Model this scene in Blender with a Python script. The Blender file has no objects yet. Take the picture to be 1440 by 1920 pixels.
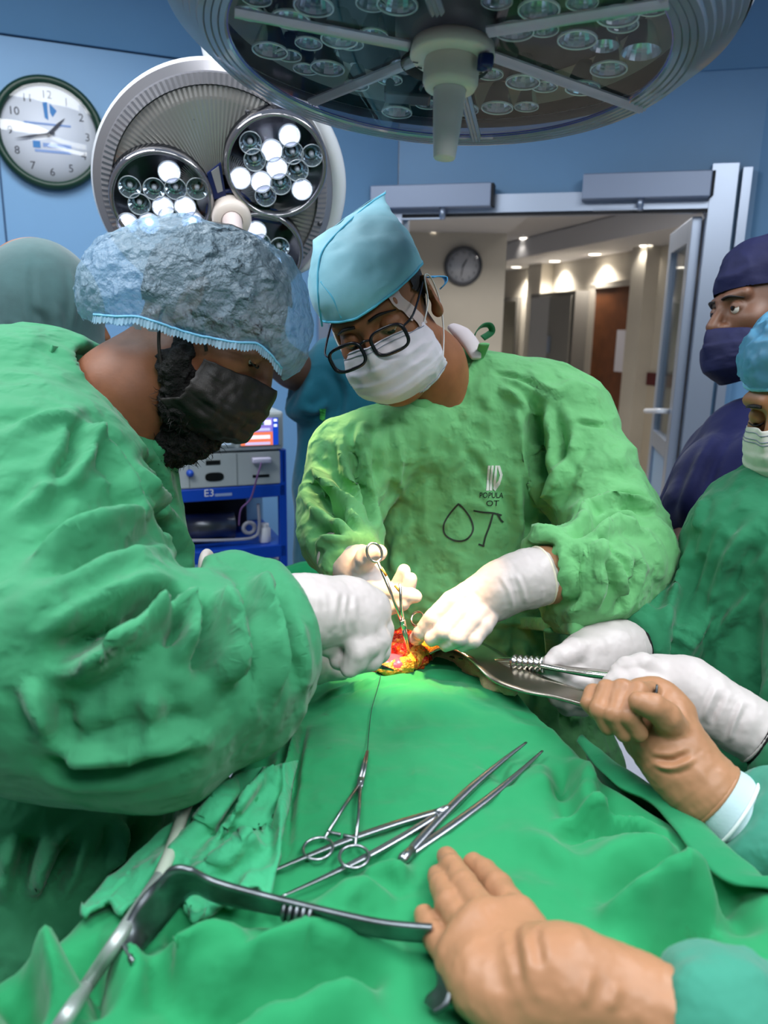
import bpy, bmesh, math, random
import numpy as np
from mathutils import Vector, Matrix
from mathutils.bvhtree import BVHTree

random.seed(7)
SC = bpy.context.scene
COL = SC.collection

# ------------------------------------------------------------------ camera
FPX, CX, CY = 1420.0, 720.0, 960.0
PITCH, ROLL, EYE = math.radians(13.6), math.radians(1.0), 1.55
_cam = bpy.data.cameras.new('camera')
_cam.sensor_fit = 'VERTICAL'
_cam.sensor_height = 36.0
_cam.lens = FPX / 1920.0 * 36.0
_cam.clip_start = 0.02
_cam.dof.use_dof = True
_cam.dof.focus_distance = 1.12
_cam.dof.aperture_fstop = _cam.lens / 1000.0 / 0.0052
CAM = bpy.data.objects.new('camera', _cam)
COL.objects.link(CAM)
_R = Matrix.Rotation(math.pi / 2 - PITCH, 4, 'X') @ Matrix.Rotation(ROLL, 4, 'Z')
CAM.matrix_world = Matrix.Translation((0, 0, EYE)) @ _R
SC.camera = CAM
MC = np.array(_R.to_3x3())
CO = np.array([0, 0, EYE])

# ------------------------------------------------------------------ world, lights, exposure
SC.view_settings.view_transform = 'Standard'
SC.view_settings.look = 'None'
SC.view_settings.gamma = 1.0
SC.view_settings.use_curve_mapping = False
SC.view_settings.exposure = 0.0
SC.cycles.max_bounces = 5
SC.cycles.diffuse_bounces = 3
SC.cycles.glossy_bounces = 3
SC.cycles.transparent_max_bounces = 10
SC.cycles.caustics_reflective = False
SC.cycles.caustics_refractive = False
W = bpy.data.worlds.new('world')
SC.world = W
W.use_nodes = True
W.node_tree.nodes['Background'].inputs[0].default_value = (0.82, 0.9, 1.0, 1)
W.node_tree.nodes['Background'].inputs[1].default_value = 0.11


def area_light(name, loc, size, power, color, aim=None):
    l = bpy.data.lights.new(name, 'AREA')
    l.shape = 'RECTANGLE'
    l.size, l.size_y = size
    l.energy = power
    l.color = color
    o = bpy.data.objects.new(name, l)
    o.location = loc
    if aim is not None:
        o.rotation_euler = (Vector(aim) - Vector(loc)).to_track_quat('-Z', 'Y').to_euler()
    COL.objects.link(o)
    return o


# recessed ceiling panels of the theatre
area_light('ceiling_panel_light', (-1.05, 0.75, 2.79), (1.2, 0.6), 40, (0.93, 0.97, 1.0))
area_light('ceiling_panel_light', (1.15, 0.9, 2.79), (0.6, 1.2), 32, (0.93, 0.97, 1.0))
area_light('ceiling_panel_light', (0.15, 0.05, 2.79), (1.2, 0.5), 17, (0.95, 0.98, 1.0))
area_light('ceiling_panel_light', (0.75, -0.75, 2.79), (1.2, 0.5), 34, (0.95, 0.98, 1.0))
area_light('ceiling_panel_light', (-0.9, 2.2, 2.79), (1.2, 0.6), 26, (0.93, 0.97, 1.0))


# ------------------------------------------------------------------ pixel <-> place
def P(px, py, d):
    """point seen at photo pixel (px,py) standing d metres in front of the lens"""
    return CO + MC @ np.array([(px - CX) / FPX * d, -(py - CY) / FPX * d, -d])


def DIR(px, py):
    v = MC @ np.array([(px - CX) / FPX, -(py - CY) / FPX, -1.0])
    return v / np.linalg.norm(v)


def OnZ(px, py, z):
    v = DIR(px, py)
    return CO + v * ((z - CO[2]) / v[2])


def OnPlane(px, py, o, n):
    v = DIR(px, py)
    o = np.asarray(o, float)
    return CO + v * (np.dot(o - CO, n) / np.dot(v, n))


def camvec(x, y, z):
    """direction given in the lens frame (right, up, towards viewer)"""
    v = MC @ np.array([x, y, z], float)
    return v / np.linalg.norm(v)


def proj(V):
    q = (V - CO) @ MC
    return np.stack([CX + FPX * q[:, 0] / -q[:, 2], CY - FPX * q[:, 1] / -q[:, 2], -q[:, 2]], 1)


# ------------------------------------------------------------------ object helpers
WO = {}


def link(o):
    COL.objects.link(o)
    return o


def thing(name, label, cat, loc, group=None):
    o = bpy.data.objects.new(name, None)
    o.location = tuple(float(c) for c in loc)
    o.empty_display_size = 0.05
    link(o)
    o['label'] = label
    o['category'] = cat
    if group:
        o['group'] = group
    WO[o.name] = np.array(loc, float)
    return o


def tag(o, label, cat, group=None, kind=None):
    if label:
        o['label'] = label
    if cat:
        o['category'] = cat
    if group:
        o['group'] = group
    if kind:
        o['kind'] = kind
    return o


def mesh(name, V, F, mat, parent=None, smooth=True, origin=None):
    V = np.asarray(V, float)
    if parent is not None:
        org = WO[parent.name]
    elif origin is not None:
        org = np.asarray(origin, float)
    else:
        lo, hi = V.min(0), V.max(0)
        org = np.array([(lo[0] + hi[0]) / 2, (lo[1] + hi[1]) / 2, lo[2]])
    me = bpy.data.meshes.new(name)
    if isinstance(F, np.ndarray):
        F = F.tolist()
    me.from_pydata((V - org).tolist(), [], F)
    me.update()
    if smooth:
        me.polygons.foreach_set('use_smooth', [True] * len(me.polygons))
    if mat is not None:
        me.materials.append(mat)
    o = bpy.data.objects.new(name, me)
    link(o)
    if parent is not None:
        o.parent = parent
    else:
        o.location = org.tolist()
    WO[o.name] = org
    return o


def instance(name, src, parent, M):
    """a further piece sharing src's mesh, placed by 4x4 matrix M in world space"""
    o = bpy.data.objects.new(name, src)
    link(o)
    if parent is not None:
        o.parent = parent
        M = Matrix.Translation(-Vector(WO[parent.name])) @ M
    o.matrix_local = M
    WO[o.name] = np.array(M.translation)
    return o


def cat_mesh(parts):
    Vs, Fs, n = [], [], 0
    for V, F in parts:
        V = np.asarray(V, float)
        Vs.append(V)
        Fs += [[i + n for i in f] for f in (F.tolist() if isinstance(F, np.ndarray) else F)]
        n += len(V)
    return np.concatenate(Vs), Fs


# ------------------------------------------------------------------ plain shapes (return V,F)
def box(c, s, R=None, bev=0.0):
    c = np.asarray(c, float)
    h = np.asarray(s, float) / 2
    if bev > 0:
        b = min(bev, *(h * 0.9))
        bm = bmesh.new()
        bmesh.ops.create_cube(bm, size=1.0)
        for v in bm.verts:
            v.co = Vector((v.co.x * 2 * h[0], v.co.y * 2 * h[1], v.co.z * 2 * h[2]))
        bmesh.ops.bevel(bm, geom=list(bm.edges), offset=b, segments=2, affect='EDGES', profile=0.5)
        V = np.array([v.co[:] for v in bm.verts])
        bm.verts.index_update()
        F = [[v.index for v in f.verts] for f in bm.faces]
        bm.free()
    else:
        V = np.array([[x, y, z] for x in (-h[0], h[0]) for y in (-h[1], h[1]) for z in (-h[2], h[2])])
        F = [[0, 1, 3, 2], [4, 6, 7, 5], [0, 4, 5, 1], [2, 3, 7, 6], [0, 2, 6, 4], [1, 5, 7, 3]]
    if R is not None:
        V = V @ np.asarray(R, float).T
    return V + c, F


def frame(n, up=(0, 0, 1)):
    n = np.asarray(n, float)
    n = n / np.linalg.norm(n)
    u = np.asarray(up, float)
    if abs(np.dot(u, n)) > 0.98:
        u = np.array([0, 1.0, 0])
    x = np.cross(u, n)
    x /= np.linalg.norm(x)
    return np.stack([x, np.cross(n, x), n], 1)      # columns x,y,z(=n)


def lathe(prof, seg=48, R=None, o=(0, 0, 0), cap0=False, cap1=False, a0=0.0):
    """prof: list of (r,z); revolve about local z"""
    n = len(prof)
    a = a0 + np.arange(seg) * 2 * math.pi / seg
    V = np.array([[r * math.cos(t), r * math.sin(t), z] for (r, z) in prof for t in a])
    F = []
    for i in range(n - 1):
        for j in range(seg):
            k = (j + 1) % seg
            F.append([i * seg + j, i * seg + k, (i + 1) * seg + k, (i + 1) * seg + j])
    if cap0:
        F.append(list(range(seg))[::-1])
    if cap1:
        F.append([(n - 1) * seg + j for j in range(seg)])
    if R is not None:
        V = V @ np.asarray(R).T
    return V + np.asarray(o, float), F


def resample(pts, n):
    pts = np.asarray(pts, float)
    # catmull-rom through the points
    out = []
    m = len(pts)
    for t in np.linspace(0, m - 1, n):
        i = min(int(t), m - 2)
        u = t - i
        p0, p1, p2, p3 = pts[max(i - 1, 0)], pts[i], pts[i + 1], pts[min(i + 2, m - 1)]
        out.append(0.5 * ((2 * p1) + (-p0 + p2) * u + (2 * p0 - 5 * p1 + 4 * p2 - p3) * u * u + (-p0 + 3 * p1 - 3 * p2 + p3) * u ** 3))
    return np.array(out)


def frames_along(pts, up=None):
    pts = np.asarray(pts, float)
    T = np.gradient(pts, axis=0)
    T /= np.linalg.norm(T, axis=1)[:, None] + 1e-12
    fr = []
    if up is None:
        up = np.array([0, 0, 1.0]) if abs(T[0][2]) < 0.9 else np.array([1.0, 0, 0])
    x = np.cross(up, T[0])
    x /= np.linalg.norm(x)
    for t in T:
        x = x - np.dot(x, t) * t
        x /= np.linalg.norm(x)
        fr.append((x.copy(), np.cross(t, x), t))
    return fr


def tube(pts, r, seg=12, n=None, caps=True, sect=None, up=None):
    """swept section; r scalar/list; sect: (m,2) unit section (else circle)"""
    k = len(pts)
    if n:
        rr = np.asarray([r] * k if np.isscalar(r) else r, float)
        rr = np.interp(np.linspace(0, k - 1, n), np.arange(k), rr)
        pts = resample(pts, n)
    else:
        pts = np.asarray(pts, float)
        rr = np.asarray([r] * k if np.isscalar(r) else r, float)
    if sect is None:
        a = np.arange(seg) * 2 * math.pi / seg
        sect = np.stack([np.cos(a), np.sin(a)], 1)
    sect = np.asarray(sect, float)
    m = len(sect)
    fr = frames_along(pts, up)
    V = np.concatenate([p + q * (sect[:, :1] * x + sect[:, 1:] * y) for p, q, (x, y, t) in zip(pts, rr, fr)])
    F = []
    for i in range(len(pts) - 1):
        for j in range(m):
            jj = (j + 1) % m
            F.append([i * m + j, i * m + jj, (i + 1) * m + jj, (i + 1) * m + j])
    if caps:
        F.append(list(range(m))[::-1])
        F.append([(len(pts) - 1) * m + j for j in range(m)])
    return V, F


def xf(VF, R=None, o=(0, 0, 0), s=1.0):
    V, F = VF
    V = np.asarray(V) * s
    if R is not None:
        V = V @ np.asarray(R).T
    return V + np.asarray(o, float), F


_font_cache = {}


def text_outline(txt, size=1.0):
    """filled letters as flat triangles in the xy plane"""
    cu = bpy.data.curves.new('lettering', 'FONT')
    cu.body = txt
    cu.size = size
    cu.align_x = 'CENTER'
    cu.align_y = 'CENTER'
    cu.resolution_u = 3
    o = bpy.data.objects.new('lettering', cu)
    COL.objects.link(o)
    dg = bpy.context.evaluated_depsgraph_get()
    me = bpy.data.meshes.new_from_object(o.evaluated_get(dg))
    V = np.array([v.co[:] for v in me.vertices]) if len(me.vertices) else np.zeros((0, 3))
    F = [list(p.vertices) for p in me.polygons]
    bpy.data.objects.remove(o)
    bpy.data.curves.remove(cu)
    bpy.data.meshes.remove(me)
    return V, F


# ------------------------------------------------------------------ noise
_rng = np.random.RandomState(3)
_perm = _rng.permutation(256)
_perm = np.concatenate([_perm, _perm, _perm])
_val = _rng.rand(256) * 2 - 1


def vnoise(p):
    p = np.asarray(p, float)
    i = np.floor(p).astype(int)
    f = p - i
    f = f * f * f * (f * (f * 6 - 15) + 10)
    i &= 255
    x, y, z = i[:, 0], i[:, 1], i[:, 2]
    r = 0
    for dx in (0, 1):
        wx = f[:, 0] if dx else 1 - f[:, 0]
        for dy in (0, 1):
            wy = f[:, 1] if dy else 1 - f[:, 1]
            for dz in (0, 1):
                wz = f[:, 2] if dz else 1 - f[:, 2]
                h = _perm[_perm[_perm[(x + dx) & 255] + ((y + dy) & 255)] + ((z + dz) & 255)]
                r = r + wx * wy * wz * _val[h]
    return r


def fbm(p, oct=3):
    r, a = 0, 1.0
    for k in range(oct):
        r = r + a * vnoise(p * (2.0 ** k) + 17.3 * k)
        a *= 0.5
    return r


def ridged(p, oct=2):
    r, a = 0, 1.0
    for k in range(oct):
        r = r + a * (1.05 - 2 * np.sqrt(vnoise(p * (2.0 ** k) + 9.1 * k) ** 2 + 0.006))
        a *= 0.5
    return r


# ------------------------------------------------------------------ distance-field modelling
class Field:
    def __init__(s, res):
        s.res = res
        s.ops = []

    def _add(s, kind, lo, hi, fn, k, op):
        s.ops.append((lo, hi, fn, k, op))
        return s

    def cap(s, a, b, ra, rb, k=0.01, op='u'):
        a, b = np.asarray(a, float), np.asarray(b, float)
        r = max(ra, rb)

        def fn(p):
            ab = b - a
            t = np.clip(((p - a) @ ab) / (ab @ ab + 1e-12), 0, 1)
            q = p - a - t[..., None] * ab
            return np.sqrt((q * q).sum(-1)) - (ra + (rb - ra) * t)
        return s._add('cap', np.minimum(a, b) - r, np.maximum(a, b) + r, fn, k, op)

    def chain(s, pts, rad, k=0.01, op='u'):
        for i in range(len(pts) - 1):
            s.cap(pts[i], pts[i + 1], rad[i], rad[i + 1], k, op)
        return s

    def ell(s, c, r, R=None, k=0.01, op='u'):
        c, r = np.asarray(c, float), np.asarray(r, float)
        R = np.eye(3) if R is None else np.asarray(R, float)
        m = np.abs(R) @ r if R is not None else r

        def fn(p):
            q = (p - c) @ R
            k0 = np.sqrt(((q / r) ** 2).sum(-1))
            k1 = np.sqrt(((q / (r * r)) ** 2).sum(-1)) + 1e-9
            return np.where(k0 < 1e-4, -r.min(), k0 * (k0 - 1) / k1)
        return s._add('ell', c - m, c + m, fn, k, op)

    def ecap(s, a, b, ra, rb, side, flat, k=0.01, op='u'):
        """tapered capsule squashed by `flat` along direction `side`"""
        a, b = np.asarray(a, float), np.asarray(b, float)
        side = np.asarray(side, float)
        side = side / np.linalg.norm(side)
        r = max(ra, rb)

        def fn(p):
            ab = b - a
            t = np.clip(((p - a) @ ab) / (ab @ ab + 1e-12), 0, 1)
            q = p - a - t[..., None] * ab
            c = q @ side
            q2 = (q * q).sum(-1) - c * c + (c / flat) ** 2
            return (np.sqrt(np.maximum(q2, 0)) - (ra + (rb - ra) * t)) * (0.5 + 0.5 * min(flat, 1.0))
        return s._add('ecap', np.minimum(a, b) - r, np.maximum(a, b) + r, fn, k, op)

    def rbox(s, c, h, R=None, rad=0.005, k=0.01, op='u'):
        c, h = np.asarray(c, float), np.asarray(h, float)
        R = np.eye(3) if R is None else np.asarray(R, float)
        m = np.abs(R) @ h

        def fn(p):
            q = np.abs((p - c) @ R) - (h - rad)
            return np.sqrt((np.maximum(q, 0) ** 2).sum(-1)) + np.minimum(q.max(-1), 0) - rad
        return s._add('rbox', c - m, c + m, fn, k, op)

    def cutend(s, c, axis, L=0.05, w=0.12, k=0.006):
        """square off a sleeve at c: remove a block of length L beyond it"""
        axis = np.asarray(axis, float) / np.linalg.norm(axis)
        return s.rbox(np.asarray(c) + axis * L / 2, (w, w, L / 2), frame(axis), 0.002, k, 's')

    def half(s, o, n, k=0.0, op='i'):
        """keep the side opposite to n"""
        o, n = np.asarray(o, float), np.asarray(n, float)
        n = n / np.linalg.norm(n)
        return s._add('half', None, None, lambda p: (p - o) @ n, k, op)

    def mesh(s, smooth=2, warp=None):
        us = [o for o in s.ops if o[4] == 'u']
        lo = np.min([o[0] for o in us], 0) - s.res * 3
        hi = np.max([o[1] for o in us], 0) + s.res * 3
        n = np.ceil((hi - lo) / s.res).astype(int) + 1
        f = np.full(n, 0.5, np.float32)
        ax = [lo[i] + np.arange(n[i]) * s.res for i in range(3)]
        for (l, h, fn, k, op) in s.ops:
            if l is None:
                sl = [slice(0, n[i]) for i in range(3)]
            else:
                m = k + s.res * 3
                a = np.clip(np.floor((l - m - lo) / s.res).astype(int), 0, n)
                b = np.clip(np.ceil((h + m - lo) / s.res).astype(int) + 1, 0, n)
                if np.any(b <= a):
                    continue
                sl = [slice(a[i], b[i]) for i in range(3)]
            g = np.stack(np.meshgrid(*[ax[i][sl[i]] for i in range(3)], indexing='ij'), -1)
            d = fn(g)
            cur = f[tuple(sl)]
            if op == 'u':
                r = np.minimum(cur, d)
                if k > 0:
                    hh = np.maximum(k - np.abs(cur - d), 0) / k
                    r = r - hh * hh * k * 0.25
            else:
                e = -d if op == 's' else d
                r = np.maximum(cur, e)
                if k > 0:
                    hh = np.maximum(k - np.abs(cur - e), 0) / k
                    r = r + hh * hh * k * 0.25
            f[tuple(sl)] = r
        V, F = surface_nets(f, lo, s.res)
        if smooth:
            V = taubin(V, F, smooth)
        return V, F


def surface_nets(f, o, h):
    s = f < 0
    nx, ny, nz = f.shape
    offs = [(i, j, k) for i in (0, 1) for j in (0, 1) for k in (0, 1)]
    cnt = np.zeros((nx - 1, ny - 1, nz - 1), np.int8)
    for (i, j, k) in offs:
        cnt += s[i:nx - 1 + i, j:ny - 1 + j, k:nz - 1 + k]
    mask = (cnt > 0) & (cnt < 8)
    ijk = np.argwhere(mask)
    idx = -np.ones(mask.shape, np.int64)
    idx[mask] = np.arange(len(ijk))
    val = np.stack([f[ijk[:, 0] + i, ijk[:, 1] + j, ijk[:, 2] + k] for (i, j, k) in offs], 1).astype(float)
    acc = np.zeros((len(ijk), 3))
    num = np.zeros(len(ijk))
    oa = np.array(offs, float)
    for a in range(8):
        for b in range(a + 1, 8):
            if np.abs(oa[a] - oa[b]).sum() != 1:
                continue
            m = (val[:, a] < 0) != (val[:, b] < 0)
            t = val[m, a] / (val[m, a] - val[m, b])
            acc[m] += oa[a] + t[:, None] * (oa[b] - oa[a])
            num[m] += 1
    V = (ijk + acc / num[:, None]) * h + o
    F = []
    for ax in range(3):
        u, v = (ax + 1) % 3, (ax + 2) % 3
        sl0 = [slice(None)] * 3
        sl1 = [slice(None)] * 3
        sl0[ax] = slice(0, -1)
        sl1[ax] = slice(1, None)
        ch = s[tuple(sl0)] != s[tuple(sl1)]
        e = np.argwhere(ch)
        e = e[(e[:, u] > 0) & (e[:, v] > 0) & (e[:, u] < f.shape[u] - 1) & (e[:, v] < f.shape[v] - 1)]
        ins = s[e[:, 0], e[:, 1], e[:, 2]]

        def cell(du, dv):
            c = e.copy()
            c[:, u] += du
            c[:, v] += dv
            return idx[c[:, 0], c[:, 1], c[:, 2]]
        q = np.stack([cell(-1, -1), cell(0, -1), cell(0, 0), cell(-1, 0)], 1)
        q[~ins] = q[~ins][:, ::-1]
        F.append(q)
    F = np.concatenate(F)
    F = F[(F >= 0).all(1)]
    return V, F


def edges_of(F):
    F = np.asarray(F)
    m = F.shape[1]
    return np.concatenate([np.stack([F[:, i], F[:, (i + 1) % m]], 1) for i in range(m)])


def taubin(V, F, it=2, lam=0.55, mu=-0.57):
    E = edges_of(F)
    n = len(V)
    a, b = E[:, 0], E[:, 1]
    deg = np.bincount(a, minlength=n) + np.bincount(b, minlength=n)
    deg = np.maximum(deg, 1)[:, None]
    for _ in range(it):
        for w in (lam, mu):
            s = np.stack([np.bincount(a, V[b, c], n) + np.bincount(b, V[a, c], n) for c in range(3)], 1)
            V = V + w * (s / deg - V)
    return V


def laplace(V, F, it=1, w=0.5):
    E = edges_of(F)
    n = len(V)
    a, b = E[:, 0], E[:, 1]
    deg = np.maximum(np.bincount(a, minlength=n) + np.bincount(b, minlength=n), 1)[:, None]
    for _ in range(it):
        s = np.stack([np.bincount(a, V[b, c], n) + np.bincount(b, V[a, c], n) for c in range(3)], 1)
        V = V + w * (s / deg - V)
    return V


def vnormals(V, F):
    F = np.asarray(F)
    a, b, c = V[F[:, 0]], V[F[:, 1]], V[F[:, 2]]
    fn = np.cross(b - a, c - a)
    if F.shape[1] == 4:
        fn = fn + np.cross(c - a, V[F[:, 3]] - a)
    N = np.zeros_like(V)
    for k in range(F.shape[1]):
        for c in range(3):
            N[:, c] += np.bincount(F[:, k], fn[:, c], len(V))
    return N / (np.linalg.norm(N, axis=1)[:, None] + 1e-15)


def bvh(V, F):
    return BVHTree.FromPolygons([tuple(v) for v in V], F.tolist() if isinstance(F, np.ndarray) else F)


def hit(tree, px, py):
    h = tree.ray_cast(Vector(CO), Vector(DIR(px, py)))
    return (np.array(h[0]), np.array(h[1])) if h[0] is not None else (None, None)


def polydist(V, poly):
    """distance of V to a polyline and position 0..1 along it"""
    best = np.full(len(V), 1e9)
    pos = np.zeros(len(V))
    L = np.linalg.norm(np.diff(poly, axis=0), axis=1)
    tot = L.sum() + 1e-9
    acc = 0
    for i in range(len(poly) - 1):
        a, b = poly[i], poly[i + 1]
        ab = b - a
        t = np.clip((V - a) @ ab / (ab @ ab + 1e-12), 0, 1)
        d = np.linalg.norm(V - a - t[:, None] * ab, axis=1)
        m = d < best
        best[m] = d[m]
        pos[m] = (acc + t[m] * L[i]) / tot
        acc += L[i]
    return best, pos


def fold(V, F, lines, N=None):
    """lines: (list of photo px polyline, width m, amplitude m) -> creases raised / sunk along the cloth's surface"""
    tree = bvh(V, F)
    N = vnormals(V, F) if N is None else N
    D = np.zeros(len(V))
    for (pl, w, amp) in lines:
        pts = []
        pl = resample([(a, b, 0) for a, b in pl], max(len(pl) * 4, 6))[:, :2]
        for (a, b) in pl:
            h, _ = hit(tree, a, b)
            if h is not None:
                pts.append(h)
        if len(pts) < 2:
            continue
        pts = np.array(pts)
        lo, hi = pts.min(0) - w * 4, pts.max(0) + w * 4
        m = np.all((V > lo) & (V < hi), axis=1)
        if not m.any():
            continue
        d, s = polydist(V[m], pts)
        tap = np.minimum(1, np.minimum(s, 1 - s) * 3.2)
        tap = tap * tap * (3 - 2 * tap)
        x = d / w
        D[m] += amp * tap * (np.exp(-x * x) - 0.35 * np.exp(-(x - 1.9) ** 2 * 1.2))
    return V + N * D[:, None]


def limb_wrinkle(V, N, a, b, amp, freq, reach, seed=0.0, perp=0.3, power=1.0):
    """folds that run round a limb from a to b"""
    a, b = np.asarray(a, float), np.asarray(b, float)
    ab = b - a
    L = np.linalg.norm(ab)
    ax = ab / L
    t = (V - a) @ ax
    q = V - a - t[:, None] * ax
    d = np.linalg.norm(V - a - np.clip(t, 0, L)[:, None] * ax, axis=1)
    w = np.clip(1 - (d - reach * 0.7) / (reach * 0.3), 0, 1)
    w *= np.clip((t + 0.25 * L) / (0.3 * L), 0, 1) * np.clip((1.25 * L - t) / (0.3 * L), 0, 1)
    Fm = frame(ax)
    loc = np.stack([q @ Fm[:, 0] * perp, q @ Fm[:, 1] * perp, t], 1) * freq
    warp = np.stack([vnoise(V * 9 + seed), vnoise(V * 9 + seed + 31), vnoise(V * 9 + seed + 57)], 1) * 0.55
    r = ridged(loc + warp + seed, 2)
    return V + N * (amp * w * r)[:, None]


def crumple(V, N, amp, freq, seed=0.0):
    w = np.stack([vnoise(V * freq * 0.7 + seed), vnoise(V * freq * 0.7 + seed + 11), vnoise(V * freq * 0.7 + seed + 23)], 1)
    return V + N * (amp * ridged(V * freq + w * 0.8 + seed, 2))[:, None]


# ------------------------------------------------------------------ materials
def lin(c):
    if isinstance(c, str):
        c = [int(c[i:i + 2], 16) / 255 for i in (0, 2, 4)]
    return tuple(x / 12.92 if x <= 0.04045 else ((x + 0.055) / 1.055) ** 2.4 for x in c)


MATS = {}


def mat(name, col, rough=0.5, metal=0.0, spec=0.5, var=0.0, vscale=8.0, bumps=(), sheen=0.0, sss=0.0, sssc=None,
        trans=0.0, ior=1.45, emit=None, estr=0.0, alpha=1.0, coat=0.0, spots=None, coords='Object'):
    if name in MATS:
        return MATS[name]
    m = bpy.data.materials.new(name)
    m.use_nodes = True
    nt = m.node_tree
    N, L = nt.nodes, nt.links
    b = N['Principled BSDF']
    c = lin(col)
    b.inputs['Base Color'].default_value = (*c, 1)
    b.inputs['Roughness'].default_value = rough
    b.inputs['Metallic'].default_value = metal
    b.inputs['Specular IOR Level'].default_value = spec
    b.inputs['IOR'].default_value = ior
    b.inputs['Transmission Weight'].default_value = trans
    b.inputs['Alpha'].default_value = alpha
    b.inputs['Coat Weight'].default_value = coat
    if sheen:
        b.inputs['Sheen Weight'].default_value = sheen
        b.inputs['Sheen Roughness'].default_value = 0.5
    if sss and False:
        b.inputs['Subsurface Weight'].default_value = sss
        b.inputs['Subsurface Radius'].default_value = sssc or (0.01, 0.004, 0.002)
        b.inputs['Subsurface Scale'].default_value = 1.0
    if emit is not None:
        b.inputs['Emission Color'].default_value = (*lin(emit), 1)
        b.inputs['Emission Strength'].default_value = estr
    tc = N.new('ShaderNodeTexCoord')
    src = None
    if var > 0:
        nz = N.new('ShaderNodeTexNoise')
        nz.inputs['Scale'].default_value = vscale
        nz.inputs['Detail'].default_value = 4
        L.new(tc.outputs[coords], nz.inputs['Vector'])
        rp = N.new('ShaderNodeValToRGB')
        rp.color_ramp.elements[0].position = 0.3
        rp.color_ramp.elements[1].position = 0.7
        rp.color_ramp.elements[0].color = (*[x * (1 - var) for x in c], 1)
        rp.color_ramp.elements[1].color = (*[min(1, x * (1 + var)) for x in c], 1)
        L.new(nz.outputs['Fac'], rp.inputs['Fac'])
        src = rp.outputs['Color']
        L.new(src, b.inputs['Base Color'])
    if spots is not None:
        # stains with a shape of their own: (colour, scale, threshold, strength)
        for (sc_, scale, th, st) in spots:
            nz = N.new('ShaderNodeTexNoise')
            nz.inputs['Scale'].default_value = scale
            nz.inputs['Detail'].default_value = 5
            nz.inputs['Roughness'].default_value = 0.65
            L.new(tc.outputs[coords], nz.inputs['Vector'])
            rp = N.new('ShaderNodeValToRGB')
            rp.color_ramp.elements[0].position = th
            rp.color_ramp.elements[1].position = min(1, th + 0.06)
            rp.color_ramp.elements[0].color = (0, 0, 0, 1)
            rp.color_ramp.elements[1].color = (st, st, st, 1)
            L.new(nz.outputs['Fac'], rp.inputs['Fac'])
            mx = N.new('ShaderNodeMix')
            mx.data_type = 'RGBA'
            L.new(rp.outputs['Color'], mx.inputs['Factor'])
            if src is not None:
                L.new(src, mx.inputs['A'])
            else:
                mx.inputs['A'].default_value = (*c, 1)
            mx.inputs['B'].default_value = (*lin(sc_), 1)
            src = mx.outputs['Result']
            L.new(src, b.inputs['Base Color'])
    prev = None
    for (kind, scale, strength, dist) in bumps:
        if kind == 'noise':
            t = N.new('ShaderNodeTexNoise')
            t.inputs['Scale'].default_value = scale
            t.inputs['Detail'].default_value = 3
            out = t.outputs['Fac']
        elif kind == 'crumple':
            # sharp creases like pressed cotton
            t = N.new('ShaderNodeTexNoise')
            t.noise_type = 'RIDGED_MULTIFRACTAL'
            t.inputs['Scale'].default_value = scale * 0.45
            t.inputs['Detail'].default_value = 2.0
            t.inputs['Roughness'].default_value = 0.5
            w = N.new('ShaderNodeTexNoise')
            w.inputs['Scale'].default_value = scale * 0.6
            w.inputs['Detail'].default_value = 2
            L.new(tc.outputs[coords], w.inputs['Vector'])
            sc2 = N.new('ShaderNodeVectorMath')
            sc2.operation = 'MULTIPLY_ADD'
            sc2.inputs[1].default_value = (2.2 / scale,) * 3
            L.new(w.outputs['Color'], sc2.inputs[0])
            L.new(tc.outputs[coords], sc2.inputs[2])
            L.new(sc2.outputs[0], t.inputs['Vector'])
            out = t.outputs['Fac']
        elif kind == 'wave':
            t = N.new('ShaderNodeTexWave')
            t.inputs['Scale'].default_value = scale
            t.inputs['Distortion'].default_value = 0.5
            out = t.outputs['Fac']
        if kind != 'crumple':
            L.new(tc.outputs[coords], t.inputs['Vector'])
        bp = N.new('ShaderNodeBump')
        bp.inputs['Strength'].default_value = strength
        bp.inputs['Distance'].default_value = dist
        L.new(out, bp.inputs['Height'])
        if prev is not None:
            L.new(prev, bp.inputs['Normal'])
        prev = bp.outputs['Normal']
    if prev is not None:
        L.new(prev, b.inputs['Normal'])
    MATS[name] = m
    return m


def membrane(name, col, through, rough=0.4, bumps=(), tint=None):
    """thin see-through sheet: mix of a real surface and a transparent one"""
    if name in MATS:
        return MATS[name]
    m = mat(name, col, rough, bumps=bumps)
    nt = m.node_tree
    N, L = nt.nodes, nt.links
    out = N['Material Output']
    b = N['Principled BSDF']
    tr = N.new('ShaderNodeBsdfTransparent')
    tr.inputs[0].default_value = (*(lin(tint) if tint else (1, 1, 1)), 1)
    tl = N.new('ShaderNodeBsdfTranslucent')
    tl.inputs[0].default_value = (*lin(col), 1)
    m1 = N.new('ShaderNodeMixShader')
    m1.inputs[0].default_value = 0.3
    L.new(b.outputs[0], m1.inputs[1])
    L.new(tl.outputs[0], m1.inputs[2])
    m2 = N.new('ShaderNodeMixShader')
    m2.inputs[0].default_value = through
    L.new(m1.outputs[0], m2.inputs[1])
    L.new(tr.outputs[0], m2.inputs[2])
    L.new(m2.outputs[0], out.inputs['Surface'])
    return m


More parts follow.
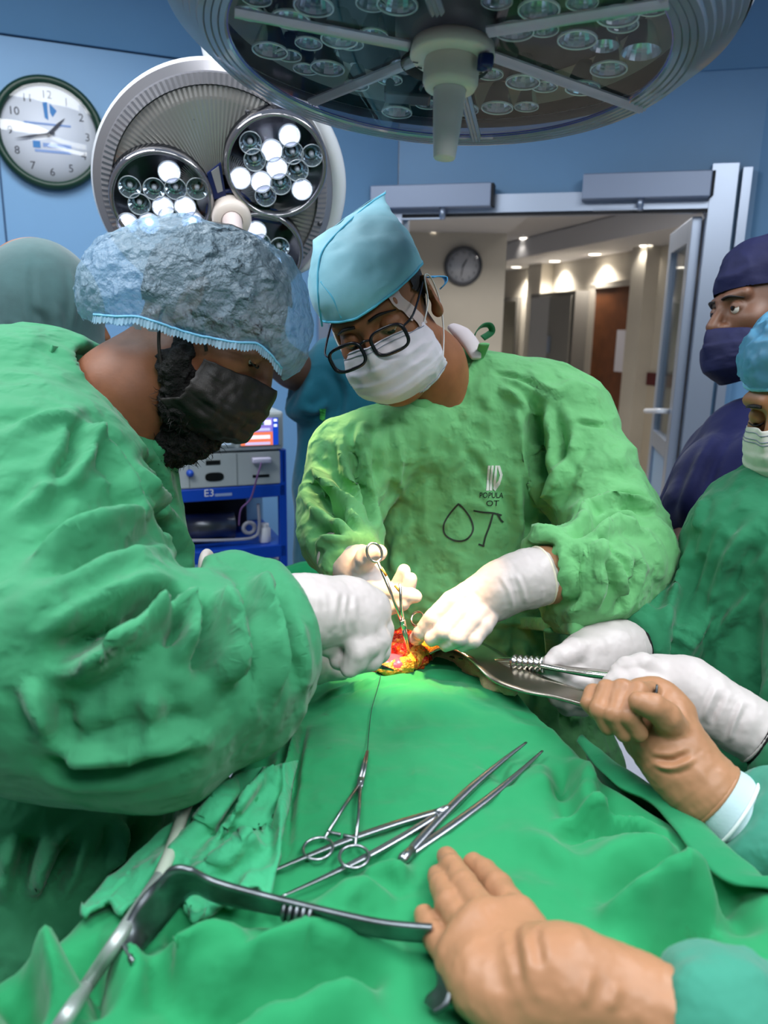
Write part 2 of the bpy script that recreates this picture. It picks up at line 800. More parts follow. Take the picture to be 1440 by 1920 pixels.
def clear(name, gloss=0.12, rough=0.05, tint=(1, 1, 1), body=0.0, bcol='d8dce4', bumps=(), edge=0.5):
    """clear plastic / glass pane without refraction noise"""
    if name in MATS:
        return MATS[name]
    m = bpy.data.materials.new(name)
    m.use_nodes = True
    nt = m.node_tree
    N, L = nt.nodes, nt.links
    N.remove(N['Principled BSDF'])
    out = N['Material Output']
    tr = N.new('ShaderNodeBsdfTransparent')
    tr.inputs[0].default_value = (*tint, 1)
    gl = N.new('ShaderNodeBsdfGlossy')
    gl.inputs['Roughness'].default_value = rough
    fr = N.new('ShaderNodeLayerWeight')
    fr.inputs[0].default_value = 0.35
    mp = N.new('ShaderNodeMapRange')
    mp.inputs['To Min'].default_value = gloss
    mp.inputs['To Max'].default_value = min(1, gloss + edge)
    L.new(fr.outputs['Facing'], mp.inputs['Value'])
    m1 = N.new('ShaderNodeMixShader')
    L.new(mp.outputs[0], m1.inputs[0])
    L.new(tr.outputs[0], m1.inputs[1])
    L.new(gl.outputs[0], m1.inputs[2])
    last = m1.outputs[0]
    if bumps:
        tc = N.new('ShaderNodeTexCoord')
        nz = N.new('ShaderNodeTexNoise')
        nz.inputs['Scale'].default_value = bumps[0]
        L.new(tc.outputs['Object'], nz.inputs['Vector'])
        bp = N.new('ShaderNodeBump')
        bp.inputs['Strength'].default_value = bumps[1]
        L.new(nz.outputs['Fac'], bp.inputs['Height'])
        L.new(bp.outputs[0], gl.inputs['Normal'])
    if body > 0:
        df = N.new('ShaderNodeBsdfDiffuse')
        df.inputs[0].default_value = (*lin(bcol), 1)
        m2 = N.new('ShaderNodeMixShader')
        m2.inputs[0].default_value = body
        L.new(last, m2.inputs[1])
        L.new(df.outputs[0], m2.inputs[2])
        last = m2.outputs[0]
    L.new(last, out.inputs['Surface'])
    MATS[name] = m
    return m


def steel(name='polished steel', col='b9bcc0', rough=0.22):
    return mat(name, col, rough, metal=1.0, bumps=(('noise', 300, 0.06, 0.001),))


def glow(name, col, strength):
    return mat(name, col, 0.5, emit=col, estr=strength)


# ================================================================== THE ROOM
def m_wall(nm, col):
    return mat(nm, col, 0.45, var=0.04, vscale=2.0, bumps=(('noise', 90, 0.04, 0.002),))


M_wall = m_wall('blue wall panel', '6f9cc4')
M_joint = mat('dark joint', '35587c', 0.6)
M_ceil = m_wall('blue ceiling panel', '5f8cb2')
M_floor = mat('pale vinyl floor', 'c4c6d2', 0.35, var=0.06, vscale=5)
M_alu = mat('brushed aluminium', 'a9b4c6', 0.35, metal=0.75, bumps=(('noise', 120, 0.05, 0.001),))
M_alud = mat('grey painted steel', '8d99b0', 0.4, metal=0.3)
M_rubber = mat('black rubber', '1a1d24', 0.6)
M_cream = mat('cream corridor wall', 'cfc8bb', 0.55, var=0.05, vscale=3, bumps=(('noise', 60, 0.05, 0.002),))
M_creamc = mat('white corridor ceiling', 'd6d6dc', 0.6)


def struct(name, V, F, m, parent=None, smooth=False):
    o = mesh(name, V, F, m, parent, smooth)
    if parent is None:
        o['kind'] = 'structure'
    return o


def wallbox(A, B, z0, z1, th=0.08, off=0.0):
    """upright slab from A to B (xy), its room face on the line A-B shifted off towards the room (camera side)"""
    A, B = np.array(A, float), np.array(B, float)
    d = B - A
    L = np.linalg.norm(d)
    d /= L
    n = np.array([d[1], -d[0]])
    if np.dot(n, -A) < 0:
        n = -n                                   # towards the camera
    c = (A + B) / 2 + n * (off - th / 2)
    R = np.array([[d[0], n[0], 0], [d[1], n[1], 0], [0, 0, 1]])
    if np.linalg.det(R) < 0:
        R[:, 0] *= -1
    return box((c[0], c[1], (z0 + z1) / 2), (L, th, z1 - z0), R)


def on_wall(px, A, B):
    """xy point of the wall line A-B seen at photo column px at eye height"""
    v = DIR(px, 617)[:2]
    A, B = np.array(A, float), np.array(B, float)
    d = B - A
    t = np.linalg.solve(np.array([[v[0], -d[0]], [v[1], -d[1]]]), A)
    return v * t[0], t[1]


K1 = np.array([0.04, 3.70])
KL = np.array([-3.20, 2.41])
K2 = np.array([1.50, 3.33])
KR = np.array([2.75, 1.75])
ZW = 2.58
ZC = 2.82

# floor and ceiling
struct('floor', *box((0, 1.0, -0.05), (7.0, 6.0, 0.1)), M_floor)
struct('ceiling', *box((0, 1.0, ZC + 0.05), (7.0, 6.2, 0.1)), M_ceil)

# left wall: separate panels with recessed joints, sloped cove above
wl = struct('wall_left', *wallbox(KL, K1, 0, ZC, 0.08, -0.006), M_joint)
cuts = [0.0, on_wall(-330, KL, K1)[1], on_wall(28, KL, K1)[1], on_wall(360, KL, K1)[1], 1.0]
for a, b in zip(cuts[:-1], cuts[1:]):
    A, B = KL + (K1 - KL) * (a + 0.0012), KL + (K1 - KL) * (b - 0.0012)
    mesh('wall_panel', *wallbox(A, B, 0.1, ZW - 0.006, 0.012, 0.0), M_wall, wl, smooth=False)


def cove(name, A, B, ext=0.35):
    A, B = np.array(A, float), np.array(B, float)
    d = (B - A) / np.linalg.norm(B - A)
    n = np.array([d[1], -d[0]])
    if np.dot(n, -A) < 0:
        n = -n
    A, B = A - d * ext, B + d * ext
    V = []
    for q in (A, B):
        for (o, z) in ((0.0, ZW), (0.012, ZW), (0.20, ZC), (0.0, ZC)):
            V.append([*(q + n * o), z])
    F = [[0, 1, 5, 4], [1, 2, 6, 5], [2, 3, 7, 6], [3, 0, 4, 7], [3, 2, 1, 0], [4, 5, 6, 7]]
    return struct(name, np.array(V), F, M_ceil)


cove('trim_1', KL, K1)
cove('trim_2', K1, K2)
cove('trim_3', K2, KR, 0.25)

# door wall (its opening framed in aluminium)
DL, tl = on_wall(752, K1, K2)
DR, tr_ = on_wall(1301, K1, K2)
DH = OnPlane(1040, 398, (*K1, 0), np.array([-(K2 - K1)[1], (K2 - K1)[0], 0]))[2]
ww = struct('wall_back', *cat_mesh([wallbox(K1, K2, DH + 0.06, ZC, 0.1), wallbox(K1, DL, 0, DH + 0.06, 0.1), wallbox(DR, K2, 0, DH + 0.06, 0.1)]), M_wall)
struct('wall_right', *wallbox(K2, KR, 0, ZC, 0.08), M_wall)
dn = np.array([(K2 - K1)[1], -(K2 - K1)[0]])
dn /= np.linalg.norm(dn)
dd = (K2 - K1) / np.linalg.norm(K2 - K1)
fr = struct('door_1', *wallbox(DL, DR, DH, DH + 0.075, 0.16, 0.03), M_alu)
mesh('door_jamb', *wallbox(DR, DR + dd * 0.10, 0, DH + 0.17, 0.16, 0.035), M_alu, fr, False)
mesh('door_jamb', *wallbox(DL - dd * 0.05, DL, 0, DH + 0.075, 0.16, 0.03), M_alu, fr, False)
mesh('jamb_rail', *wallbox(DR + dd * 0.115, DR + dd * 0.15, 0, DH + 0.15, 0.05, 0.05), M_alu, fr, False)
mesh('door_gasket', *wallbox(DL, DR, DH - 0.012, DH, 0.02, 0.02), M_rubber, fr, False)

# open glazed leaf, hinged on the right jamb, swung out into the corridor
hx = np.array([DR[0] - 0.012, DR[1] + 0.06])
ld = np.array([0.20, 0.98])
ld /= np.linalg.norm(ld)
ln = np.array([-ld[1], ld[0]])
Rl = np.array([[ld[0], ln[0], 0], [ld[1], ln[1], 0], [0, 0, 1]])


def leaf(u0, u1, z0, z1, th=0.04, w=0.0):
    c = hx + ld * (u0 + u1) / 2 + ln * w
    return box((c[0], c[1], (z0 + z1) / 2), (u1 - u0, th, z1 - z0), Rl, 0.003)


LT = DH - 0.02
lf = struct('door_2', *cat_mesh([leaf(0, 0.09, 0.01, LT), leaf(0.53, 0.62, 0.01, LT), leaf(0.09, 0.53, LT - 0.1, LT), leaf(0.09, 0.53, 0.01, 0.16), leaf(0.09, 0.53, 0.98, 1.06)]), M_alu)
mesh('glass_pane', *leaf(0.09, 0.53, 1.06, LT - 0.1, 0.008), clear('door glass', 0.10, 0.03, (0.82, 0.9, 0.95)), lf, False)
mesh('lower_panel', *leaf(0.09, 0.53, 0.16, 0.98, 0.014), mat('blue door panel', '7f9fbd', 0.35), lf, False)
hp = np.array([*(hx + ld * 0.50 + ln * 0.02), 1.16])
hq = np.array([*(hx + ld * 0.10 + ln * 0.02), 1.20])
mesh('pull_handle', *tube([hp, hp + [*(ln * 0.05), 0], hq + [*(ln * 0.05), 0.0], hq], 0.012, 10, 24), mat('white handle', 'd9dde3', 0.3), lf)

# door closers above the frame
def closer(pxa, pxb, pya, pyb, label, armpx):
    n3 = np.array([*dn, 0])
    o = np.array([*K1, 0]) + n3 * 0.045
    a, b = OnPlane(pxa, pya, o, n3), OnPlane(pxb, pyb, o, n3)
    c = (a + b) / 2
    w = abs(np.dot(b - a, [*dd, 0]))
    h = abs(a[2] - b[2])
    R = np.array([[dd[0], dn[0], 0], [dd[1], dn[1], 0], [0, 0, 1]])
    R[:, 1] *= -1
    t = thing('door_closer', label, 'door closer', (*(c[:2] - dn * 0.04), c[2] - h / 2), 'door closers over the theatre door')
    mesh('closer_body', *box(c + n3 * 0.02, (w, 0.07, h), R, 0.004), M_alud, t, False)
    mesh('end_cap', *box(c + np.array([*dd, 0]) * (w / 2 + 0.006) + n3 * 0.02, (0.012, 0.066, h * 0.96), R, 0.003), M_rubber, t, False)
    q = OnPlane(armpx, pyb + 8, o, n3) + n3 * 0.03
    mesh('arm_pivot', *lathe([(0.0, -.035), (0.014, -.035), (0.014, 0.02), (0.0, 0.02)], 14, None, q), M_alu, t)
    mesh('closer_arm', *box(q - np.array([*dd, 0]) * 0.09 + [0, 0, -0.03], (0.2, 0.02, 0.008), R, 0.002), M_alu, t, False)


closer(700, 922, 352, 390, 'grey door closer box just behind the tall pale blue cap', 832)
closer(1094, 1328, 330, 372, 'grey door closer box at the right end of the door frame', 1200)

# slim service strip on the left wall, between the cart and the corner
A_, _t = on_wall(594, KL, K1)
B_, _t = on_wall(613, KL, K1)
struct('trim_4', *wallbox(A_, B_, 0.0, 1.75, 0.03, 0.03), M_alu)

# ------------------------------------------------------------------ corridor beyond the door
ZK = 2.46
struct('floor_corridor', *box((2.2, 8.2, -0.05), (7.4, 8.4, 0.1)), mat('corridor floor', 'cfc9c0', 0.25))
struct('ceiling_corridor', *box((2.2, 8.0, ZK + 0.17), (7.4, 8.7, 0.1)), M_creamc)
# clock wall (faces the theatre) and the long receding wall with columns
CA, CB = np.array([-1.2, 6.9]), np.array([1.02, 6.9])
struct('wall_corridor_near', *wallbox(CA, CB, 0, ZK + 0.12, 0.15), M_cream)
RA, RB = np.array([1.65, 11.4]), np.array([3.35, 5.0])
struct('wall_corridor_far', *wallbox(RA, RB, 0, ZK + 0.12, 0.12), M_cream)
struct('wall_corridor_end', *wallbox((0.9, 11.6), (2.2, 11.6), 0, ZK + .1, 0.1), M_cream)
# lowered ceiling band along the far wall with its lit edge
rd = (RB - RA) / np.linalg.norm(RB - RA)
rn = np.array([-rd[1], rd[0]])
if np.dot(rn, -RA) < 0:
    rn = -rn
Rr = np.array([[rd[0], rn[0], 0], [rd[1], rn[1], 0], [0, 0, 1]])
if np.linalg.det(Rr) < 0:
    Rr[:, 0] *= -1


def along(t0, t1, z0, z1, o0, o1, bev=0.0):
    c = RA + rd * (t0 + t1) / 2 + rn * (o0 + o1) / 2
    return box((c[0], c[1], (z0 + z1) / 2), (t1 - t0, o1 - o0, z1 - z0), Rr, bev)


LEN = np.linalg.norm(RB - RA)
struct('trim_5', *along(0, LEN, 2.37, ZK + 0.11, 0.0, 0.70), M_creamc)
struct('trim_6', *cat_mesh([box((0.0, 6.25, 2.472), (2.04, 1.3, 0.215))]), M_creamc)


def tcol(px):
    p, t = on_wall(px, RA, RB)
    return t * LEN


for (p0, p1) in ((1005, 1030), (1200, 1226)):
    struct('trim_7', *along(tcol(p0), tcol(p1), 0, 2.37, 0.0, 0.16), M_cream)
struct('baseboard_corridor', *along(0, LEN, 0, 0.1, 0.0, 0.02), mat('grey skirting', '8a8580', 0.5))
struct('trim_8', *along(tcol(1212), LEN, 1.05, 1.17, 0.0, 0.03), mat('dark red dado rail', '5a2026', 0.4))
struct('trim_9', *along(tcol(1212), LEN, 0.1, 1.05, 0.0, 0.012), mat('beige dado tiles', 'c9bfae', 0.3))

# timber door with a notice, grey cabinet, glazed hatch
wood = mat('brown timber', '6b3d1f', 0.4, var=0.25, vscale=6)
wd = struct('door_3', *along(tcol(1122), tcol(1199), 0, 2.02, 0.0, 0.06), wood)
mesh('door_frame', *cat_mesh([along(tcol(1112), tcol(1122), 0, 2.06, 0, 0.08), along(tcol(1199), tcol(1206), 0, 2.06, 0, 0.08), along(tcol(1112), tcol(1206), 2.02, 2.08, 0, 0.08)]), mat('pale door frame', 'b9b2a8', 0.5), wd, False)
mesh('door_handle', *along(tcol(1190), tcol(1194), 0.95, 1.1, 0.06, 0.1), M_alu, wd, False)
no = mesh('paper_notice', *along(tcol(1168), tcol(1192), 1.15, 1.58, 0.062, 0.066), mat('white paper', 'd5d3de', 0.6), smooth=False)
tag(no, 'white paper notice taped to the brown corridor door', 'notice')
cb = thing('wall_cabinet', 'pale grey cabinet on the corridor wall left of the brown door', 'cabinet', (*(RA + rd * (tcol(1045)) + rn * 0.15), 0))
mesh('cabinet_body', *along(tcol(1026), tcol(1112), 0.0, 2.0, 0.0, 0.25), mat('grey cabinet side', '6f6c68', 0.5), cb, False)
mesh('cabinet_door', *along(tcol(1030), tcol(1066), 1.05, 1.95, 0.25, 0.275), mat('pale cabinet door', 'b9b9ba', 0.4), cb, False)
mesh('cabinet_door', *along(tcol(1068), tcol(1108), 1.05, 1.95, 0.25, 0.275), mat('darker cabinet door', '8c8983', 0.4), cb, False)  # second door in a darker grey
mesh('cabinet_handle', *along(tcol(1070), tcol(1074), 1.3, 1.5, 0.275, 0.3), M_alu, cb, False)
hw = struct('window_1', *along(tcol(936), tcol(975), 1.0, 2.0, 0.0, 0.05), mat('grey window frame', '77746f', 0.5))
mesh('window_pane', *along(tcol(940), tcol(971), 1.05, 1.95, 0.05, 0.056), clear('hatch glass', 0.25, 0.05, (0.5, 0.6, 0.55)), hw, False)

# downlights
M_dl = glow('downlight lens', 'fff6e6', 9.0)
M_dlr = mat('white trim ring', 'e8e6e2', 0.4)
dl_spots = [((812, 437), 'in the corridor ceiling above the corridor clock'), ((985, 447), 'in the corridor ceiling just right of the corridor clock'),
            ((968, 501), 'the farthest of the row over the corridor wall'), ((1040, 490), 'second farthest of the row over the corridor wall'),
            ((1115, 477), 'third of the row over the corridor wall, above the cabinet'), ((1212, 461), 'nearest of the row over the corridor wall, above the brown door')]
for i, ((px, py), lab) in enumerate(dl_spots):
    z = (2.364, ZK + 0.12)[i] if i < 2 else 2.37
    c = OnZ(px, py, z)
    t = thing('downlight', 'round recessed downlight ' + lab, 'light', c - [0, 0, 0.012], 'corridor downlights')
    mesh('trim_ring', *lathe([(0.062, 0.0), (0.085, -0.004), (0.09, 0.012), (0.062, 0.012)], 20, None, c), M_dlr, t)
    mesh('lens', *lathe([(0.0, -0.002), (0.063, -0.001), (0.063, 0.01)], 20, None, c, cap0=False), M_dl, t)
    lp = bpy.data.lights.new('downlight_lamp', 'SPOT')
    lp.energy = 60
    lp.spot_size = 2.3
    lp.spot_blend = 0.8
    lp.color = (1, 0.93, 0.82)
    lp.shadow_soft_size = 0.06
    lo = link(bpy.data.objects.new('downlight_lamp', lp))
    lo.parent = t
    lo.location = (0, 0, -0.012)
area_light('corridor_fill_light', (0.9, 4.9, ZK + 0.1), (0.9, 0.5), 46, (1, 0.96, 0.9))  # unseen fill light, added to brighten the clock wall


# ------------------------------------------------------------------ clocks
def clock(c, n, r, rim, face, label, hands, prints, font=True):
    R = frame(n)                                   # x right (seen from front), y up, z out
    t = thing('wall_clock', label, 'clock', c - n * 0.0)
    mesh('clock_rim', *lathe([(r * 0.84, 0.004), (r * 0.86, 0.03), (r * 0.93, 0.042), (r, 0.03), (r, 0.0)], 64, R, c), rim, t)
    mesh('clock_face', *lathe([(0.0, 0.012), (r * 0.86, 0.012), (r * 0.86, 0.0)], 64, R, c), face, t)
    ink = mat('grey clock ink', '3a3d48', 0.6)
    for k in range(12):
        a = math.radians(90 - 30 * (k + 1))
        V, F = text_outline(str(k + 1), r * 0.2)
        V = V + [math.cos(a) * r * 0.68, math.sin(a) * r * 0.68, 0.0135]
        mesh('numeral', V @ R.T + c, F, ink, t, False)
    for (ang, L, w, z) in hands:
        a = math.radians(90 - ang)
        d = np.array([math.cos(a), math.sin(a)])
        e = np.array([-d[1], d[0]])
        q = [-d * L * 0.15 - e * w, -d * L * 0.15 + e * w, d * L * 0.6 + e * w * 0.9, d * L, d * L * 0.6 - e * w * 0.9]
        V = np.array([[*p, z] for p in q] + [[*p, z + 0.002] for p in q])
        F = [[4, 3, 2, 1, 0], [5, 6, 7, 8, 9]] + [[i, (i + 1) % 5, 5 + (i + 1) % 5, 5 + i] for i in range(5)]
        mesh('clock_hand', V @ R.T + c, F, ink, t, False)
    mesh('hand_hub', *lathe([(0.0, 0.026), (r * 0.035, 0.025), (r * 0.035, 0.012)], 12, R, c), ink, t)
    for (x0, y0, w, h, m, kind) in prints:
        if kind == 'bar':
            V, F = box((x0 * r, y0 * r, 0.013), (w * r, h * r, 0.0014))
        else:
            V, F = kind
            V = np.asarray(V) * r + [x0 * r, y0 * r, 0.0134]
        mesh('face_print', V @ R.T + c, F, m, t, False)
    mesh('clock_glass', *lathe([(0.0, 0.036), (r * 0.6, 0.034), (r * 0.865, 0.03)], 48, R, c), clear('clock glass', 0.03, 0.02), t)
    return t


wn = np.array([(K1 - KL)[1], -(K1 - KL)[0], 0])
wn /= np.linalg.norm(wn)
if np.dot(wn[:2], -KL) < 0:
    wn = -wn
cc = OnPlane(93, 253, np.array([*K1, 0]) + wn * 0.001, wn)
blue1 = mat('light blue print', '3f83c4', 0.6)
blue2 = mat('pale blue print', '86a2d6', 0.6)
emblem = (np.array([[-.1, .14, 0], [-.02, .16, 0], [-.02, -.16, 0], [-.08, -.12, 0], [.02, .14, 0], [.14, .02, 0], [.06, -.1, 0], [.02, -.02, 0]]), [[3, 2, 1, 0], [7, 6, 5, 4]])
clock(cc + wn * 0.002, wn, 0.200, mat('dark green clock rim', '0d3324', 0.35), mat('clock dial white', 'dfe4ef', 0.5),
      'white wall clock with a dark green rim on the blue wall', [(44, 0.085, 0.006, 0.016), (257, 0.125, 0.004, 0.021)],
      [(0.02, 0.40, 0, 0, blue1, emblem), (-0.02, 0.17, 0.82, 0.035, blue2, 'bar'), (-0.24, -0.20, 0.13, 0.12, blue1, 'bar'), (0.12, -0.20, 0.5, 0.07, blue2, 'bar'), (0.04, -0.31, 0.64, 0.045, blue2, 'bar')])
cn = np.array([0, -1.0, 0])
cc2 = OnPlane(868, 499, (0, 6.9, 0), cn)
clock(cc2 + cn * 0.002, cn, 0.165, mat('grey clock rim', '4a4d55', 0.4), mat('grey clock dial', 'dcdee6', 0.5),
      'grey rimmed wall clock far down the corridor', [(30, 0.08, 0.006, 0.016), (190, 0.11, 0.004, 0.021)], [])

# ================================================================== SURGICAL LAMPS
M_white = mat('white lamp shell', 'e4e6ea', 0.3, coat=0.3)
M_ivory = mat('ivory handle plastic', 'ddd0c6', 0.4)
M_ivory2 = mat('pale handle sleeve', 'dad0d2', 0.45)
M_plate = mat('dark lamp plate', '14161c', 0.45, spec=0.4)
M_cup = mat('silvered reflector cup', 'dde9f2', 0.14, metal=0.9)
M_rimc = clear('clear cup rim', 0.5, 0.08, (0.9, 0.95, 1.0), 0.5, 'e6eef4')
M_cover = clear('clear lamp cover', 0.015, 0.04, (0.97, 0.98, 1.0), edge=0.10)
M_ring = clear('grooved clear ring', 0.25, 0.10, (0.80, 0.80, 0.88), 0.32, 'd0cad8')
M_led = glow('lit led', 'eef3ff', 7.0)
M_ledoff = mat('unlit led', 'c8cdd6', 0.3)
M_navy = mat('navy trim', '10235c', 0.35)


def lamp_frame(n):
    return frame(n, (0, 0, 1))


def toM(R, o, s=1.0):
    m = Matrix([[R[i][j] * s for j in range(3)] + [o[i]] for i in range(3)] + [[0, 0, 0, 1]])
    return m


def to_local(px, py, R, o, z=0.0):
    n = R[:, 2]
    p = OnPlane(px, py, o + n * z, n)
    return (p - o) @ R


def raw_mesh(name, V, F, m, smooth=True):
    me = bpy.data.meshes.new(name)
    me.from_pydata(np.asarray(V).tolist(), [], F)
    me.update()
    if smooth:
        me.polygons.foreach_set('use_smooth', [True] * len(me.polygons))
    me.materials.append(m)
    return me


# ---- the big overhead lamp
LC = P(842, 22, 0.84)
Ln = np.array([-0.055, -0.10, -0.99])
Ln /= np.linalg.norm(Ln)
LR = lamp_frame(Ln)
RL = 0.311
big = thing('surgical_lamp', 'large round surgical lamp with clear cups, nearest overhead', 'lamp', LC, 'surgical lamps')
mesh('lamp_shell', *lathe([(RL, 0.012), (RL + 0.006, -0.005), (RL + 0.004, -0.03), (RL - 0.02, -0.055), (0.2, -0.085), (0.05, -0.095), (0.0, -0.095)], 96, LR, LC), M_white, big)
mesh('inner_plate', *lathe([(0.0, -0.018), (0.25, -0.018), (0.30, -0.012), (RL - 0.002, 0.0)], 96, LR, LC), M_plate, big)
prof = [(0.238, 0.048)]
for k in range(9):
    r = 0.242 + k * 0.0074
    z = 0.050 - 0.0000 * k - max(0, k - 3) * 0.0062
    prof += [(r, z + 0.0022), (r + 0.0055, z + 0.0012), (r + 0.006, z - 0.0008)]
prof += [(RL - 0.002, 0.006), (RL + 0.001, 0.0)]
mesh('grooved_ring', *lathe(prof, 120, LR, LC), M_ring, big, False)
mesh('cover_disc', *lathe([(0.05, 0.0495), (0.24, 0.0485)], 96, LR, LC), M_cover, big)
mesh('violet_ring', *lathe([(0.2385, 0.046), (0.2385, 0.050), (0.2405, 0.050), (0.2405, 0.046)], 96, LR, LC), clear('violet edge', 0.2, 0.1, (0.6, 0.6, 1.0), 0.5, '5a52c8'), big)
# beige inner reflector band at the rear of the ring
mesh('reflector_band', *lathe([(0.222, -0.016), (0.262, 0.004)], 96, LR, LC), mat('pale band', '8f8a84', 0.35, metal=0.4), big)


def cup_mesh(r, h, seg=20):
    V, F = lathe([(r * 0.42, -h), (r * 0.62, -h * 0.75), (r * 0.86, -h * 0.3), (r, 0.0)], seg)
    return V, F


cupL = raw_mesh('reflector_cup', *cup_mesh(0.0215, 0.030), M_cup, False)
cupS = raw_mesh('reflector_cup', *cup_mesh(0.0165, 0.024), M_cup, False)
rimL = raw_mesh('cup_rim', *lathe([(0.0215, -0.001), (0.0215, 0.0015), (0.0198, 0.0015), (0.0198, -0.001), (0.0215, -0.001)], 28), M_rimc)
rimS = raw_mesh('cup_rim', *lathe([(0.0165, -0.001), (0.0165, 0.0012), (0.0152, 0.0012), (0.0152, -0.001), (0.0165, -0.001)], 28), M_rimc)
ledm = raw_mesh('led_chip', *lathe([(0.0, -0.004), (0.004, -0.005), (0.0055, -0.012)], 10), M_ledoff)

# photo positions of the cups that show, then the hidden far half filled ring by ring
cup_px = [(506, 98, 1), (578, 95, 0), (636, 77, 1), (700, 80, 0), (540, 117, 0), (573, 142, 0), (614, 131, 1), (668, 172, 0), (681, 163, 1), (730, 162, 0),
          (744, 213, 1), (800, 207, 0), (655, 95, 0), (468, 40, 0), (545, 40, 1), (588, 15, 1), (695, 22, 0), (745, 12, 1), (480, 12, 0), (622, 10, 0),
          (964, 62, 1), (1018, 70, 0), (1082, 78, 1), (1158, 34, 1), (1166, 62, 0), (1238, 105, 1), (1222, 140, 0), (1141, 133, 1), (1020, 175, 0), (1038, 172, 0),
          (932, 205, 1), (986, 212, 0), (1046, 218, 1), (980, 157, 1), (1040, 176, 0), (1092, 168, 1), (1110, 190, 0), (918, 152, 0), (868, 208, 1), (1010, 22, 1), (930, 18, 0), (1090, 20, 0), (1222, 30, 0)]
n_c = 0
placed = []
for (px, py, bigc) in cup_px:
    q = to_local(px, py, LR, LC, 0.032)
    if math.hypot(q[0], q[1]) > 0.232 or math.hypot(q[0], q[1]) < 0.055:
        continue
    if any(math.hypot(q[0] - a, q[1] - b) < (0.026 if bigc else 0.022) for a, b in placed):
        continue
    placed.append((q[0], q[1]))
    o = LC + LR @ np.array([q[0], q[1], 0.030 if bigc else 0.024])
    c = instance('reflector_cup', cupL if bigc else cupS, big, toM(LR, o))
    instance('cup_rim', rimL if bigc else rimS, c, toM(LR, o)) if False else None
    rr = bpy.data.objects.new('cup_rim', rimL if bigc else rimS)
    link(rr)
    rr.parent = c
    ll = bpy.data.objects.new('led_chip', ledm)
    link(ll)
    ll.parent = c
    ll.location = (0, 0, -0.012)
# far half above the frame
for ring, (r, n) in enumerate(((0.085, 6), (0.13, 11), (0.175, 16), (0.215, 19))):
    for k in range(n):
        a = 2 * math.pi * k / n + ring * 0.4
        x, y = r * math.cos(a), r * math.sin(a)
        if any(math.hypot(x - u, y - v) < 0.040 for u, v in placed):
            continue
        placed.append((x, y))
        bigc = (k + ring) % 2
        o = LC + LR @ np.array([x, y, 0.030 if bigc else 0.024])
        instance('reflector_cup', cupL if bigc else cupS, big, toM(LR, o))
# clear spokes
for (pa, pb) in (((768, 82), (440, 22)), ((790, 105), (585, 192)), ((868, 160), (893, 262)), ((905, 95), (1205, 205)), ((915, 55), (1255, 5)), ((820, 20), (790, -60))):
    a = to_local(*pa, LR, LC, 0.050)
    b = to_local(*pb, LR, LC, 0.050)
    a3, b3 = LC + LR @ np.array([a[0], a[1], 0.052]), LC + LR @ np.array([b[0], b[1], 0.050])
    sect = np.array([[-1, -.3], [1, -.3], [1, 0], [.6, .55], [.3, .2], [0, .6], [-.3, .2], [-.6, .55], [-1, 0]])
    mesh('clear_spoke', *tube([a3, (a3 + b3) / 2, b3], 0.0075, n=6, sect=sect, up=Ln), M_ring, big, False)
# little bright screws on the plate
scr = raw_mesh('plate_screw', *lathe([(0.0, 0.004), (0.004, 0.003), (0.006, 0.0)], 12), mat('white screw', 'e8ebf2', 0.25, spec=0.8))
for (px, py) in ((680, 62), (664, 124), (542, 147), (632, 196), (735, 190), (934, 196), (1101, 216), (1195, 176), (1030, 152), (960, 25), (1234, 72), (806, 236), (556, 87)):
    q = to_local(px, py, LR, LC, -0.014)
    instance('plate_screw', scr, big, toM(LR, LC + LR @ np.array([q[0], q[1], -0.016])))
# hub, scale disc, collar, handle
mesh('hub', *lathe([(0.062, -0.016), (0.058, 0.03), (0.05, 0.05), (0.05, 0.056)], 40, LR, LC), mat('grey hub', '8f8d92', 0.25, metal=0.3), big)
hc = to_local(848, 108, LR, LC, 0.062)
HC = LC + LR @ np.array([hc[0], hc[1], 0])
sd = mesh('scale_disc', *lathe([(0.0, 0.0665), (0.043, 0.0655), (0.046, 0.062), (0.044, 0.05), (0.035, 0.045)], 48, LR, HC), M_ivory, big)
ink = mat('disc ink', '2c2a2a', 0.6)
for k in range(9):
    a = math.radians(195 + k * 19)
    q = HC + LR @ np.array([math.cos(a) * 0.040, -math.sin(a) * 0.040, 0.0662])
    RRx = LR @ np.array([[math.cos(a), -math.sin(a), 0], [math.sin(a), math.cos(a), 0], [0, 0, 1]])
    mesh('scale_mark', *box(q, (0.006, 0.0012 + 0.001 * (k % 2), 0.0006), RRx), ink, sd, False)
mesh('handle_collar', *lathe([(0.028, 0.064), (0.0300, 0.068), (0.0300, 0.088), (0.027, 0.094), (0.018, 0.095)], 8 * 5, LR, HC), M_ivory, big)
mesh('lamp_handle', *lathe([(0.0175, 0.093), (0.0172, 0.105), (0.0145, 0.140), (0.0120, 0.164), (0.0110, 0.1655), (0.0, 0.1655)], 28, LR, HC), M_ivory2, big)
q = to_local(912, 118, LR, LC, 0.075)
mesh('clamp_screw', *cat_mesh([box(LC + LR @ np.array([q[0], q[1], 0.074]), (0.014, 0.016, 0.014), LR, 0.003), lathe([(0.0, .016), (0.0055, .014), (0.0055, 0.0)], 12, LR, LC + LR @ np.array([q[0] + .004, q[1], 0.068]))]), M_navy, big)
q = to_local(765, 165, LR, LC, 0.02)
sb = mesh('sensor_box', *box(LC + LR @ np.array([q[0], q[1], 0.02]), (0.062, 0.034, 0.03), LR, 0.003), mat('black sensor', '0f1114', 0.4), big, False)
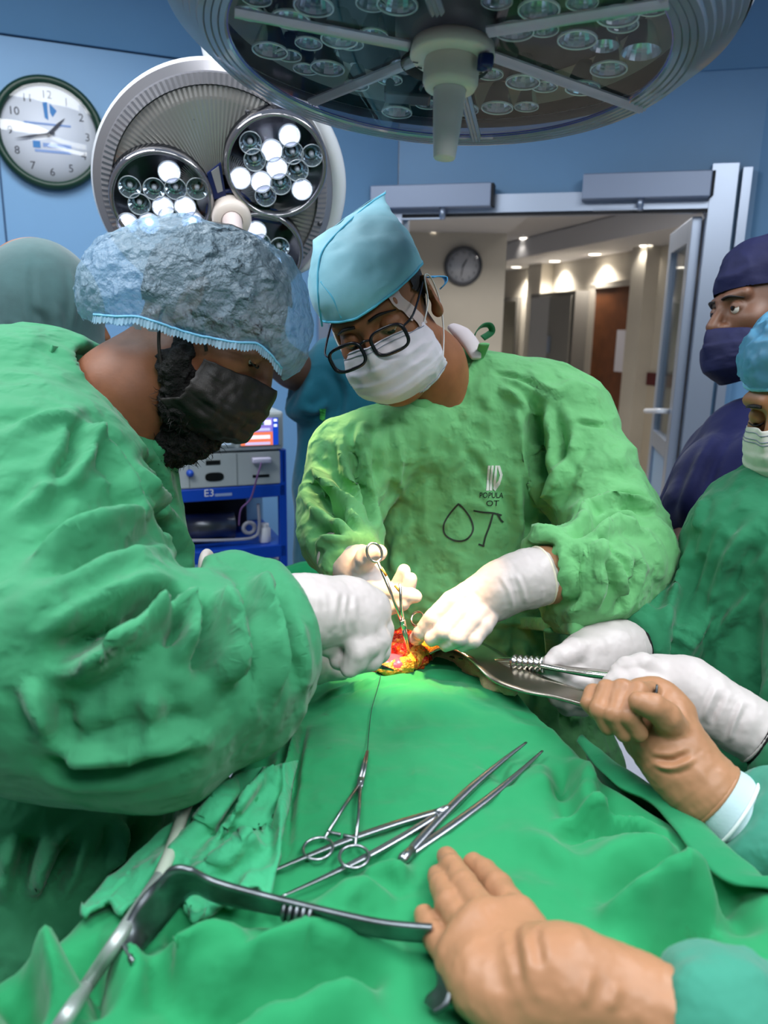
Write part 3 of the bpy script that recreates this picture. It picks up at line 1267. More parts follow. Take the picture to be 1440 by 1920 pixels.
# suspension to the ceiling
top = LC - Ln * 0.09
mesh('suspension_arm', *tube([top, top + [0, 0.0, 0.12], top + [0, 0.05, 0.25], [LC[0], LC[1] + 0.05, ZC + 0.01]], 0.03, 16, 24), M_white, big)
# ---- spot added below its unlit cups to light the operation site
SITE = P(765, 1205, 1.12)


def spot(parent, loc, aim, power, ang, blend, col, soft):
    l = bpy.data.lights.new('lamp_beam', 'SPOT')
    l.energy, l.spot_size, l.spot_blend, l.color, l.shadow_soft_size = power, ang, blend, col, soft
    o = link(bpy.data.objects.new('lamp_beam', l))
    o.parent = parent
    o.location = tuple(np.asarray(loc) - WO[parent.name])
    o.rotation_euler = Vector(np.asarray(aim) - np.asarray(loc)).to_track_quat('-Z', 'Y').to_euler()


spot(big, LC + Ln * 0.175, SITE, 80, math.radians(27), 0.75, (1.0, 0.56, 0.22), 0.03)

# ---- the three-pod lamp behind
TC = P(408, 362, 1.60)
Tn = np.array([0.22, -0.85, -0.48])
Tn /= np.linalg.norm(Tn)
TR = lamp_frame(Tn)
RT = 0.247
tri = thing('surgical_lamp', 'surgical lamp with three pods of lit leds, behind the bouffant cap', 'lamp', TC, 'surgical lamps')
mesh('lamp_shell', *lathe([(RT, 0.0), (RT + 0.004, -0.008), (RT + 0.002, -0.022), (RT - 0.03, -0.045), (0.1, -0.065), (0.0, -0.068)], 96, TR, TC), M_white, tri)
# ribbed cover: radial ribs and a coarser rim band
seg = 260
V, F = lathe([(0.05, 0.030), (0.185, 0.020), (0.19, 0.019), (0.208, 0.014)], seg, TR, TC)
V = V.reshape(4, seg, 3)
V[:, ::2] += Tn * 0.0011
mesh('ribbed_cover', V.reshape(-1, 3), F, mat('ribbed grey plastic', '8d8a86', 0.22, metal=0.35), tri, False)
V, F = lathe([(0.209, 0.014), (0.211, 0.018), (0.230, 0.013), (0.232, 0.009), (RT, 0.0)], seg, TR, TC)
V = V.reshape(5, seg, 3)
V[1:3, ::2] += Tn * 0.0022
mesh('ribbed_rim', V.reshape(-1, 3), F, mat('ribbed rim plastic', '97959a', 0.2, metal=0.4), tri, False)
rib = raw_mesh('cover_screw', *lathe([(0.0, 0.003), (0.004, 0.002), (0.0055, 0.0)], 12), mat('screw grey', '5b5b60', 0.3, metal=0.6))
for (px, py) in ((275, 275), (363, 224), (463, 210), (600, 420), (560, 490)):
    q = to_local(px, py, TR, TC, 0.02)
    instance('cover_screw', rib, tri, toM(TR, TC + TR @ np.array([q[0], q[1], 0.02])))
pods = [((304, 372), 0.098, 'a'), ((517, 307), 0.100, 'b'), ((487, 470), 0.090, 'c')]
leds = {'a': [(515, 490, 0), (612, 498, 0), (672, 430, 1), (697, 497, 0), (783, 497, 0), (553, 558, 0), (648, 570, 1), (735, 570, 1), (672, 612, 0), (507, 635, 1), (592, 635, 1), (765, 630, 1)],
        'b': [(995, 315, 0), (1150, 285, 1), (1080, 345, 1), (1163, 355, 0), (1240, 365, 0), (1012, 383, 0), (1100, 415, 1), (1183, 425, 0), (955, 455, 1), (1038, 470, 1), (1115, 478, 0), (1200, 500, 1), (1055, 525, 0)],
        'c': [(1018, 665, 1), (1035, 715, 0), (1110, 730, 0), (1080, 790, 1), (1000, 790, 0), (1040, 850, 0)]}
cupP = raw_mesh('reflector_cup', *cup_mesh(0.0225, 0.020, 18), M_cup, False)
cupQ = raw_mesh('reflector_cup', *cup_mesh(0.0225, 0.020, 18), clear('lit reflector cup', 0.35, 0.12, (0.9, 0.93, 1.0), 0.45, 'f2f4ff'), False)
lensL = raw_mesh('led_lens', *lathe([(0.0, 0.006), (0.006, 0.004), (0.0085, -0.003), (0.0085, -0.008)], 16), M_led)
glowL = raw_mesh('lit_reflector', *lathe([(0.0085, -0.007), (0.0150, -0.004), (0.0195, 0.001)], 18), glow('lit reflector face', 'c9d2f2', 0.75))
lensO = raw_mesh('led_lens', *lathe([(0.0, 0.004), (0.0045, 0.003), (0.006, -0.008)], 12), M_ledoff)
rimP = raw_mesh('cup_rim', *lathe([(0.0225, -0.001), (0.0225, 0.0015), (0.0208, 0.0015), (0.0208, -0.001), (0.0225, -0.001)], 24), M_rimc)
for ((px, py), r, key) in pods:
    q = to_local(px, py, TR, TC, 0.03)
    pc = TC + TR @ np.array([q[0], q[1], 0.0])
    pod = mesh('led_pod', *lathe([(0.0, 0.028), (r * 0.93, 0.028), (r * 0.95, 0.046), (r * 1.02, 0.048), (r * 1.06, 0.038), (r * 1.08, 0.010)], 64, TR, pc), mat('dark pod', '14161b', 0.2, spec=0.7), tri)
    mesh('pod_bezel', *lathe([(r * 0.94, 0.047), (r * 0.955, 0.056), (r * 1.03, 0.054), (r * 1.06, 0.040)], 64, TR, pc), clear('pod clear bezel', 0.3, 0.08, (0.75, 0.75, 0.8), 0.25, '8b8890'), pod)
    mesh('pod_cover', *lathe([(0.0, 0.060), (r * 0.6, 0.058), (r * 0.95, 0.052)], 48, TR, pc), M_cover, pod)
    for (x, y, on) in leds[key]:
        u = to_local(x / 2.118, y / 2.118 + 120, TR, TC, 0.05)
        o = TC + TR @ np.array([u[0], u[1], 0.048])
        Mx = Matrix.Translation(-Vector(WO[pod.name])) @ toM(TR, o)
        c = link(bpy.data.objects.new('reflector_cup', cupQ if on else cupP))
        c.parent = tri
        c.matrix_local = Mx
        for nm_, me_ in ((('led_lens', lensL), ('lit_reflector', glowL), ('cup_rim', rimP)) if on else (('led_lens', lensO), ('cup_rim', rimP))):
            z = link(bpy.data.objects.new(nm_, me_))
            z.parent = c
            z.location = (0, 0, -0.006 if nm_ == 'led_lens' else 0)
hq = to_local(434, 408, TR, TC, 0.05)
H2 = TC + TR @ np.array([hq[0], hq[1], 0])
mesh('handle_well', *lathe([(0.052, 0.028), (0.05, 0.034), (0.045, 0.034)], 40, TR, H2), M_navy, tri)
mesh('handle_base', *lathe([(0.041, 0.02), (0.041, 0.060), (0.036, 0.072), (0.022, 0.072)], 40, TR, H2), M_ivory, tri)
mesh('lamp_handle', *lathe([(0.021, 0.07), (0.020, 0.09), (0.016, 0.17), (0.0, 0.171)], 28, TR, H2), mat('pinkish handle plastic', 'd9c8c4', 0.45), tri)  # handle in one even pinkish colour
for (c4, m_, nm_) in ((((388, 326), (402, 374), (424, 368), (414, 306)), M_navy, 'trim_bracket'), (((396, 322), (408, 362), (418, 358), (410, 312)), mat('pale bracket', '9a9a9c', 0.3), 'pale_inset'),
                      (((470, 388), (530, 396), (528, 422), (472, 412)), M_navy, 'trim_bracket'), (((474, 394), (524, 401), (522, 416), (476, 408)), MATS['pale bracket'], 'pale_inset')):
    zz = 0.036 if m_ is M_navy else 0.0385
    Vt = np.array([[*to_local(a, b, TR, TC, zz)[:2], z] for z in (zz - 0.012, zz) for a, b in c4])
    Fq = [[0, 1, 2, 3], [7, 6, 5, 4]] + [[i, 4 + i, 4 + (i + 1) % 4, (i + 1) % 4] for i in range(4)]
    mesh(nm_, Vt @ TR.T + TC, Fq, m_, tri, False)
gpts = []
for a_ in np.linspace(-0.55, 1.0, 16):
    e = np.array([math.cos(a_), math.sin(a_), 0])
    gpts.append(TC + TR @ (e * (RT + 0.012)) - Tn * 0.012)
gright = to_local(655, 330, TR, TC, 0.0)
a0_ = math.atan2(gright[1], gright[0])
gpts = [TC + TR @ np.array([math.cos(a0_ + t) * (RT + 0.010), math.sin(a0_ + t) * (RT + 0.010), -0.016]) for t in np.linspace(-0.95, 0.8, 24)]
mesh('side_grip', *tube(gpts, [0.004] + [0.010 + 0.011 * math.sin(math.pi * k / 21) for k in range(22)] + [0.004], 14), M_white, tri)
bt = TC - Tn * 0.06
mesh('suspension_arm', *tube([bt, bt - Tn * 0.1, bt - Tn * 0.12 + [0, 0.1, 0.2], [bt[0] - 0.2, bt[1] + 0.3, ZC + 0.01]], 0.028, 16, 24), M_white, tri)
spot(tri, TC + Tn * 0.18, SITE, 55, math.radians(13), 0.6, (1.0, 0.66, 0.32), 0.05)

# ================================================================== TABLE, PATIENT, DRAPES
def cloth(name, col, cr=0.35, crs=26, var=0.06, spots=None, rough=0.8):
    return mat(name, col, rough, spec=0.25, var=var, vscale=14, sheen=0.15, spots=spots,
               bumps=(('crumple', crs, cr, 0.030), ('crumple', crs * 2.6, cr * 0.8, 0.012), ('noise', 9, cr * 0.9, 0.02), ('noise', 900, 0.12, 0.0006)))


M_drape = cloth('bright green drape', '228b57', 0.45, 16, 0.05, spots=[('2f4a2c', 13, 0.66, 0.4)])
M_towel = cloth('soft green towel', '3fa878', 0.5, 40)
M_skin_p = mat('patient skin', 'c98a55', 0.45, var=0.12, vscale=30, sss=0.15, bumps=(('noise', 200, 0.1, 0.001),))

ZD = 1.06
tb = thing('operating_table', 'operating table under the green drapes', 'table', (0.03, 0.72, 0.0))
M_tbl = mat('table steel', '9aa0a8', 0.3, metal=0.8)
mesh('table_top', *box((0.03, 0.74, 0.80), (0.46, 1.05, 0.05), None, 0.01), M_tbl, tb, False)
mesh('mattress', *box((0.03, 0.74, 0.845), (0.45, 1.03, 0.04), None, 0.015), mat('black mattress', '16181c', 0.5), tb)
mesh('column', *box((0.03, 0.74, 0.43), (0.22, 0.26, 0.72), None, 0.02), M_tbl, tb)
mesh('base', *box((0.03, 0.74, 0.05), (0.5, 0.8, 0.1), None, 0.03), M_tbl, tb)

# patient: one continuous trunk under the drape, bare around the operation site
pt = thing('person', 'patient lying under the green drape, skin bare beside the open wound', 'person', (0.03, 0.75, 0.866))
f = Field(0.009)
f.ell((0.03, 0.72, 0.955), (0.20, 0.36, 0.088), None, 0.03)
f.ell((0.03, 1.00, 0.955), (0.18, 0.20, 0.088), None, 0.06)
f.ell((0.02, 0.42, 0.95), (0.17, 0.22, 0.08), None, 0.06)
f.ell((-0.02, 1.04, 0.985), (0.14, 0.10, 0.062), None, 0.05)
f.half((0, 0, 0.868), (0, 0, -1))
V, F = f.mesh(2)
mesh('body', V, F, M_skin_p, pt)

# the open wound: wet tissue, red with yellow fat
M_flesh = mat('wet tissue', 'b01208', 0.22, spec=0.6, var=0.45, vscale=70, spots=[('e0611e', 110, 0.50, 0.8), ('eaa838', 130, 0.60, 0.95), ('6a0606', 90, 0.62, 0.8)],
              bumps=(('noise', 140, 0.9, 0.008), ('noise', 380, 0.6, 0.003)))
M_fat = mat('yellow fat', 'dd9a34', 0.3, spec=0.5, var=0.3, vscale=120, spots=[('c8401a', 80, 0.54, 0.85), ('f0cc70', 150, 0.6, 0.8)], bumps=(('noise', 200, 0.9, 0.006),))
f = Field(0.0032)
f.ell(P(730, 1222, 1.12), (0.040, 0.032, 0.026), None, 0.012)
f.ell(P(752, 1215, 1.14), (0.030, 0.034, 0.024), None, 0.012)
f.ell(P(712, 1240, 1.09), (0.034, 0.024, 0.018), None, 0.012)
f.ell(P(775, 1232, 1.11), (0.024, 0.024, 0.016), None, 0.012)
V, F = f.mesh(1)
N_ = vnormals(V, F)
V = V + N_ * (0.0035 * ridged(V * 55 + 3, 2) + 0.002 * fbm(V * 140, 2))[:, None]
wd_ = mesh('wound_tissue', V, F, M_flesh, pt)
f = Field(0.0032)
f.chain([P(770, 1240, 1.085), P(788, 1222, 1.11), P(812, 1206, 1.14), P(826, 1203, 1.16)], [0.010, 0.013, 0.011, 0.007], 0.01)
f.chain([P(765, 1245, 1.07), P(742, 1252, 1.065), P(715, 1254, 1.06)], [0.010, 0.009, 0.007], 0.01)
V, F = f.mesh(1)
N_ = vnormals(V, F)
V = V + N_ * (0.003 * ridged(V * 80, 2))[:, None]
mesh('fat_edge', V, F, M_fat, wd_)
f = Field(0.003)
f.ell(P(735, 1243, 1.07), (0.022, 0.018, 0.012), None, 0.01)
V, F = f.mesh(1)
mesh('pink_membrane', V, F, mat('pink membrane', 'e8506a', 0.15, spec=0.7, var=0.2, vscale=60), wd_)
# dark hair line beside the bare skin
f = Field(0.005)
f.ell(P(592, 1262, 1.09), (0.035, 0.02, 0.02), None, 0.01)
V, F = f.mesh(1)
V = V + vnormals(V, F) * (0.004 * fbm(V * 120, 3))[:, None]
mesh('dark_hair', V, F, mat('dark hair', '2a1a12', 0.8, var=0.5, vscale=200), pt)

# ---- main drape: rows run across the table from the left fall to the right fall
Lc = np.array([[-0.42, 0.18], [-0.36, 0.40], [-0.300, 0.49], [-0.262, 0.555], [-0.208, 0.67], [-0.155, 0.82], [-0.108, 0.955]])
Rc = np.array([[0.50, 0.18], [0.45, 0.42], [0.385, 0.56], [0.325, 0.68], [0.272, 0.755], [0.235, 0.84], [0.185, 0.97]])
nv, nu = 150, 150
Lr, Rr2 = resample(np.c_[Lc, np.zeros(7)], nv)[:, :2], resample(np.c_[Rc, np.zeros(7)], nv)[:, :2]
uu = np.concatenate([-np.linspace(1, 0.04, 26), np.linspace(0, 1, nu), 1 + np.linspace(0.04, 1, 30)])
V = []
for i in range(nv):
    v = i / (nv - 1)
    for u in uu:
        t = min(max(u, 0), 1)
        p = Lr[i] * (1 - t) + Rr2[i] * t
        bul = 0.112 * math.sin(math.pi * min(1, t) ** 1.5) * max(0, (v - 0.45) / 0.55) ** 1.6
        p = p + [0, bul]
        z = ZD + 0.012 * math.sin(math.pi * t) + 0.02 * max(0, 0.35 - v)
        if v > 0.8:                                    # lifts over the flank just before the hem
            z += 0.010 * math.sin(math.pi * t) * (v - 0.8) / 0.2
        e = min(t, 1 - t)
        z -= 0.03 * max(0, 1 - e / 0.06) ** 2
        if u < 0:
            s = -u
            dr = np.array([-0.85, 0.5])
            p = p + dr * (0.05 * (1 - math.exp(-s * 5)))
            z -= 0.55 * s + 0.02 * (1 - math.exp(-s * 8))
        elif u > 1:
            s = u - 1
            dr = np.array([0.9, 0.45])
            p = p + dr * (0.05 * (1 - math.exp(-s * 5)))
            z -= 0.50 * s + 0.02 * (1 - math.exp(-s * 8))
        V.append([p[0], p[1], z])
V = np.array(V)
m_ = len(uu)
F = np.array([[i * m_ + j, i * m_ + j + 1, (i + 1) * m_ + j + 1, (i + 1) * m_ + j] for i in range(nv - 1) for j in range(m_ - 1)])
warp = np.stack([vnoise(V * 4), vnoise(V * 4 + 7), V[:, 2] * 0], 1) * 0.5
V[:, 2] += 0.0045 * ridged(V * [7, 9, 0] + warp, 2) + 0.0016 * ridged(V * [26, 22, 0] + warp * 2, 2)
dlines = [
    # hem seam beside the wound
    ([(578, 1322), (640, 1290), (740, 1272), (820, 1262), (900, 1276), (980, 1318)], 0.004, 0.0035),
    ([(578, 1330), (640, 1299), (740, 1281), (820, 1271), (900, 1285)], 0.003, -0.003),
    # long vertical seam under the instruments
    ([(562, 1350), (545, 1430), (532, 1520), (522, 1660)], 0.005, 0.006), ([(574, 1350), (556, 1430), (542, 1520), (532, 1660)], 0.004, -0.005),
    # tension lines, right half
    ([(1085, 1420), (1100, 1510), (1130, 1570)], 0.012, 0.012), ([(1060, 1430), (1070, 1500)], 0.015, -0.010),
    ([(1040, 1550), (1110, 1540), (1200, 1555), (1280, 1560)], 0.010, 0.008), ([(1040, 1565), (1110, 1556), (1200, 1572), (1270, 1580)], 0.008, -0.007),
    ([(1150, 1760), (1250, 1715), (1330, 1700), (1400, 1740)], 0.022, 0.022), ([(1180, 1800), (1260, 1760), (1350, 1760)], 0.02, -0.018),
    ([(1330, 1600), (1350, 1680), (1420, 1760)], 0.02, -0.016), ([(1090, 1640), (1180, 1600), (1290, 1610)], 0.02, 0.008),
    ([(960, 1560), (1040, 1600), (1100, 1650)], 0.015, 0.005), ([(880, 1420), (930, 1440), (960, 1480)], 0.012, -0.004),
    # left of the instruments: pulled folds
    ([(470, 1400), (420, 1480), (390, 1560)], 0.012, 0.012), ([(505, 1400), (470, 1480), (400, 1560), (350, 1600)], 0.010, -0.010),
    ([(540, 1440), (480, 1520), (420, 1570)], 0.010, 0.010), ([(520, 1540), (470, 1560), (400, 1600)], 0.010, -0.008), ([(510, 1600), (450, 1610), (390, 1620)], 0.009, 0.008),
    # near folds sweeping left
    ([(760, 1690), (680, 1690), (600, 1720), (530, 1760)], 0.018, 0.014), ([(780, 1650), (720, 1640), (660, 1660)], 0.012, 0.010),
    ([(770, 1790), (640, 1790), (480, 1830), (260, 1850)], 0.020, 0.020), ([(760, 1830), (640, 1830), (500, 1870), (300, 1890)], 0.018, -0.016),
    ([(600, 1740), (450, 1790), (330, 1820), (230, 1800)], 0.016, 0.014), ([(560, 1760), (440, 1815), (330, 1845)], 0.012, -0.012),
    ([(60, 1800), (110, 1850), (140, 1910)], 0.014, 0.016), ([(30, 1850), (60, 1890), (90, 1918)], 0.014, -0.014), ([(130, 1780), (180, 1830), (200, 1910)], 0.014, -0.014),
    ([(200, 1790), (230, 1840), (250, 1910)], 0.012, 0.012), ([(740, 1890), (600, 1880), (420, 1910)], 0.02, 0.014),
    ([(1000, 1880), (1080, 1840), (1160, 1830)], 0.02, 0.012),
]
dlines = [(l, w, amp * 1.9) for l, w, amp in dlines]
V = fold(V, F, dlines)
V_dr, F_dr = V, F
dr_ = mesh('surgical_drape', V, F, M_drape)
tag(dr_, 'large bright green drape spread over the patient, instruments lying on it', 'drape')
so = dr_.modifiers.new('thickness', 'SOLIDIFY')
so.thickness = 0.003
so.offset = -1
DT = bvh(V_dr, F_dr)


def ond(px, py, lift=0.0):
    h, n = hit(DT, px, py)
    if h is None:
        h = OnZ(px, py, ZD)
    v = DIR(px, py)
    return np.asarray(h) + v * (lift / v[2])


# ---- hem strip of the side sheet, overlapping the right edge
inn = [(1083, 1392), (1120, 1440), (1165, 1478), (1215, 1500), (1262, 1552), (1310, 1612), (1372, 1655), (1440, 1668), (1500, 1690)]
out = [(1095, 1385), (1150, 1430), (1200, 1462), (1262, 1500), (1330, 1555), (1400, 1618), (1440, 1652), (1500, 1660), (1560, 1690)]
zi = [1.052, 1.060, 1.064, 1.066, 1.072, 1.076, 1.080, 1.080, 1.08]
inn3 = np.array([OnZ(a, b, z) for (a, b), z in zip(inn, zi)])
out3 = np.array([OnZ(a, b, z - 0.004) for (a, b), z in zip(out, zi)])
n_ = 80
I3, O3 = resample(inn3, n_), resample(out3, n_)
rows = []
for k in range(12):
    t = k / 11
    rows.append(I3 * (1 - t) + O3 * t + np.array([0, 0, 1]) * 0.006 * math.sin(math.pi * t))
for k in range(1, 16):
    t = k / 15
    rows.append(O3 + np.array([0.06 * t + 0.01 * math.sin(t * 9), 0.03 * t, -0.45 * t - 0.004]))
V = np.stack(rows, 1).reshape(-1, 3)
m_ = len(rows)
F = np.array([[i * m_ + j, (i + 1) * m_ + j, (i + 1) * m_ + j + 1, i * m_ + j + 1] for i in range(n_ - 1) for j in range(m_ - 1)])
V = V + vnormals(V, F) * (0.0025 * ridged(V * 22, 2))[:, None]
sd_ = mesh('side_drape', V, F, cloth('deep green side sheet', '1f8556', 0.3, 24))
tag(sd_, 'darker green side sheet whose hem overlaps the right edge of the big drape', 'drape')
so = sd_.modifiers.new('thickness', 'SOLIDIFY')
so.thickness = 0.004

# ---- small towel lying on the drape at the left, frayed hem towards the viewer
def patch(px4, nu_, nv_, lift):
    a, b, c, d = [np.array(q, float) for q in px4]
    V = []
    for i in range(nv_):
        for j in range(nu_):
            u, v = j / (nu_ - 1), i / (nv_ - 1)
            q = (a * (1 - u) + b * u) * (1 - v) + (d * (1 - u) + c * u) * v
            V.append(ond(q[0], q[1], lift))
    F = np.array([[i * nu_ + j, (i + 1) * nu_ + j, (i + 1) * nu_ + j + 1, i * nu_ + j + 1] for i in range(nv_ - 1) for j in range(nu_ - 1)])
    return np.array(V), F


V, F = patch(((405, 1470), (560, 1430), (505, 1705), (150, 1705)), 60, 60, 0.007)
g = np.arange(60)
hemw = np.zeros((60, 60))
hemw[-9:] = (np.linspace(0, 1, 9) ** 2)[:, None]
V = V.reshape(60, 60, 3)
V[..., 1] -= 0.010 * np.sin(g * 0.55)[None, :] * hemw + 0.01 * np.sin(g * 0.21)[None, :] * hemw
V[-2, :, 2] += 0.004
V = V.reshape(-1, 3)
V[:, 2] += 0.004 * ridged(V * [30, 16, 0] + 5, 2) + 0.002
V = fold(V, F, [([(480, 1420), (420, 1500), (370, 1590)], 0.010, 0.012), ([(530, 1440), (470, 1530), (400, 1610)], 0.009, -0.009), ([(500, 1520), (430, 1600), (300, 1680)], 0.010, 0.010),
                ([(420, 1470), (350, 1570), (240, 1680)], 0.009, 0.008), ([(460, 1640), (380, 1690), (330, 1735)], 0.009, -0.008)])
tw = mesh('surgical_towel', V, F, M_towel)
tag(tw, 'crumpled green towel lying at the left side under the steel retractor', 'towel')
so = tw.modifiers.new('thickness', 'SOLIDIFY')
so.thickness = 0.005

# far green sheet behind, between the two surgeons
q4 = [(470, 1100), (600, 1062), (760, 1085), (760, 1160)]
V = []
for i in range(30):
    for j in range(40):
        u, v = j / 39, i / 29
        x = 400 + 400 * u
        V.append(P(x, 1100 - 44 * math.sin(math.pi * min(1, u * 1.05)) + 150 * v, 1.62 - 0.22 * v))
V = np.array(V)
F = np.array([[i * 40 + j, (i + 1) * 40 + j, (i + 1) * 40 + j + 1, i * 40 + j + 1] for i in range(29) for j in range(39)])
V = crumple(V, vnormals(V, F), 0.006, 14, 2)
fs = mesh('trolley_drape', V, F, cloth('dark green far sheet', '0f8a54', 0.3, 20))
tag(fs, 'dark green sheet over a trolley seen behind the gloved hands', 'drape')
so = fs.modifiers.new('thickness', 'SOLIDIFY')
so.thickness = 0.004
lo_ = V.min(0)
hi_ = V.max(0)
tr2 = thing('instrument_trolley', 'draped steel trolley behind the two surgeons', 'trolley', ((lo_[0] + hi_[0]) / 2, (lo_[1] + hi_[1]) / 2, 0))
mesh('trolley_top', *box(((lo_[0] + hi_[0]) / 2, (lo_[1] + hi_[1]) / 2, lo_[2] - 0.03), (0.4, 0.25, 0.03), None, 0.005), M_tbl, tr2, False)
for sx in (-1, 1):
    for sy in (-1, 1):
        x, y = (lo_[0] + hi_[0]) / 2 + sx * 0.18, (lo_[1] + hi_[1]) / 2 + sy * 0.11
        mesh('trolley_leg', *tube([(x, y, 0.0), (x, y, lo_[2] - 0.03)], 0.012, 10), M_tbl, tr2)

# ================================================================== INSTRUMENTS
M_steel = steel('instrument steel', 'a9adb2', 0.28)
M_steelb = steel('bright steel', 'd6d2ca', 0.2)
M_gold = mat('gold ratchet', 'c9923a', 0.3, metal=0.9)


def ring3(c, u, v, ru, rv, r, n=28):
    a = np.linspace(0, 2 * math.pi, n + 1)
    pts = np.array([c + u * ru * math.cos(t) + v * rv * math.sin(t) for t in a])
    m = 10
    w = np.cross(u, v)
    V, F = [], []
    for i in range(n):
        p = pts[i]
        rad = (p - c) / np.linalg.norm(p - c)
        for k in range(m):
            b = 2 * math.pi * k / m
            V.append(p + rad * r * math.cos(b) + w * r * math.sin(b))
    for i in range(n):
        for k in range(m):
            F.append([i * m + k, ((i + 1) % n) * m + k, ((i + 1) % n) * m + (k + 1) % m, i * m + (k + 1) % m])
    return np.array(V), F


def clampish(label, tip, joint, ra, rb, nrm, ring_a=True, ring_b=True, rr=(0.0145, 0.0125), w=0.0030, gold=False, m=None):
    """needle holder / artery clamp: jaws, box joint, two shanks with finger rings"""
    m = m or M_steel
    lo = min(np.array([tip, joint, ra, rb])[:, 2])
    t = thing('needle_holder', label, 'needle holder', (joint[0], joint[1], lo))
    nrm = np.asarray(nrm, float) / np.linalg.norm(nrm)
    ax = (tip - joint) / np.linalg.norm(tip - joint)
    side = np.cross(nrm, ax)
    for s in (-1, 1):
        mesh('jaw', *tube([joint + side * s * 0.0016, (joint * 0.5 + tip * 0.5) + side * s * 0.0016, tip + side * s * 0.0009], [w * 1.0, w * 0.85, w * 0.42], 8), m, t)
    mesh('box_joint', *box(joint, (w * 3.4, 0.016, w * 2.2), np.stack([side, ax, nrm], 1), 0.0012), m, t)
    mesh('joint_screw', *lathe([(0, w * 1.35), (w * 0.8, w * 1.25), (w * 0.8, 0)], 10, frame(nrm), joint), m, t)
    for (r_, s, has) in ((ra, 1, ring_a), (rb, -1, ring_b)):
        d = joint - r_
        L = np.linalg.norm(d)
        d = d / L
        start = r_ + d * (rr[0] if has else 0)
        mesh('shank', *tube([joint, joint * 0.5 + start * 0.5 + side * 0.001 * s, start], [w * 1.0, w * 0.85, w * 0.8], 8), m, t)
        u = d
        v = np.cross(nrm, u)
        if has:
            mesh('finger_ring', *ring3(r_, u, v, rr[0], rr[1], w * 0.75), m, t)
        inw = (joint - r_) * 0.22 + r_
        oth = rb if s == 1 else ra
        dd_ = (oth - r_) / np.linalg.norm(oth - r_)
        mesh('ratchet', *box(inw + dd_ * 0.006, (0.014, 0.003, 0.004), np.stack([dd_, np.cross(nrm, dd_), nrm], 1), 0.0008), M_gold if gold else m, t)
    return t


lift = 0.006
clampish('steel needle holder with two finger rings lying on the green drape', ond(689, 1408, 0.010), ond(676, 1468, lift), ond(596, 1591, lift), ond(664, 1606, lift + 0.004), (0, 0, 1), rr=(0.0150, 0.0135), w=0.0022)


def forceps(label, hinge, tipa, tipb, lift_, wmax=0.0042):
    t = thing('tissue_forceps', label, 'forceps', hinge - [0, 0, 0.004])
    up = np.array([0, 0, 1.0])
    for tp in (tipa, tipb):
        ax = (tp - hinge)
        L = np.linalg.norm(ax)
        ax /= L
        sd2 = np.cross(up, ax)
        bow = np.sign(np.dot(np.cross(ax, (tipa + tipb) / 2 - hinge), up)) * -1
        pts = [hinge + ax * L * k + sd2 * bow * 0.006 * math.sin(math.pi * k) for k in (0, 0.08, 0.3, 0.55, 0.8, 1.0)]
        sect = np.array([[-1, -.35], [-.8, -.6], [.8, -.6], [1, -.35], [1, .35], [.8, .6], [-.8, .6], [-1, .35]])
        mesh('forceps_arm', *tube(pts, [wmax * 0.8, wmax * 0.95, wmax, wmax * 0.95, wmax * 0.6, wmax * 0.28], n=24, sect=sect, up=up), M_steel, t)
    d = hinge - (tipa + tipb) / 2
    d /= np.linalg.norm(d)
    mesh('hinge_end', *tube([hinge - d * 0.014, hinge, hinge + d * 0.004], [wmax * 1.25, wmax * 1.25, wmax * 0.9], 10), M_steel, t)
    return t


forceps('long steel forceps with open legs lying beneath the needle holder rings', ond(838, 1517, 0.005), ond(478, 1648, 0.006), ond(527, 1681, 0.006), 0.0, 0.0036)
forceps('steel tweezers with spread tips, lying right of the needle holder', ond(756, 1611, 0.006), ond(987, 1392, 0.016), ond(1017, 1408, 0.010), 0.0, 0.0046)

# suture thread from the hem to the needle holder's jaws
th = mesh('suture_thread', *tube([ond(689, 1406, 0.010), ond(692, 1370, 0.004), ond(697, 1330, 0.003), ond(708, 1290, 0.003), P(714, 1266, 1.04)], 0.0005, 6, 40), mat('dark thread', '14302a', 0.6))
tag(th, 'thin dark suture thread running up the drape to the wound', 'thread')


def ribbon(E1, E2, th_, n=60):
    A, B = resample(E1, n), resample(E2, n)
    k = 7
    rows = [A * (1 - j / (k - 1)) + B * (j / (k - 1)) for j in range(k)]
    top = np.stack(rows, 1)
    Fq = np.array([[i * k + j, i * k + j + 1, (i + 1) * k + j + 1, (i + 1) * k + j] for i in range(n - 1) for j in range(k - 1)])
    Vt = top.reshape(-1, 3)
    Nn = vnormals(Vt, Fq)
    Vb = Vt - Nn * th_
    m = len(Vt)
    F = Fq.tolist() + (Fq[:, ::-1] + m).tolist()
    for i in range(n - 1):
        F.append([(i + 1) * k, i * k, i * k + m, (i + 1) * k + m][::-1])
        F.append([i * k + k - 1, (i + 1) * k + k - 1, (i + 1) * k + k - 1 + m, i * k + k - 1 + m][::-1])
    for j in range(k - 1):
        F.append([j, j + 1, j + 1 + m, j + m][::-1])
        e = (n - 1) * k
        F.append([e + j + 1, e + j, e + j + m, e + j + 1 + m][::-1])
    return np.concatenate([Vt, Vb]), F


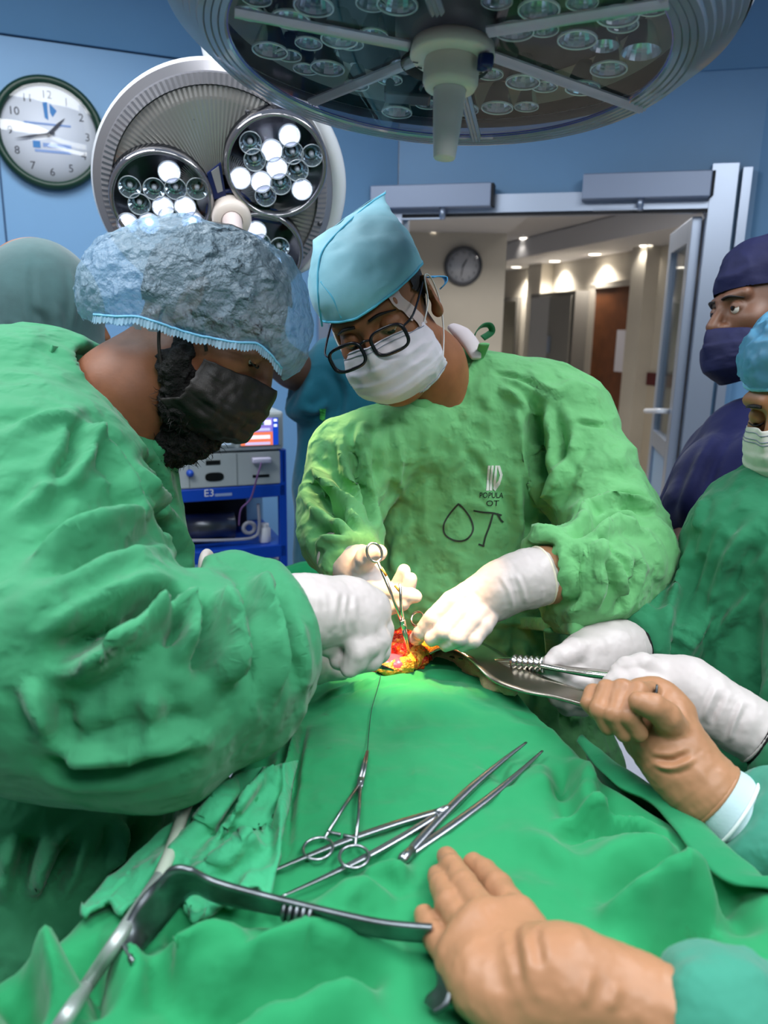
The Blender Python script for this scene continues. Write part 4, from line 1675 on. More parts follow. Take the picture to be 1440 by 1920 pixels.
# broad curved ribbon retractor hooked into the wound
E1 = [P(*q) for q in ((782, 1238, 1.14), (800, 1212, 1.16), (842, 1197, 1.16), (896, 1201, 1.12), (955, 1232, 1.06), (1012, 1264, 1.00), (1060, 1282, .955), (1105, 1296, .915), (1165, 1306, .87), (1215, 1300, .83))]
E2 = [P(*q) for q in ((776, 1254, 1.10), (793, 1231, 1.10), (836, 1214, 1.09), (878, 1232, 1.05), (922, 1274, 1.01), (972, 1294, .97), (1038, 1307, .935), (1100, 1325, .895), (1160, 1338, .85), (1216, 1330, .81))]
rt = thing('ribbon_retractor', 'broad curved steel ribbon retractor hooked into the wound', 'retractor', np.min([E1[4], E2[4]], 0))
rb_ = mesh('blade', *ribbon(E1, E2, 0.0028, 70), mat('satin retractor steel', 'b3aca0', 0.24, metal=1.0, bumps=(('noise', 160, 0.05, 0.001),)), rt)
mesh('handle_tip', *tube([P(1214, 1322, .815), P(1228, 1305, .81), P(1232, 1284, .81)], [0.008, 0.007, 0.004], n=10, sect=np.array([[-1, -.25], [1, -.25], [1, .25], [-1, .25]])), steel('dark steel', '50565a', 0.3), rt)

# second retractor with a ridged grip, held by white gloves
rs = thing('handle_retractor', 'slim steel retractor with a ridged grip held by the white gloves', 'retractor', P(1010, 1250, 1.03) - [0, 0, 0.01])
mesh('shaft', *tube([P(815, 1226, 1.14), P(880, 1240, 1.10), P(930, 1240, 1.06), P(965, 1241, 1.04)], [0.003, 0.004, 0.005, 0.0065], 12, 20), M_steelb, rs)
pts = [P(960 + 60 * k / 23, 1241 + 5 * k / 23, 1.04 - 0.03 * k / 23) for k in range(24)]
mesh('ridged_grip', *tube(pts, [0.0088 + 0.0022 * (1 if (k // 2) % 2 else -0.6) for k in range(24)], 14), M_steelb, rs)
mesh('flat_handle', *tube([P(1016, 1246, 1.01), P(1060, 1255, .99), P(1110, 1262, .965), P(1165, 1268, .94)], [0.008, 0.0065, 0.0085, 0.0085], n=24, sect=np.array([[-1, -.35], [1, -.35], [1, .35], [-1, .35]])), M_steelb, rs)

# gauze swab under the ribbon
f = Field(0.004)
gp = [P(800, 1246, 1.12), P(842, 1232, 1.14), P(884, 1250, 1.10), P(925, 1280, 1.05), P(962, 1296, 1.01)]
f.chain(gp, [0.008, 0.011, 0.011, 0.009, 0.005], 0.012)
V, F = f.mesh(1)
V = V + vnormals(V, F) * (0.003 * ridged(V * 60, 2))[:, None]
gz = mesh('gauze_swab', V, F, mat('beige gauze', 'c9a98a', 0.9, var=0.15, vscale=40, bumps=(('noise', 500, 0.6, 0.002), ('noise', 80, 0.4, 0.004))))
tag(gz, 'bunched beige gauze swab under the ribbon retractor', 'gauze')

# double ended retractor lying in the foreground
re_ = thing('angled_retractor', 'dark steel angled retractor with ridged middle, lying in the foreground', 'retractor', ond(420, 1690, 0.0))
M_dsteel = mat('smudged dark steel', '7b8286', 0.38, metal=1.0, var=0.35, vscale=40, bumps=(('noise', 120, 0.1, 0.001),))
flat = np.array([[-1, -.16], [-.9, -.26], [.9, -.26], [1, -.16], [1, .16], [.9, .26], [-.9, .26], [-1, .16]])
dvw = DIR(500, 1690)
e1 = [ond(214, 1754, .016), ond(254, 1704, .036), OnZ(290, 1660, 1.118), OnZ(318, 1634, 1.136), OnZ(352, 1634, 1.138), OnZ(402, 1656, 1.125), OnZ(530, 1691, 1.112), OnZ(700, 1730, 1.106), OnZ(810, 1742, 1.106)]
e2 = [ond(250, 1800, .003), ond(286, 1764, .008), OnZ(320, 1724, 1.085), OnZ(344, 1694, 1.092), OnZ(366, 1678, 1.100), OnZ(412, 1696, 1.098), OnZ(530, 1720, 1.092), OnZ(700, 1758, 1.088), OnZ(810, 1770, 1.088)]
mesh('blade_and_handle', *ribbon(e1, e2, 0.0045, 110), M_dsteel, re_)
for k in range(5):
    c = OnZ(536 + k * 12, 1706 + k * 2.9, 1.101)
    ax = OnZ(592, 1720, 1.101) - OnZ(532, 1705, 1.101)
    ax /= np.linalg.norm(ax)
    mesh('grip_ridge', *tube([c - ax * 0.0016, c, c + ax * 0.0016], [0.0078, 0.0088, 0.0078], 14), M_dsteel, re_)
mesh('end_hook', *ribbon([ond(828, 1790, 0.03), ond(846, 1832, 0.03), ond(838, 1880, 0.022), ond(812, 1896, 0.014)], [ond(812, 1800, 0.02), ond(818, 1845, 0.018), ond(800, 1866, 0.012), ond(794, 1880, 0.006)], 0.0028, 24), M_dsteel, re_)

# suction line: pale hose ending in a steel tube
sl = thing('suction_line', 'pale suction hose with a steel nozzle crossing the lower left drape', 'hose', ond(300, 1650, 0.0))
mesh('hose', *tube([ond(372, 1462, 0.02), ond(350, 1510, 0.016), ond(332, 1560, 0.014), ond(314, 1610, 0.014), ond(298, 1648, 0.014)], 0.0062, 12, 40), mat('pale hose', 'b9c4b4', 0.3, spec=0.6), sl)
mesh('steel_nozzle', *tube([ond(302 - 192 * t, 1640 + 288 * t, 0.014 + 0.006 * math.sin(math.pi * t)) for t in np.linspace(0, 1, 9)], [0.0058] * 9, 12, 60), mat('satin nozzle steel', 'aeb8b4', 0.45, metal=0.6), sl)
# white loop of cable standing behind the near sleeve
wlp = mesh('cable_loop', *tube([P(380, 1130, 1.02), P(379, 1080, 1.02), P(381, 1050, 1.02), P(388, 1037, 1.03), P(396, 1050, 1.04), P(404, 1085, 1.05), P(412, 1130, 1.06)], 0.0062, 12, 40), mat('white cable', 'ddd5cf', 0.4))
tag(wlp, 'white cable loop sticking up behind the near green sleeve', 'cable')

# ================================================================== PEOPLE: tools
M_skinA = mat('deep brown skin', '7a4a30', 0.55, var=0.12, vscale=40, sss=0.12, bumps=(('noise', 260, 0.12, 0.0012),))
M_skinB = mat('warm brown skin', '96603f', 0.55, var=0.10, vscale=40, sss=0.12, bumps=(('noise', 260, 0.10, 0.0012),))
M_skinC = mat('light brown skin', 'a9714c', 0.42, var=0.08, vscale=40, sss=0.12, bumps=(('noise', 260, 0.10, 0.0012),))
M_hair = mat('black hair', '0c0a0a', 0.6, bumps=(('noise', 400, 0.6, 0.002),))
M_gloveW = mat('white latex glove', 'c9c0be', 0.42, spec=0.4, var=0.03, vscale=20, sss=0.08, spots=[('a86a5c', 42, 0.735, 0.35)], bumps=(('noise', 60, 0.10, 0.003), ('crumple', 45, 0.08, 0.003)))
M_gloveB = mat('brown latex glove', 'a87a5a', 0.42, spec=0.4, var=0.05, vscale=16, sss=0.05, bumps=(('noise', 50, 0.12, 0.003), ('crumple', 40, 0.08, 0.003)))
M_eye = mat('eye white', 'd8d0c8', 0.15)
M_iris = mat('dark iris', '1a0e08', 0.1)
M_maskW = mat('white surgical mask', 'dcd6e0', 0.7, var=0.03, vscale=30, sss=0.1, bumps=(('noise', 60, 0.25, 0.003), ('noise', 900, 0.1, 0.0005)))
M_loop = mat('white elastic', 'e6e6e6', 0.6)


class Head:
    def __init__(s, o, f, u, sc=1.0):
        f = np.asarray(f, float) / np.linalg.norm(f)
        u = np.asarray(u, float)
        u = u - np.dot(u, f) * f
        u /= np.linalg.norm(u)
        r = np.cross(f, u)
        s.R = np.stack([r, f, u], 1)
        s.o = np.asarray(o, float)
        s.s = sc

    def w(s, p):
        return s.o + (np.asarray(p, float) * s.s) @ s.R.T

    def l(s, p):
        return ((np.asarray(p, float) - s.o) @ s.R) / s.s

    def field(s, neck_to=None, neck_r=0.056, ears=True, res=0.0032, nose=1.0, lid=0.0):
        f = Field(res)
        f.ell((0, -0.012, 0.040), (0.075, 0.097, 0.090), None, 0.02)
        f.ell((0, 0.030, -0.030), (0.061, 0.066, 0.080), None, 0.03)
        f.cap((-0.050, 0.005, -0.058), (-0.018, 0.068, -0.098), 0.022, 0.020, 0.03)
        f.cap((0.050, 0.005, -0.058), (0.018, 0.068, -0.098), 0.022, 0.020, 0.03)
        f.ell((0, 0.076, -0.102), (0.022, 0.018, 0.016), None, 0.02)
        for sx in (-1, 1):
            f.ell((sx * 0.040, 0.056, -0.018), (0.026, 0.030, 0.022), None, 0.02)
            f.cap((sx * 0.012, 0.090, 0.026), (sx * 0.046, 0.076, 0.030), 0.010, 0.010, 0.015)
        for sx in (-1, 1):
            f.ell((sx * 0.031, 0.100, 0.006), (0.017, 0.014, 0.010), None, 0.010, 's')
            f.ell((sx * 0.031, 0.0795, 0.005), (0.0165, 0.0135, 0.0125), None, 0.004)
        f.cap((0, 0.092, 0.016), (0, 0.092 + 0.026 * nose, -0.026), 0.008, 0.0115, 0.012)
        for sx in (-1, 1):
            f.ell((sx * 0.012, 0.100, -0.030), (0.0095, 0.011, 0.008), None, 0.008)
        f.ell((0, 0.093, -0.058), (0.024, 0.012, 0.006), None, 0.008)
        f.ell((0, 0.091, -0.069), (0.021, 0.012, 0.007), None, 0.008)
        if ears:
            for sx in (-1, 1):
                Re = frame((sx * 0.90, -0.42, 0.05))
                f.ell((sx * 0.083, -0.012, 0.000), (0.019, 0.033, 0.007), Re, 0.006)
                f.ell((sx * 0.081, -0.008, -0.026), (0.010, 0.012, 0.008), Re, 0.006)
                f.ell((sx * 0.090, -0.006, 0.002), (0.009, 0.018, 0.006), Re, 0.006, 's')
        if neck_to is not None:
            pts = [(0, -0.025, -0.050)] + [s.l(q) for q in neck_to]
            rad = [0.056] + list(np.atleast_1d(neck_r) * np.ones(len(neck_to)))
            f.chain(pts, rad, 0.03)
        return f

    def put(s, name, VF, m, parent, smooth=True):
        V, F = VF
        return mesh(name, s.w(V), F, m, parent, smooth)

    def eyes(s, parent, lid=0.3, look=-0.5):
        for sx in (-1, 1):
            c = np.array([sx * 0.031, 0.0805, 0.005])
            e = s.put('eye', lathe([(0.0, 0.0148), (0.006, 0.0137), (0.0108, 0.0098), (0.0135, 0.004), (0.0142, 0.0)], 20, frame((sx * 0.12, 1, 0)), c), M_eye, parent)
            d = np.array([sx * 0.1, 1, look])
            d /= np.linalg.norm(d)
            s.put('iris', lathe([(0.0, 0.0156), (0.0035, 0.0153), (0.0062, 0.0140)], 16, frame(d), c), M_iris, e)

    def brows(s, parent, m=None):
        for sx in (-1, 1):
            pts = [(sx * 0.012, 0.101, 0.0255), (sx * 0.030, 0.098, 0.0275), (sx * 0.050, 0.081, 0.0205)]
            s.put('eyebrow', tube(pts, [0.0042, 0.0046, 0.0016], n=14, sect=np.array([[math.cos(a), 0.55 * math.sin(a)] for a in np.linspace(0, 6.283, 9)[:-1]])), m or M_hair, parent)


def sheet_on(field_VF, keep):
    """part of a closed mesh that satisfies keep(V) -> new V,F"""
    V, F = field_VF
    k = keep(V)
    F = F[k[F].all(1)]
    ids = np.unique(F)
    mp = -np.ones(len(V), int)
    mp[ids] = np.arange(len(ids))
    return V[ids], mp[F]


def mask_mesh(pleats=3, puff=0.0, zt=-0.004, zb=-0.118, side=0.066, seed=0):
    """pleated mask moulded over nose and chin (local head coordinates)"""
    nu, nv_ = 61, 57
    V = np.zeros((nv_, nu, 3))
    for i in range(nv_):
        v = i / (nv_ - 1)
        for j in range(nu):
            a = (j / (nu - 1) * 2 - 1)
            # horizontal profile: wraps from one cheek to the other
            th_ = a * 1.30
            zz = zt * (1 - v) + zb * v
            top_dip = 0.016 * (1 - v) * abs(a) ** 1.5        # edge sinks over the cheeks
            z = zz - top_dip + 0.018 * v * abs(a) ** 1.6
            rx_ = side + 0.010 * math.sin(math.pi * v)
            ry = 0.074 + 0.022 * math.sin(math.pi * min(1, v * 1.05)) ** 0.8 + puff
            y = 0.028 + ry * math.cos(th_) - 0.020 * max(0, v - 0.75) / 0.25
            x = rx_ * math.sin(th_) * 1.08
            # nose ridge
            y += 0.020 * math.exp(-(x / 0.016) ** 2) * max(0, 1 - v / 0.55) + 0.006 * math.exp(-(x / 0.03) ** 2) * math.exp(-((v - 0.8) / 0.2) ** 2)
            pl = 0.0
            for k in range(pleats):
                vk = 0.28 + 0.17 * k + 0.02 * math.sin(a * 2 + k)
                t = (v - vk) / 0.035
                pl += 0.0030 * (1 / (1 + math.exp(-t * 3)) - 0.5) * math.exp(-((v - vk) / 0.09) ** 2)
            y += pl
            V[i, j] = (x, y, z)
    V = V.reshape(-1, 3)
    F = np.array([[i * nu + j, i * nu + j + 1, (i + 1) * nu + j + 1, (i + 1) * nu + j] for i in range(nv_ - 1) for j in range(nu - 1)])
    V = V + vnormals(V, F) * (0.0016 * ridged(V * [40, 40, 60] + seed, 2) * (np.abs(V[:, 0:1]).ravel() / side))[:, None]
    return V, F


def solid(o, th_, off=-1):
    so = o.modifiers.new('thickness', 'SOLIDIFY')
    so.thickness = th_
    so.offset = off
    return o


def on(tree, px, py, lift=0.0, fall=None):
    h, n = hit(tree, px, py)
    if h is None:
        return None if fall is None else P(px, py, fall)
    n = np.asarray(n)
    if np.dot(n, DIR(px, py)) > 0:
        n = -n
    return h + n * lift


def strap(name, tree, pts, r, m, parent, lift=0.002, n=40, flat=0.35, dfall=1.2):
    q = [on(tree, a, b, lift, dfall) for a, b in pts]
    s = np.array([[math.cos(a), flat * math.sin(a)] for a in np.linspace(0, 6.283, 11)[:-1]])
    return mesh(name, *tube(q, r, n=n, sect=s, up=-DIR(*pts[0])), m, parent)


def Q(l):
    return [P(*q) for q in l]


def hand(name, parent, m, palm, fingers, wrist, res=0.0020, k=0.004, wr=None, smooth=2, flat=None, ridges=()):
    """palm/wrist/fingers: lists of (px,py,d,r) joints -> one continuous glove"""
    PP = lambda q: P(*q[:3]) if q[2] > 0.25 else ond(*q[:3])
    f = Field(res)
    for ch in palm:
        pts, rad = [PP(q) for q in ch], [q[3] for q in ch]
        f.chain(pts, rad, 0.018)
    if wrist:
        f.chain([PP(q) for q in wrist], [q[3] for q in wrist], 0.02)
    for ch in fingers:
        f.chain([PP(q) for q in ch], [q[3] for q in ch], k)
    V, F = f.mesh(smooth)
    N = vnormals(V, F)
    if wrist and len(wrist) > 1:
        for a, b in zip(wrist[:-1], wrist[1:]):
            V = limb_wrinkle(V, N, PP(a), PP(b), 0.0009, 90, max(a[3], b[3]) * 1.3, 3.0, 0.15)
    V = V + N * (0.0006 * fbm(V * 90, 2))[:, None]
    if ridges:
        V = fold(V, F, ridges)
    return mesh(name, V, F, m, parent), V, F


def cuff_ring(name, parent, m, a, b, r, th_=0.0022):
    """rolled rim of a glove: ring around the axis a->b at a"""
    R = frame(b - a)
    return mesh(name, *ring3(a, R[:, 0], R[:, 1], r, r, th_, 36), m, parent)


def legs(parent, x, y, ztop, m, turn=0.0, gap=0.10, r=0.085):
    """two trouser legs and shoes standing on the floor"""
    c, s_ = math.cos(turn), math.sin(turn)
    sh = mat('white clog', 'c9ccd2', 0.5)
    for sx in (-1, 1):
        ox, oy = x + sx * gap * c, y + sx * gap * s_
        mesh('trouser_leg', *tube([(ox, oy, ztop), (ox, oy, ztop * 0.55), (ox, oy, 0.07)], [r, r * 0.85, r * 0.62], 18, 16), m, parent)
        fx, fy = -s_, c
        f = Field(0.012)
        f.ecap((ox - fx * 0.03, oy - fy * 0.03, 0.045), (ox - fx * -0.11, oy - fy * -0.11, 0.035), 0.045, 0.042, (0, 0, 1), 0.8, 0.02)
        f.half((0, 0, 0.001), (0, 0, -1))
        mesh('shoe', *f.mesh(1), sh, parent)

# ================================================================== SURGEON facing the camera (tall pale blue cap, glasses)
M_gownB = cloth('leaf green gown', '6cb474', 0.55, 30, 0.07, spots=[('5d6b3a', 9, 0.64, 0.25)])
pb = thing('person', 'surgeon in leaf green gown, glasses and tall pale blue cap at the far side', 'person', (0.12, 1.45, 0.0))
f = Field(0.0052)
vd = camvec(0, 0, 1)
f.ecap(P(865, 860, 1.40), P(850, 1120, 1.45), 0.175, 0.185, vd, 0.66, 0.03)
f.ecap(P(850, 1120, 1.45), P(960, 1460, 1.50), 0.185, 0.215, vd, 0.75, 0.03)
f.cap(P(880, 738, 1.38), P(1035, 778, 1.37), 0.072, 0.092, 0.05)
f.cap(P(775, 812, 1.31), P(668, 868, 1.31), 0.062, 0.074, 0.05)
f.chain([P(1045, 800, 1.37), P(1150, 985, 1.26), P(1165, 1040, 1.20)], [0.088, 0.075, 0.070], 0.03)
f.chain([P(1165, 1040, 1.20), P(1110, 1085, 1.13), P(1022, 1075, 1.10)], [0.072, 0.070, 0.060], 0.03)
f.chain([P(668, 868, 1.31), P(632, 975, 1.27), P(640, 1015, 1.22)], [0.072, 0.054, 0.050], 0.03)
f.chain([P(640, 1015, 1.22), P(655, 1045, 1.16)], [0.050, 0.046], 0.03)
f.cutend(P(1034, 1076, 1.10), P(960, 1095, 1.08) - P(1022, 1075, 1.10), 0.09, 0.085)
f.cutend(P(662, 1052, 1.15), P(690, 1085, 1.11) - P(645, 1030, 1.18), 0.05, 0.06)
NB = P(812, 690, 1.30)                       # neck hole
f.cap(P(822, 668, 1.28), P(790, 590, 1.18), 0.060, 0.070, 0.004, 's')
V, F = f.mesh(2)
N = vnormals(V, F)
V = limb_wrinkle(V, N, P(1060, 820, 1.37), P(1160, 1010, 1.25), 0.0055, 17, 0.12, 1.0)
V = limb_wrinkle(V, N, P(1165, 1040, 1.20), P(1020, 1075, 1.10), 0.0050, 22, 0.11, 5.0)
V = limb_wrinkle(V, N, P(668, 868, 1.31), P(640, 1015, 1.22), 0.006, 22, 0.10, 9.0)
V = V + N * (0.0050 * ridged(np.stack([V[:, 0] * 11, V[:, 1] * 8, V[:, 2] * 4], 1) + 2.2, 2) + 0.0036 * ridged(V * 21 + 4, 2))[:, None]
_fl = [
    ([(995, 715), (1003, 800), (1014, 900), (1042, 985)], 0.016, -0.034), ([(1085, 800), (1058, 880), (1028, 955)], 0.012, 0.016), ([(1030, 740), (1060, 850), (1065, 900)], 0.012, -0.012),
    ([(1236, 950), (1170, 945), (1108, 962), (1070, 992)], 0.010, 0.020), ([(1225, 985), (1160, 975), (1110, 990), (1060, 1008)], 0.011, -0.026), ([(1215, 1000), (1150, 990), (1100, 1015)], 0.010, 0.012),
    ([(1114, 1005), (1126, 1080), (1112, 1155)], 0.008, 0.014), ([(1060, 1010), (1090, 1060), (1080, 1120), (1040, 1140)], 0.007, -0.012), ([(1095, 1010), (1150, 1060), (1170, 1130)], 0.009, 0.012),
    ([(1050, 1020), (1062, 1070), (1058, 1120)], 0.007, 0.012), ([(980, 1020), (1010, 1030), (1050, 1015)], 0.008, -0.012), ([(1200, 1040), (1190, 1090), (1150, 1150)], 0.010, -0.010),
    ([(575, 895), (620, 955), (690, 1003)], 0.012, -0.026), ([(580, 870), (640, 935), (700, 975)], 0.010, 0.014), ([(655, 810), (676, 900), (702, 990)], 0.010, -0.022), ([(640, 820), (650, 890), (680, 960)], 0.009, 0.012),
    ([(570, 975), (620, 970), (672, 1000)], 0.008, 0.013), ([(575, 1005), (620, 995), (655, 1010)], 0.008, -0.012), ([(590, 1035), (625, 1010), (670, 1012)], 0.007, 0.010),
    ([(700, 770), (704, 850), (700, 930)], 0.009, -0.008), ([(680, 790), (668, 850)], 0.009, 0.008), ([(735, 790), (750, 860), (740, 930)], 0.008, 0.006), ([(880, 760), (860, 850), (800, 950)], 0.012, 0.005),
    ([(930, 720), (985, 760), (1000, 800)], 0.008, 0.008), ([(910, 700), (960, 705), (1010, 725), (1060, 760)], 0.005, -0.005), ([(1075, 790), (1110, 796), (1140, 800)], 0.005, -0.006),
    ([(840, 800), (900, 880), (960, 960)], 0.010, -0.004), ([(960, 860), (970, 950), (965, 1040)], 0.012, 0.010), ([(985, 900), (992, 980), (985, 1050)], 0.010, -0.012), ([(780, 960), (740, 1040), (760, 1100)], 0.012, 0.006),
    ([(880, 1180), (960, 1168), (1060, 1182), (1110, 1190)], 0.006, 0.008), ([(900, 1150), (980, 1150), (1080, 1160)], 0.005, -0.005), ([(980, 1200), (985, 1280), (990, 1340)], 0.012, 0.012), ([(1040, 1200), (1050, 1300), (1060, 1380)], 0.012, -0.014),
]
V = fold(V, F, [(l, w * 0.85, amp * 1.25) for l, w, amp in _fl])
gb = mesh('gown', V, F, M_gownB, pb)
GBT = bvh(V, F)
# neckband
strap('neckband', GBT, [(752, 752), (790, 760), (835, 748), (875, 712), (898, 672), (908, 645)], 0.0095, M_gownB, gb, 0.001, 50, 0.3, 1.28)
strap('waist_tie', GBT, [(905, 1170), (980, 1168), (1060, 1175), (1105, 1182)], 0.011, M_gownB, gb, 0.001, 40, 0.3, 1.35)
strap('back_tie', GBT, [(1035, 1180), (1040, 1260), (1052, 1330)], 0.012, M_gownB, gb, 0.001, 30, 0.3, 1.35)
# undershirt collar and tied loop behind the neck
mesh('undershirt', *tube([P(893, 672, 1.30), P(882, 645, 1.31), P(866, 625, 1.325), P(848, 612, 1.34)], [0.010, 0.019, 0.020, 0.012], n=24, sect=np.array([[math.cos(a), .5 * math.sin(a)] for a in np.linspace(0, 6.28, 12)[:-1]])), mat('white undershirt', 'd9cdd0', 0.7), pb)
mesh('tie_loop', *tube([P(888, 636, 1.35), P(893, 622, 1.35), P(904, 611, 1.36), P(918, 610, 1.37), P(922, 622, 1.38), P(905, 634, 1.37)], 0.006, n=30, sect=np.array([[-1, -.15], [1, -.15], [1, .15], [-1, .15]])), cloth('dark green tie', '17603a', 0.2), pb)

# chest print: emblem of bars and lettering, and the hand-drawn marks, lying on the cloth
def decal(name, V2, F2, m, lift=0.0012, tree=GBT, par=gb, d0=1.3):
    V3 = [on(tree, a, b, lift, d0) for a, b in V2]
    return mesh(name, np.array(V3), F2, m, par, False)


def strip2(pts, w):
    """flat stroke of width w px along pixel points"""
    pts = resample([(a, b, 0) for a, b in pts], max(10, len(pts) * 8))[:, :2]
    T = np.gradient(pts, axis=0)
    T /= np.linalg.norm(T, axis=1)[:, None] + 1e-9
    nn = np.stack([-T[:, 1], T[:, 0]], 1)
    V = np.concatenate([pts + nn * w / 2, pts - nn * w / 2])
    k = len(pts)
    return V, [[i, i + 1, k + i + 1, k + i] for i in range(k - 1)]


def dense(poly_px, n=8):
    """quad patch a,b,c,d in px subdivided so it can follow the cloth"""
    a, b, c, d = [np.array(q, float) for q in poly_px]
    V = [(a * (1 - u) + b * u) * (1 - v) + (d * (1 - u) + c * u) * v for v in np.linspace(0, 1, n) for u in np.linspace(0, 1, 3)]
    F = [[i * 3 + j, i * 3 + j + 1, (i + 1) * 3 + j + 1, (i + 1) * 3 + j] for i in range(n - 1) for j in range(2)]
    return np.array(V), F


M_pw = mat('white print', 'd6dcd2', 0.7)
M_pk = mat('black print', '121a16', 0.7)
M_ink = mat('marker ink', '2c3a30', 0.7)
for k, q in enumerate([((915, 873), (919, 873), (916, 920), (911, 920)), ((921, 873), (925, 873), (922, 920), (917, 920)), ((928, 873), (932, 873), (929, 918), (924, 918)),
                       ((932, 873), (937, 873), (942, 890), (937, 893)), ((937, 890), (942, 890), (937, 908), (933, 905)), ((933, 902), (938, 907), (928, 921), (924, 916))]):
    decal('emblem_bar', *dense(q), M_pw)
for (txt, cx_, cy_, size, sx) in (('POPULA', 921, 929, 15, 0.80), ('OT', 923, 944, 15, 1.15)):
    Vt, Ft = text_outline(txt, size)
    V2 = np.stack([cx_ + Vt[:, 0] * sx + 0.06 * Vt[:, 1], cy_ - Vt[:, 1]], 1)
    decal('lettering', V2, Ft, M_pk)
for st in ([(858, 946), (842, 965), (832, 985), (836, 1004), (856, 1014), (876, 1010), (887, 993), (882, 972), (868, 952), (858, 944)],
           [(888, 957), (905, 960), (925, 962), (940, 966)], [(932, 962), (938, 974), (943, 979)], [(924, 963), (918, 985), (910, 1006), (906, 1024)], [(897, 1020), (908, 1024)]):
    decal('marker_stroke', *strip2(st, 3.2), M_ink)

# body: head and neck, one mesh down into the gown
HB = Head(P(719, 594, 1.20), camvec(-0.2, -0.546, 0.814), camvec(-0.446, 0.788, 0.419))
f = HB.field([P(800, 690, 1.30), P(830, 800, 1.38)], [0.062, 0.075], nose=0.55)
V, F = f.mesh(2)
bd = HB.put('body', (V, F), M_skinB, pb)
HB.eyes(bd, look=-0.9)
for sx in (-1, 1):       # lowered lids
    HB.put('eyelid', lathe([(0.0, 0.0158), (0.006, 0.0150), (0.0115, 0.0110), (0.0146, 0.003)], 20, frame((sx * 0.12, 1.0, 0.42)), (sx * 0.031, 0.0805, 0.0055)), M_skinB, bd)
HB.brows(bd)
# short black hair at the temple and nape, under the cap
hv = HB.field(None, ears=False, res=0.004).mesh(1)
N = vnormals(*hv)
hv = (hv[0] + N * 0.0035, hv[1])
HB.put('hair', sheet_on(hv, lambda V: ((V[:, 1] < 0.030) & (V[:, 2] > -0.02 + 0.9 * np.maximum(0, V[:, 1] + 0.02) - 0.4 * np.maximum(0, -V[:, 1] - 0.02))) | (V[:, 2] > 0.075)), M_hair, pb)

# mask
mk = HB.put('mask', mask_mesh(3, 0.0), M_maskW, pb)
solid(mk, 0.0016)
for sx in (-1, 1):
    HB.put('ear_loop', tube([(sx * 0.070, 0.048, -0.022), (sx * 0.082, 0.020, 0.000), (sx * 0.086, -0.006, 0.030), (sx * 0.090, -0.022, 0.020), (sx * 0.086, -0.026, -0.02), (sx * 0.078, 0.0, -0.06), (sx * 0.070, 0.040, -0.088)], 0.0013, 8, 50), M_loop, mk)
Vm, Fm = mask_mesh(3, 0.0)
for (r0, w_) in ((1, 0.0007), (4, 0.0006), (53, 0.0006)):        # stitched lines
    row = Vm.reshape(57, 61, 3)[r0]
    nn = vnormals(Vm, Fm).reshape(57, 61, 3)[r0]
    HB.put('stitch_line', tube(row[2:-2] + nn[2:-2] * 0.0006, w_, 6), mat('grey stitching', '8a93a6', 0.7), mk)

# tall folded cap: ellipse at the brow drawn up to a ridge
M_capB = mat('pale blue paper cap', '8fcfe0', 0.65, var=0.08, vscale=12, sss=0.0, sheen=0.2, bumps=(('crumple', 18, 0.35, 0.006), ('noise', 12, 0.4, 0.012), ('noise', 700, 0.3, 0.0008)))
def capw(px, py, d):
    return HB.l(P(px, py, d))


nr, ns = 34, 72
base_c = np.array([0, -0.006, 0.046])
tf = capw(588, 452, 1.16)           # front end of the top ridge
tb_ = capw(724, 358, 1.24)          # rear end of the top ridge
V = []
for i in range(nr):
    t = i / (nr - 1)
    for j in range(ns):
        a = 2 * math.pi * j / ns
        cx_, sy = math.cos(a), math.sin(a)
        # base: tilted ellipse, higher at the rear
        b = np.array([0.086 * cx_, -0.006 + 0.112 * sy, 0.034 + 0.004 * sy + 0.012 * abs(cx_)])
        mid = np.array([0.100 * cx_, -0.004 + 0.122 * sy, 0.125])
        s_ = (sy + 1) / 2
        top = tb_ * (1 - s_) + tf * s_ + np.array([0.004 * cx_, 0, 0])
        e = t ** 1.15
        p = b * (1 - e) ** 2 + 2 * mid * e * (1 - e) + top * e * e
        p = p * (1 - t ** 3) + top * t ** 3
        V.append(p)
V = np.array(V)
F = [[i * ns + j, i * ns + (j + 1) % ns, (i + 1) * ns + (j + 1) % ns, (i + 1) * ns + j] for i in range(nr - 1) for j in range(ns)]
F = np.array(F)
V = V + vnormals(V, F) * (0.0022 * ridged(V * 24 + 6, 2))[:, None]
cpB = HB.put('cap', (V, F), M_capB, pb)
solid(cpB, 0.0012)
CBT = bvh(HB.w(V), F)
M_capE = mat('blue cap edging', '5fc4e4', 0.6)
_ring = HB.w(np.concatenate([V[:ns], V[:1]]) * [1.004, 1.004, 1])
mesh('cap_hem', *tube(_ring, 0.0019, 8, caps=False), M_capE, cpB)
for nm_, pl, r_ in (('cap_seam', [(604, 612), (598, 560), (597, 510), (606, 470), (640, 430), (690, 385), (722, 362)], 0.0016),
                     ('cap_seam', [(640, 596), (625, 560), (602, 528)], 0.0012)):
    strap(nm_, CBT, pl, r_, M_capE, cpB, 0.0008, 50, 0.5, 1.15)
mesh('cap_tie', *tube([P(806, 520, 1.24), P(818, 518, 1.26), P(834, 520, 1.27), P(836, 530, 1.27), P(826, 541, 1.27)], 0.007, n=20, sect=np.array([[-1, -.15], [1, -.15], [1, .15], [-1, .15]])), mat('blue tie', '4aa6e0', 0.6), cpB)

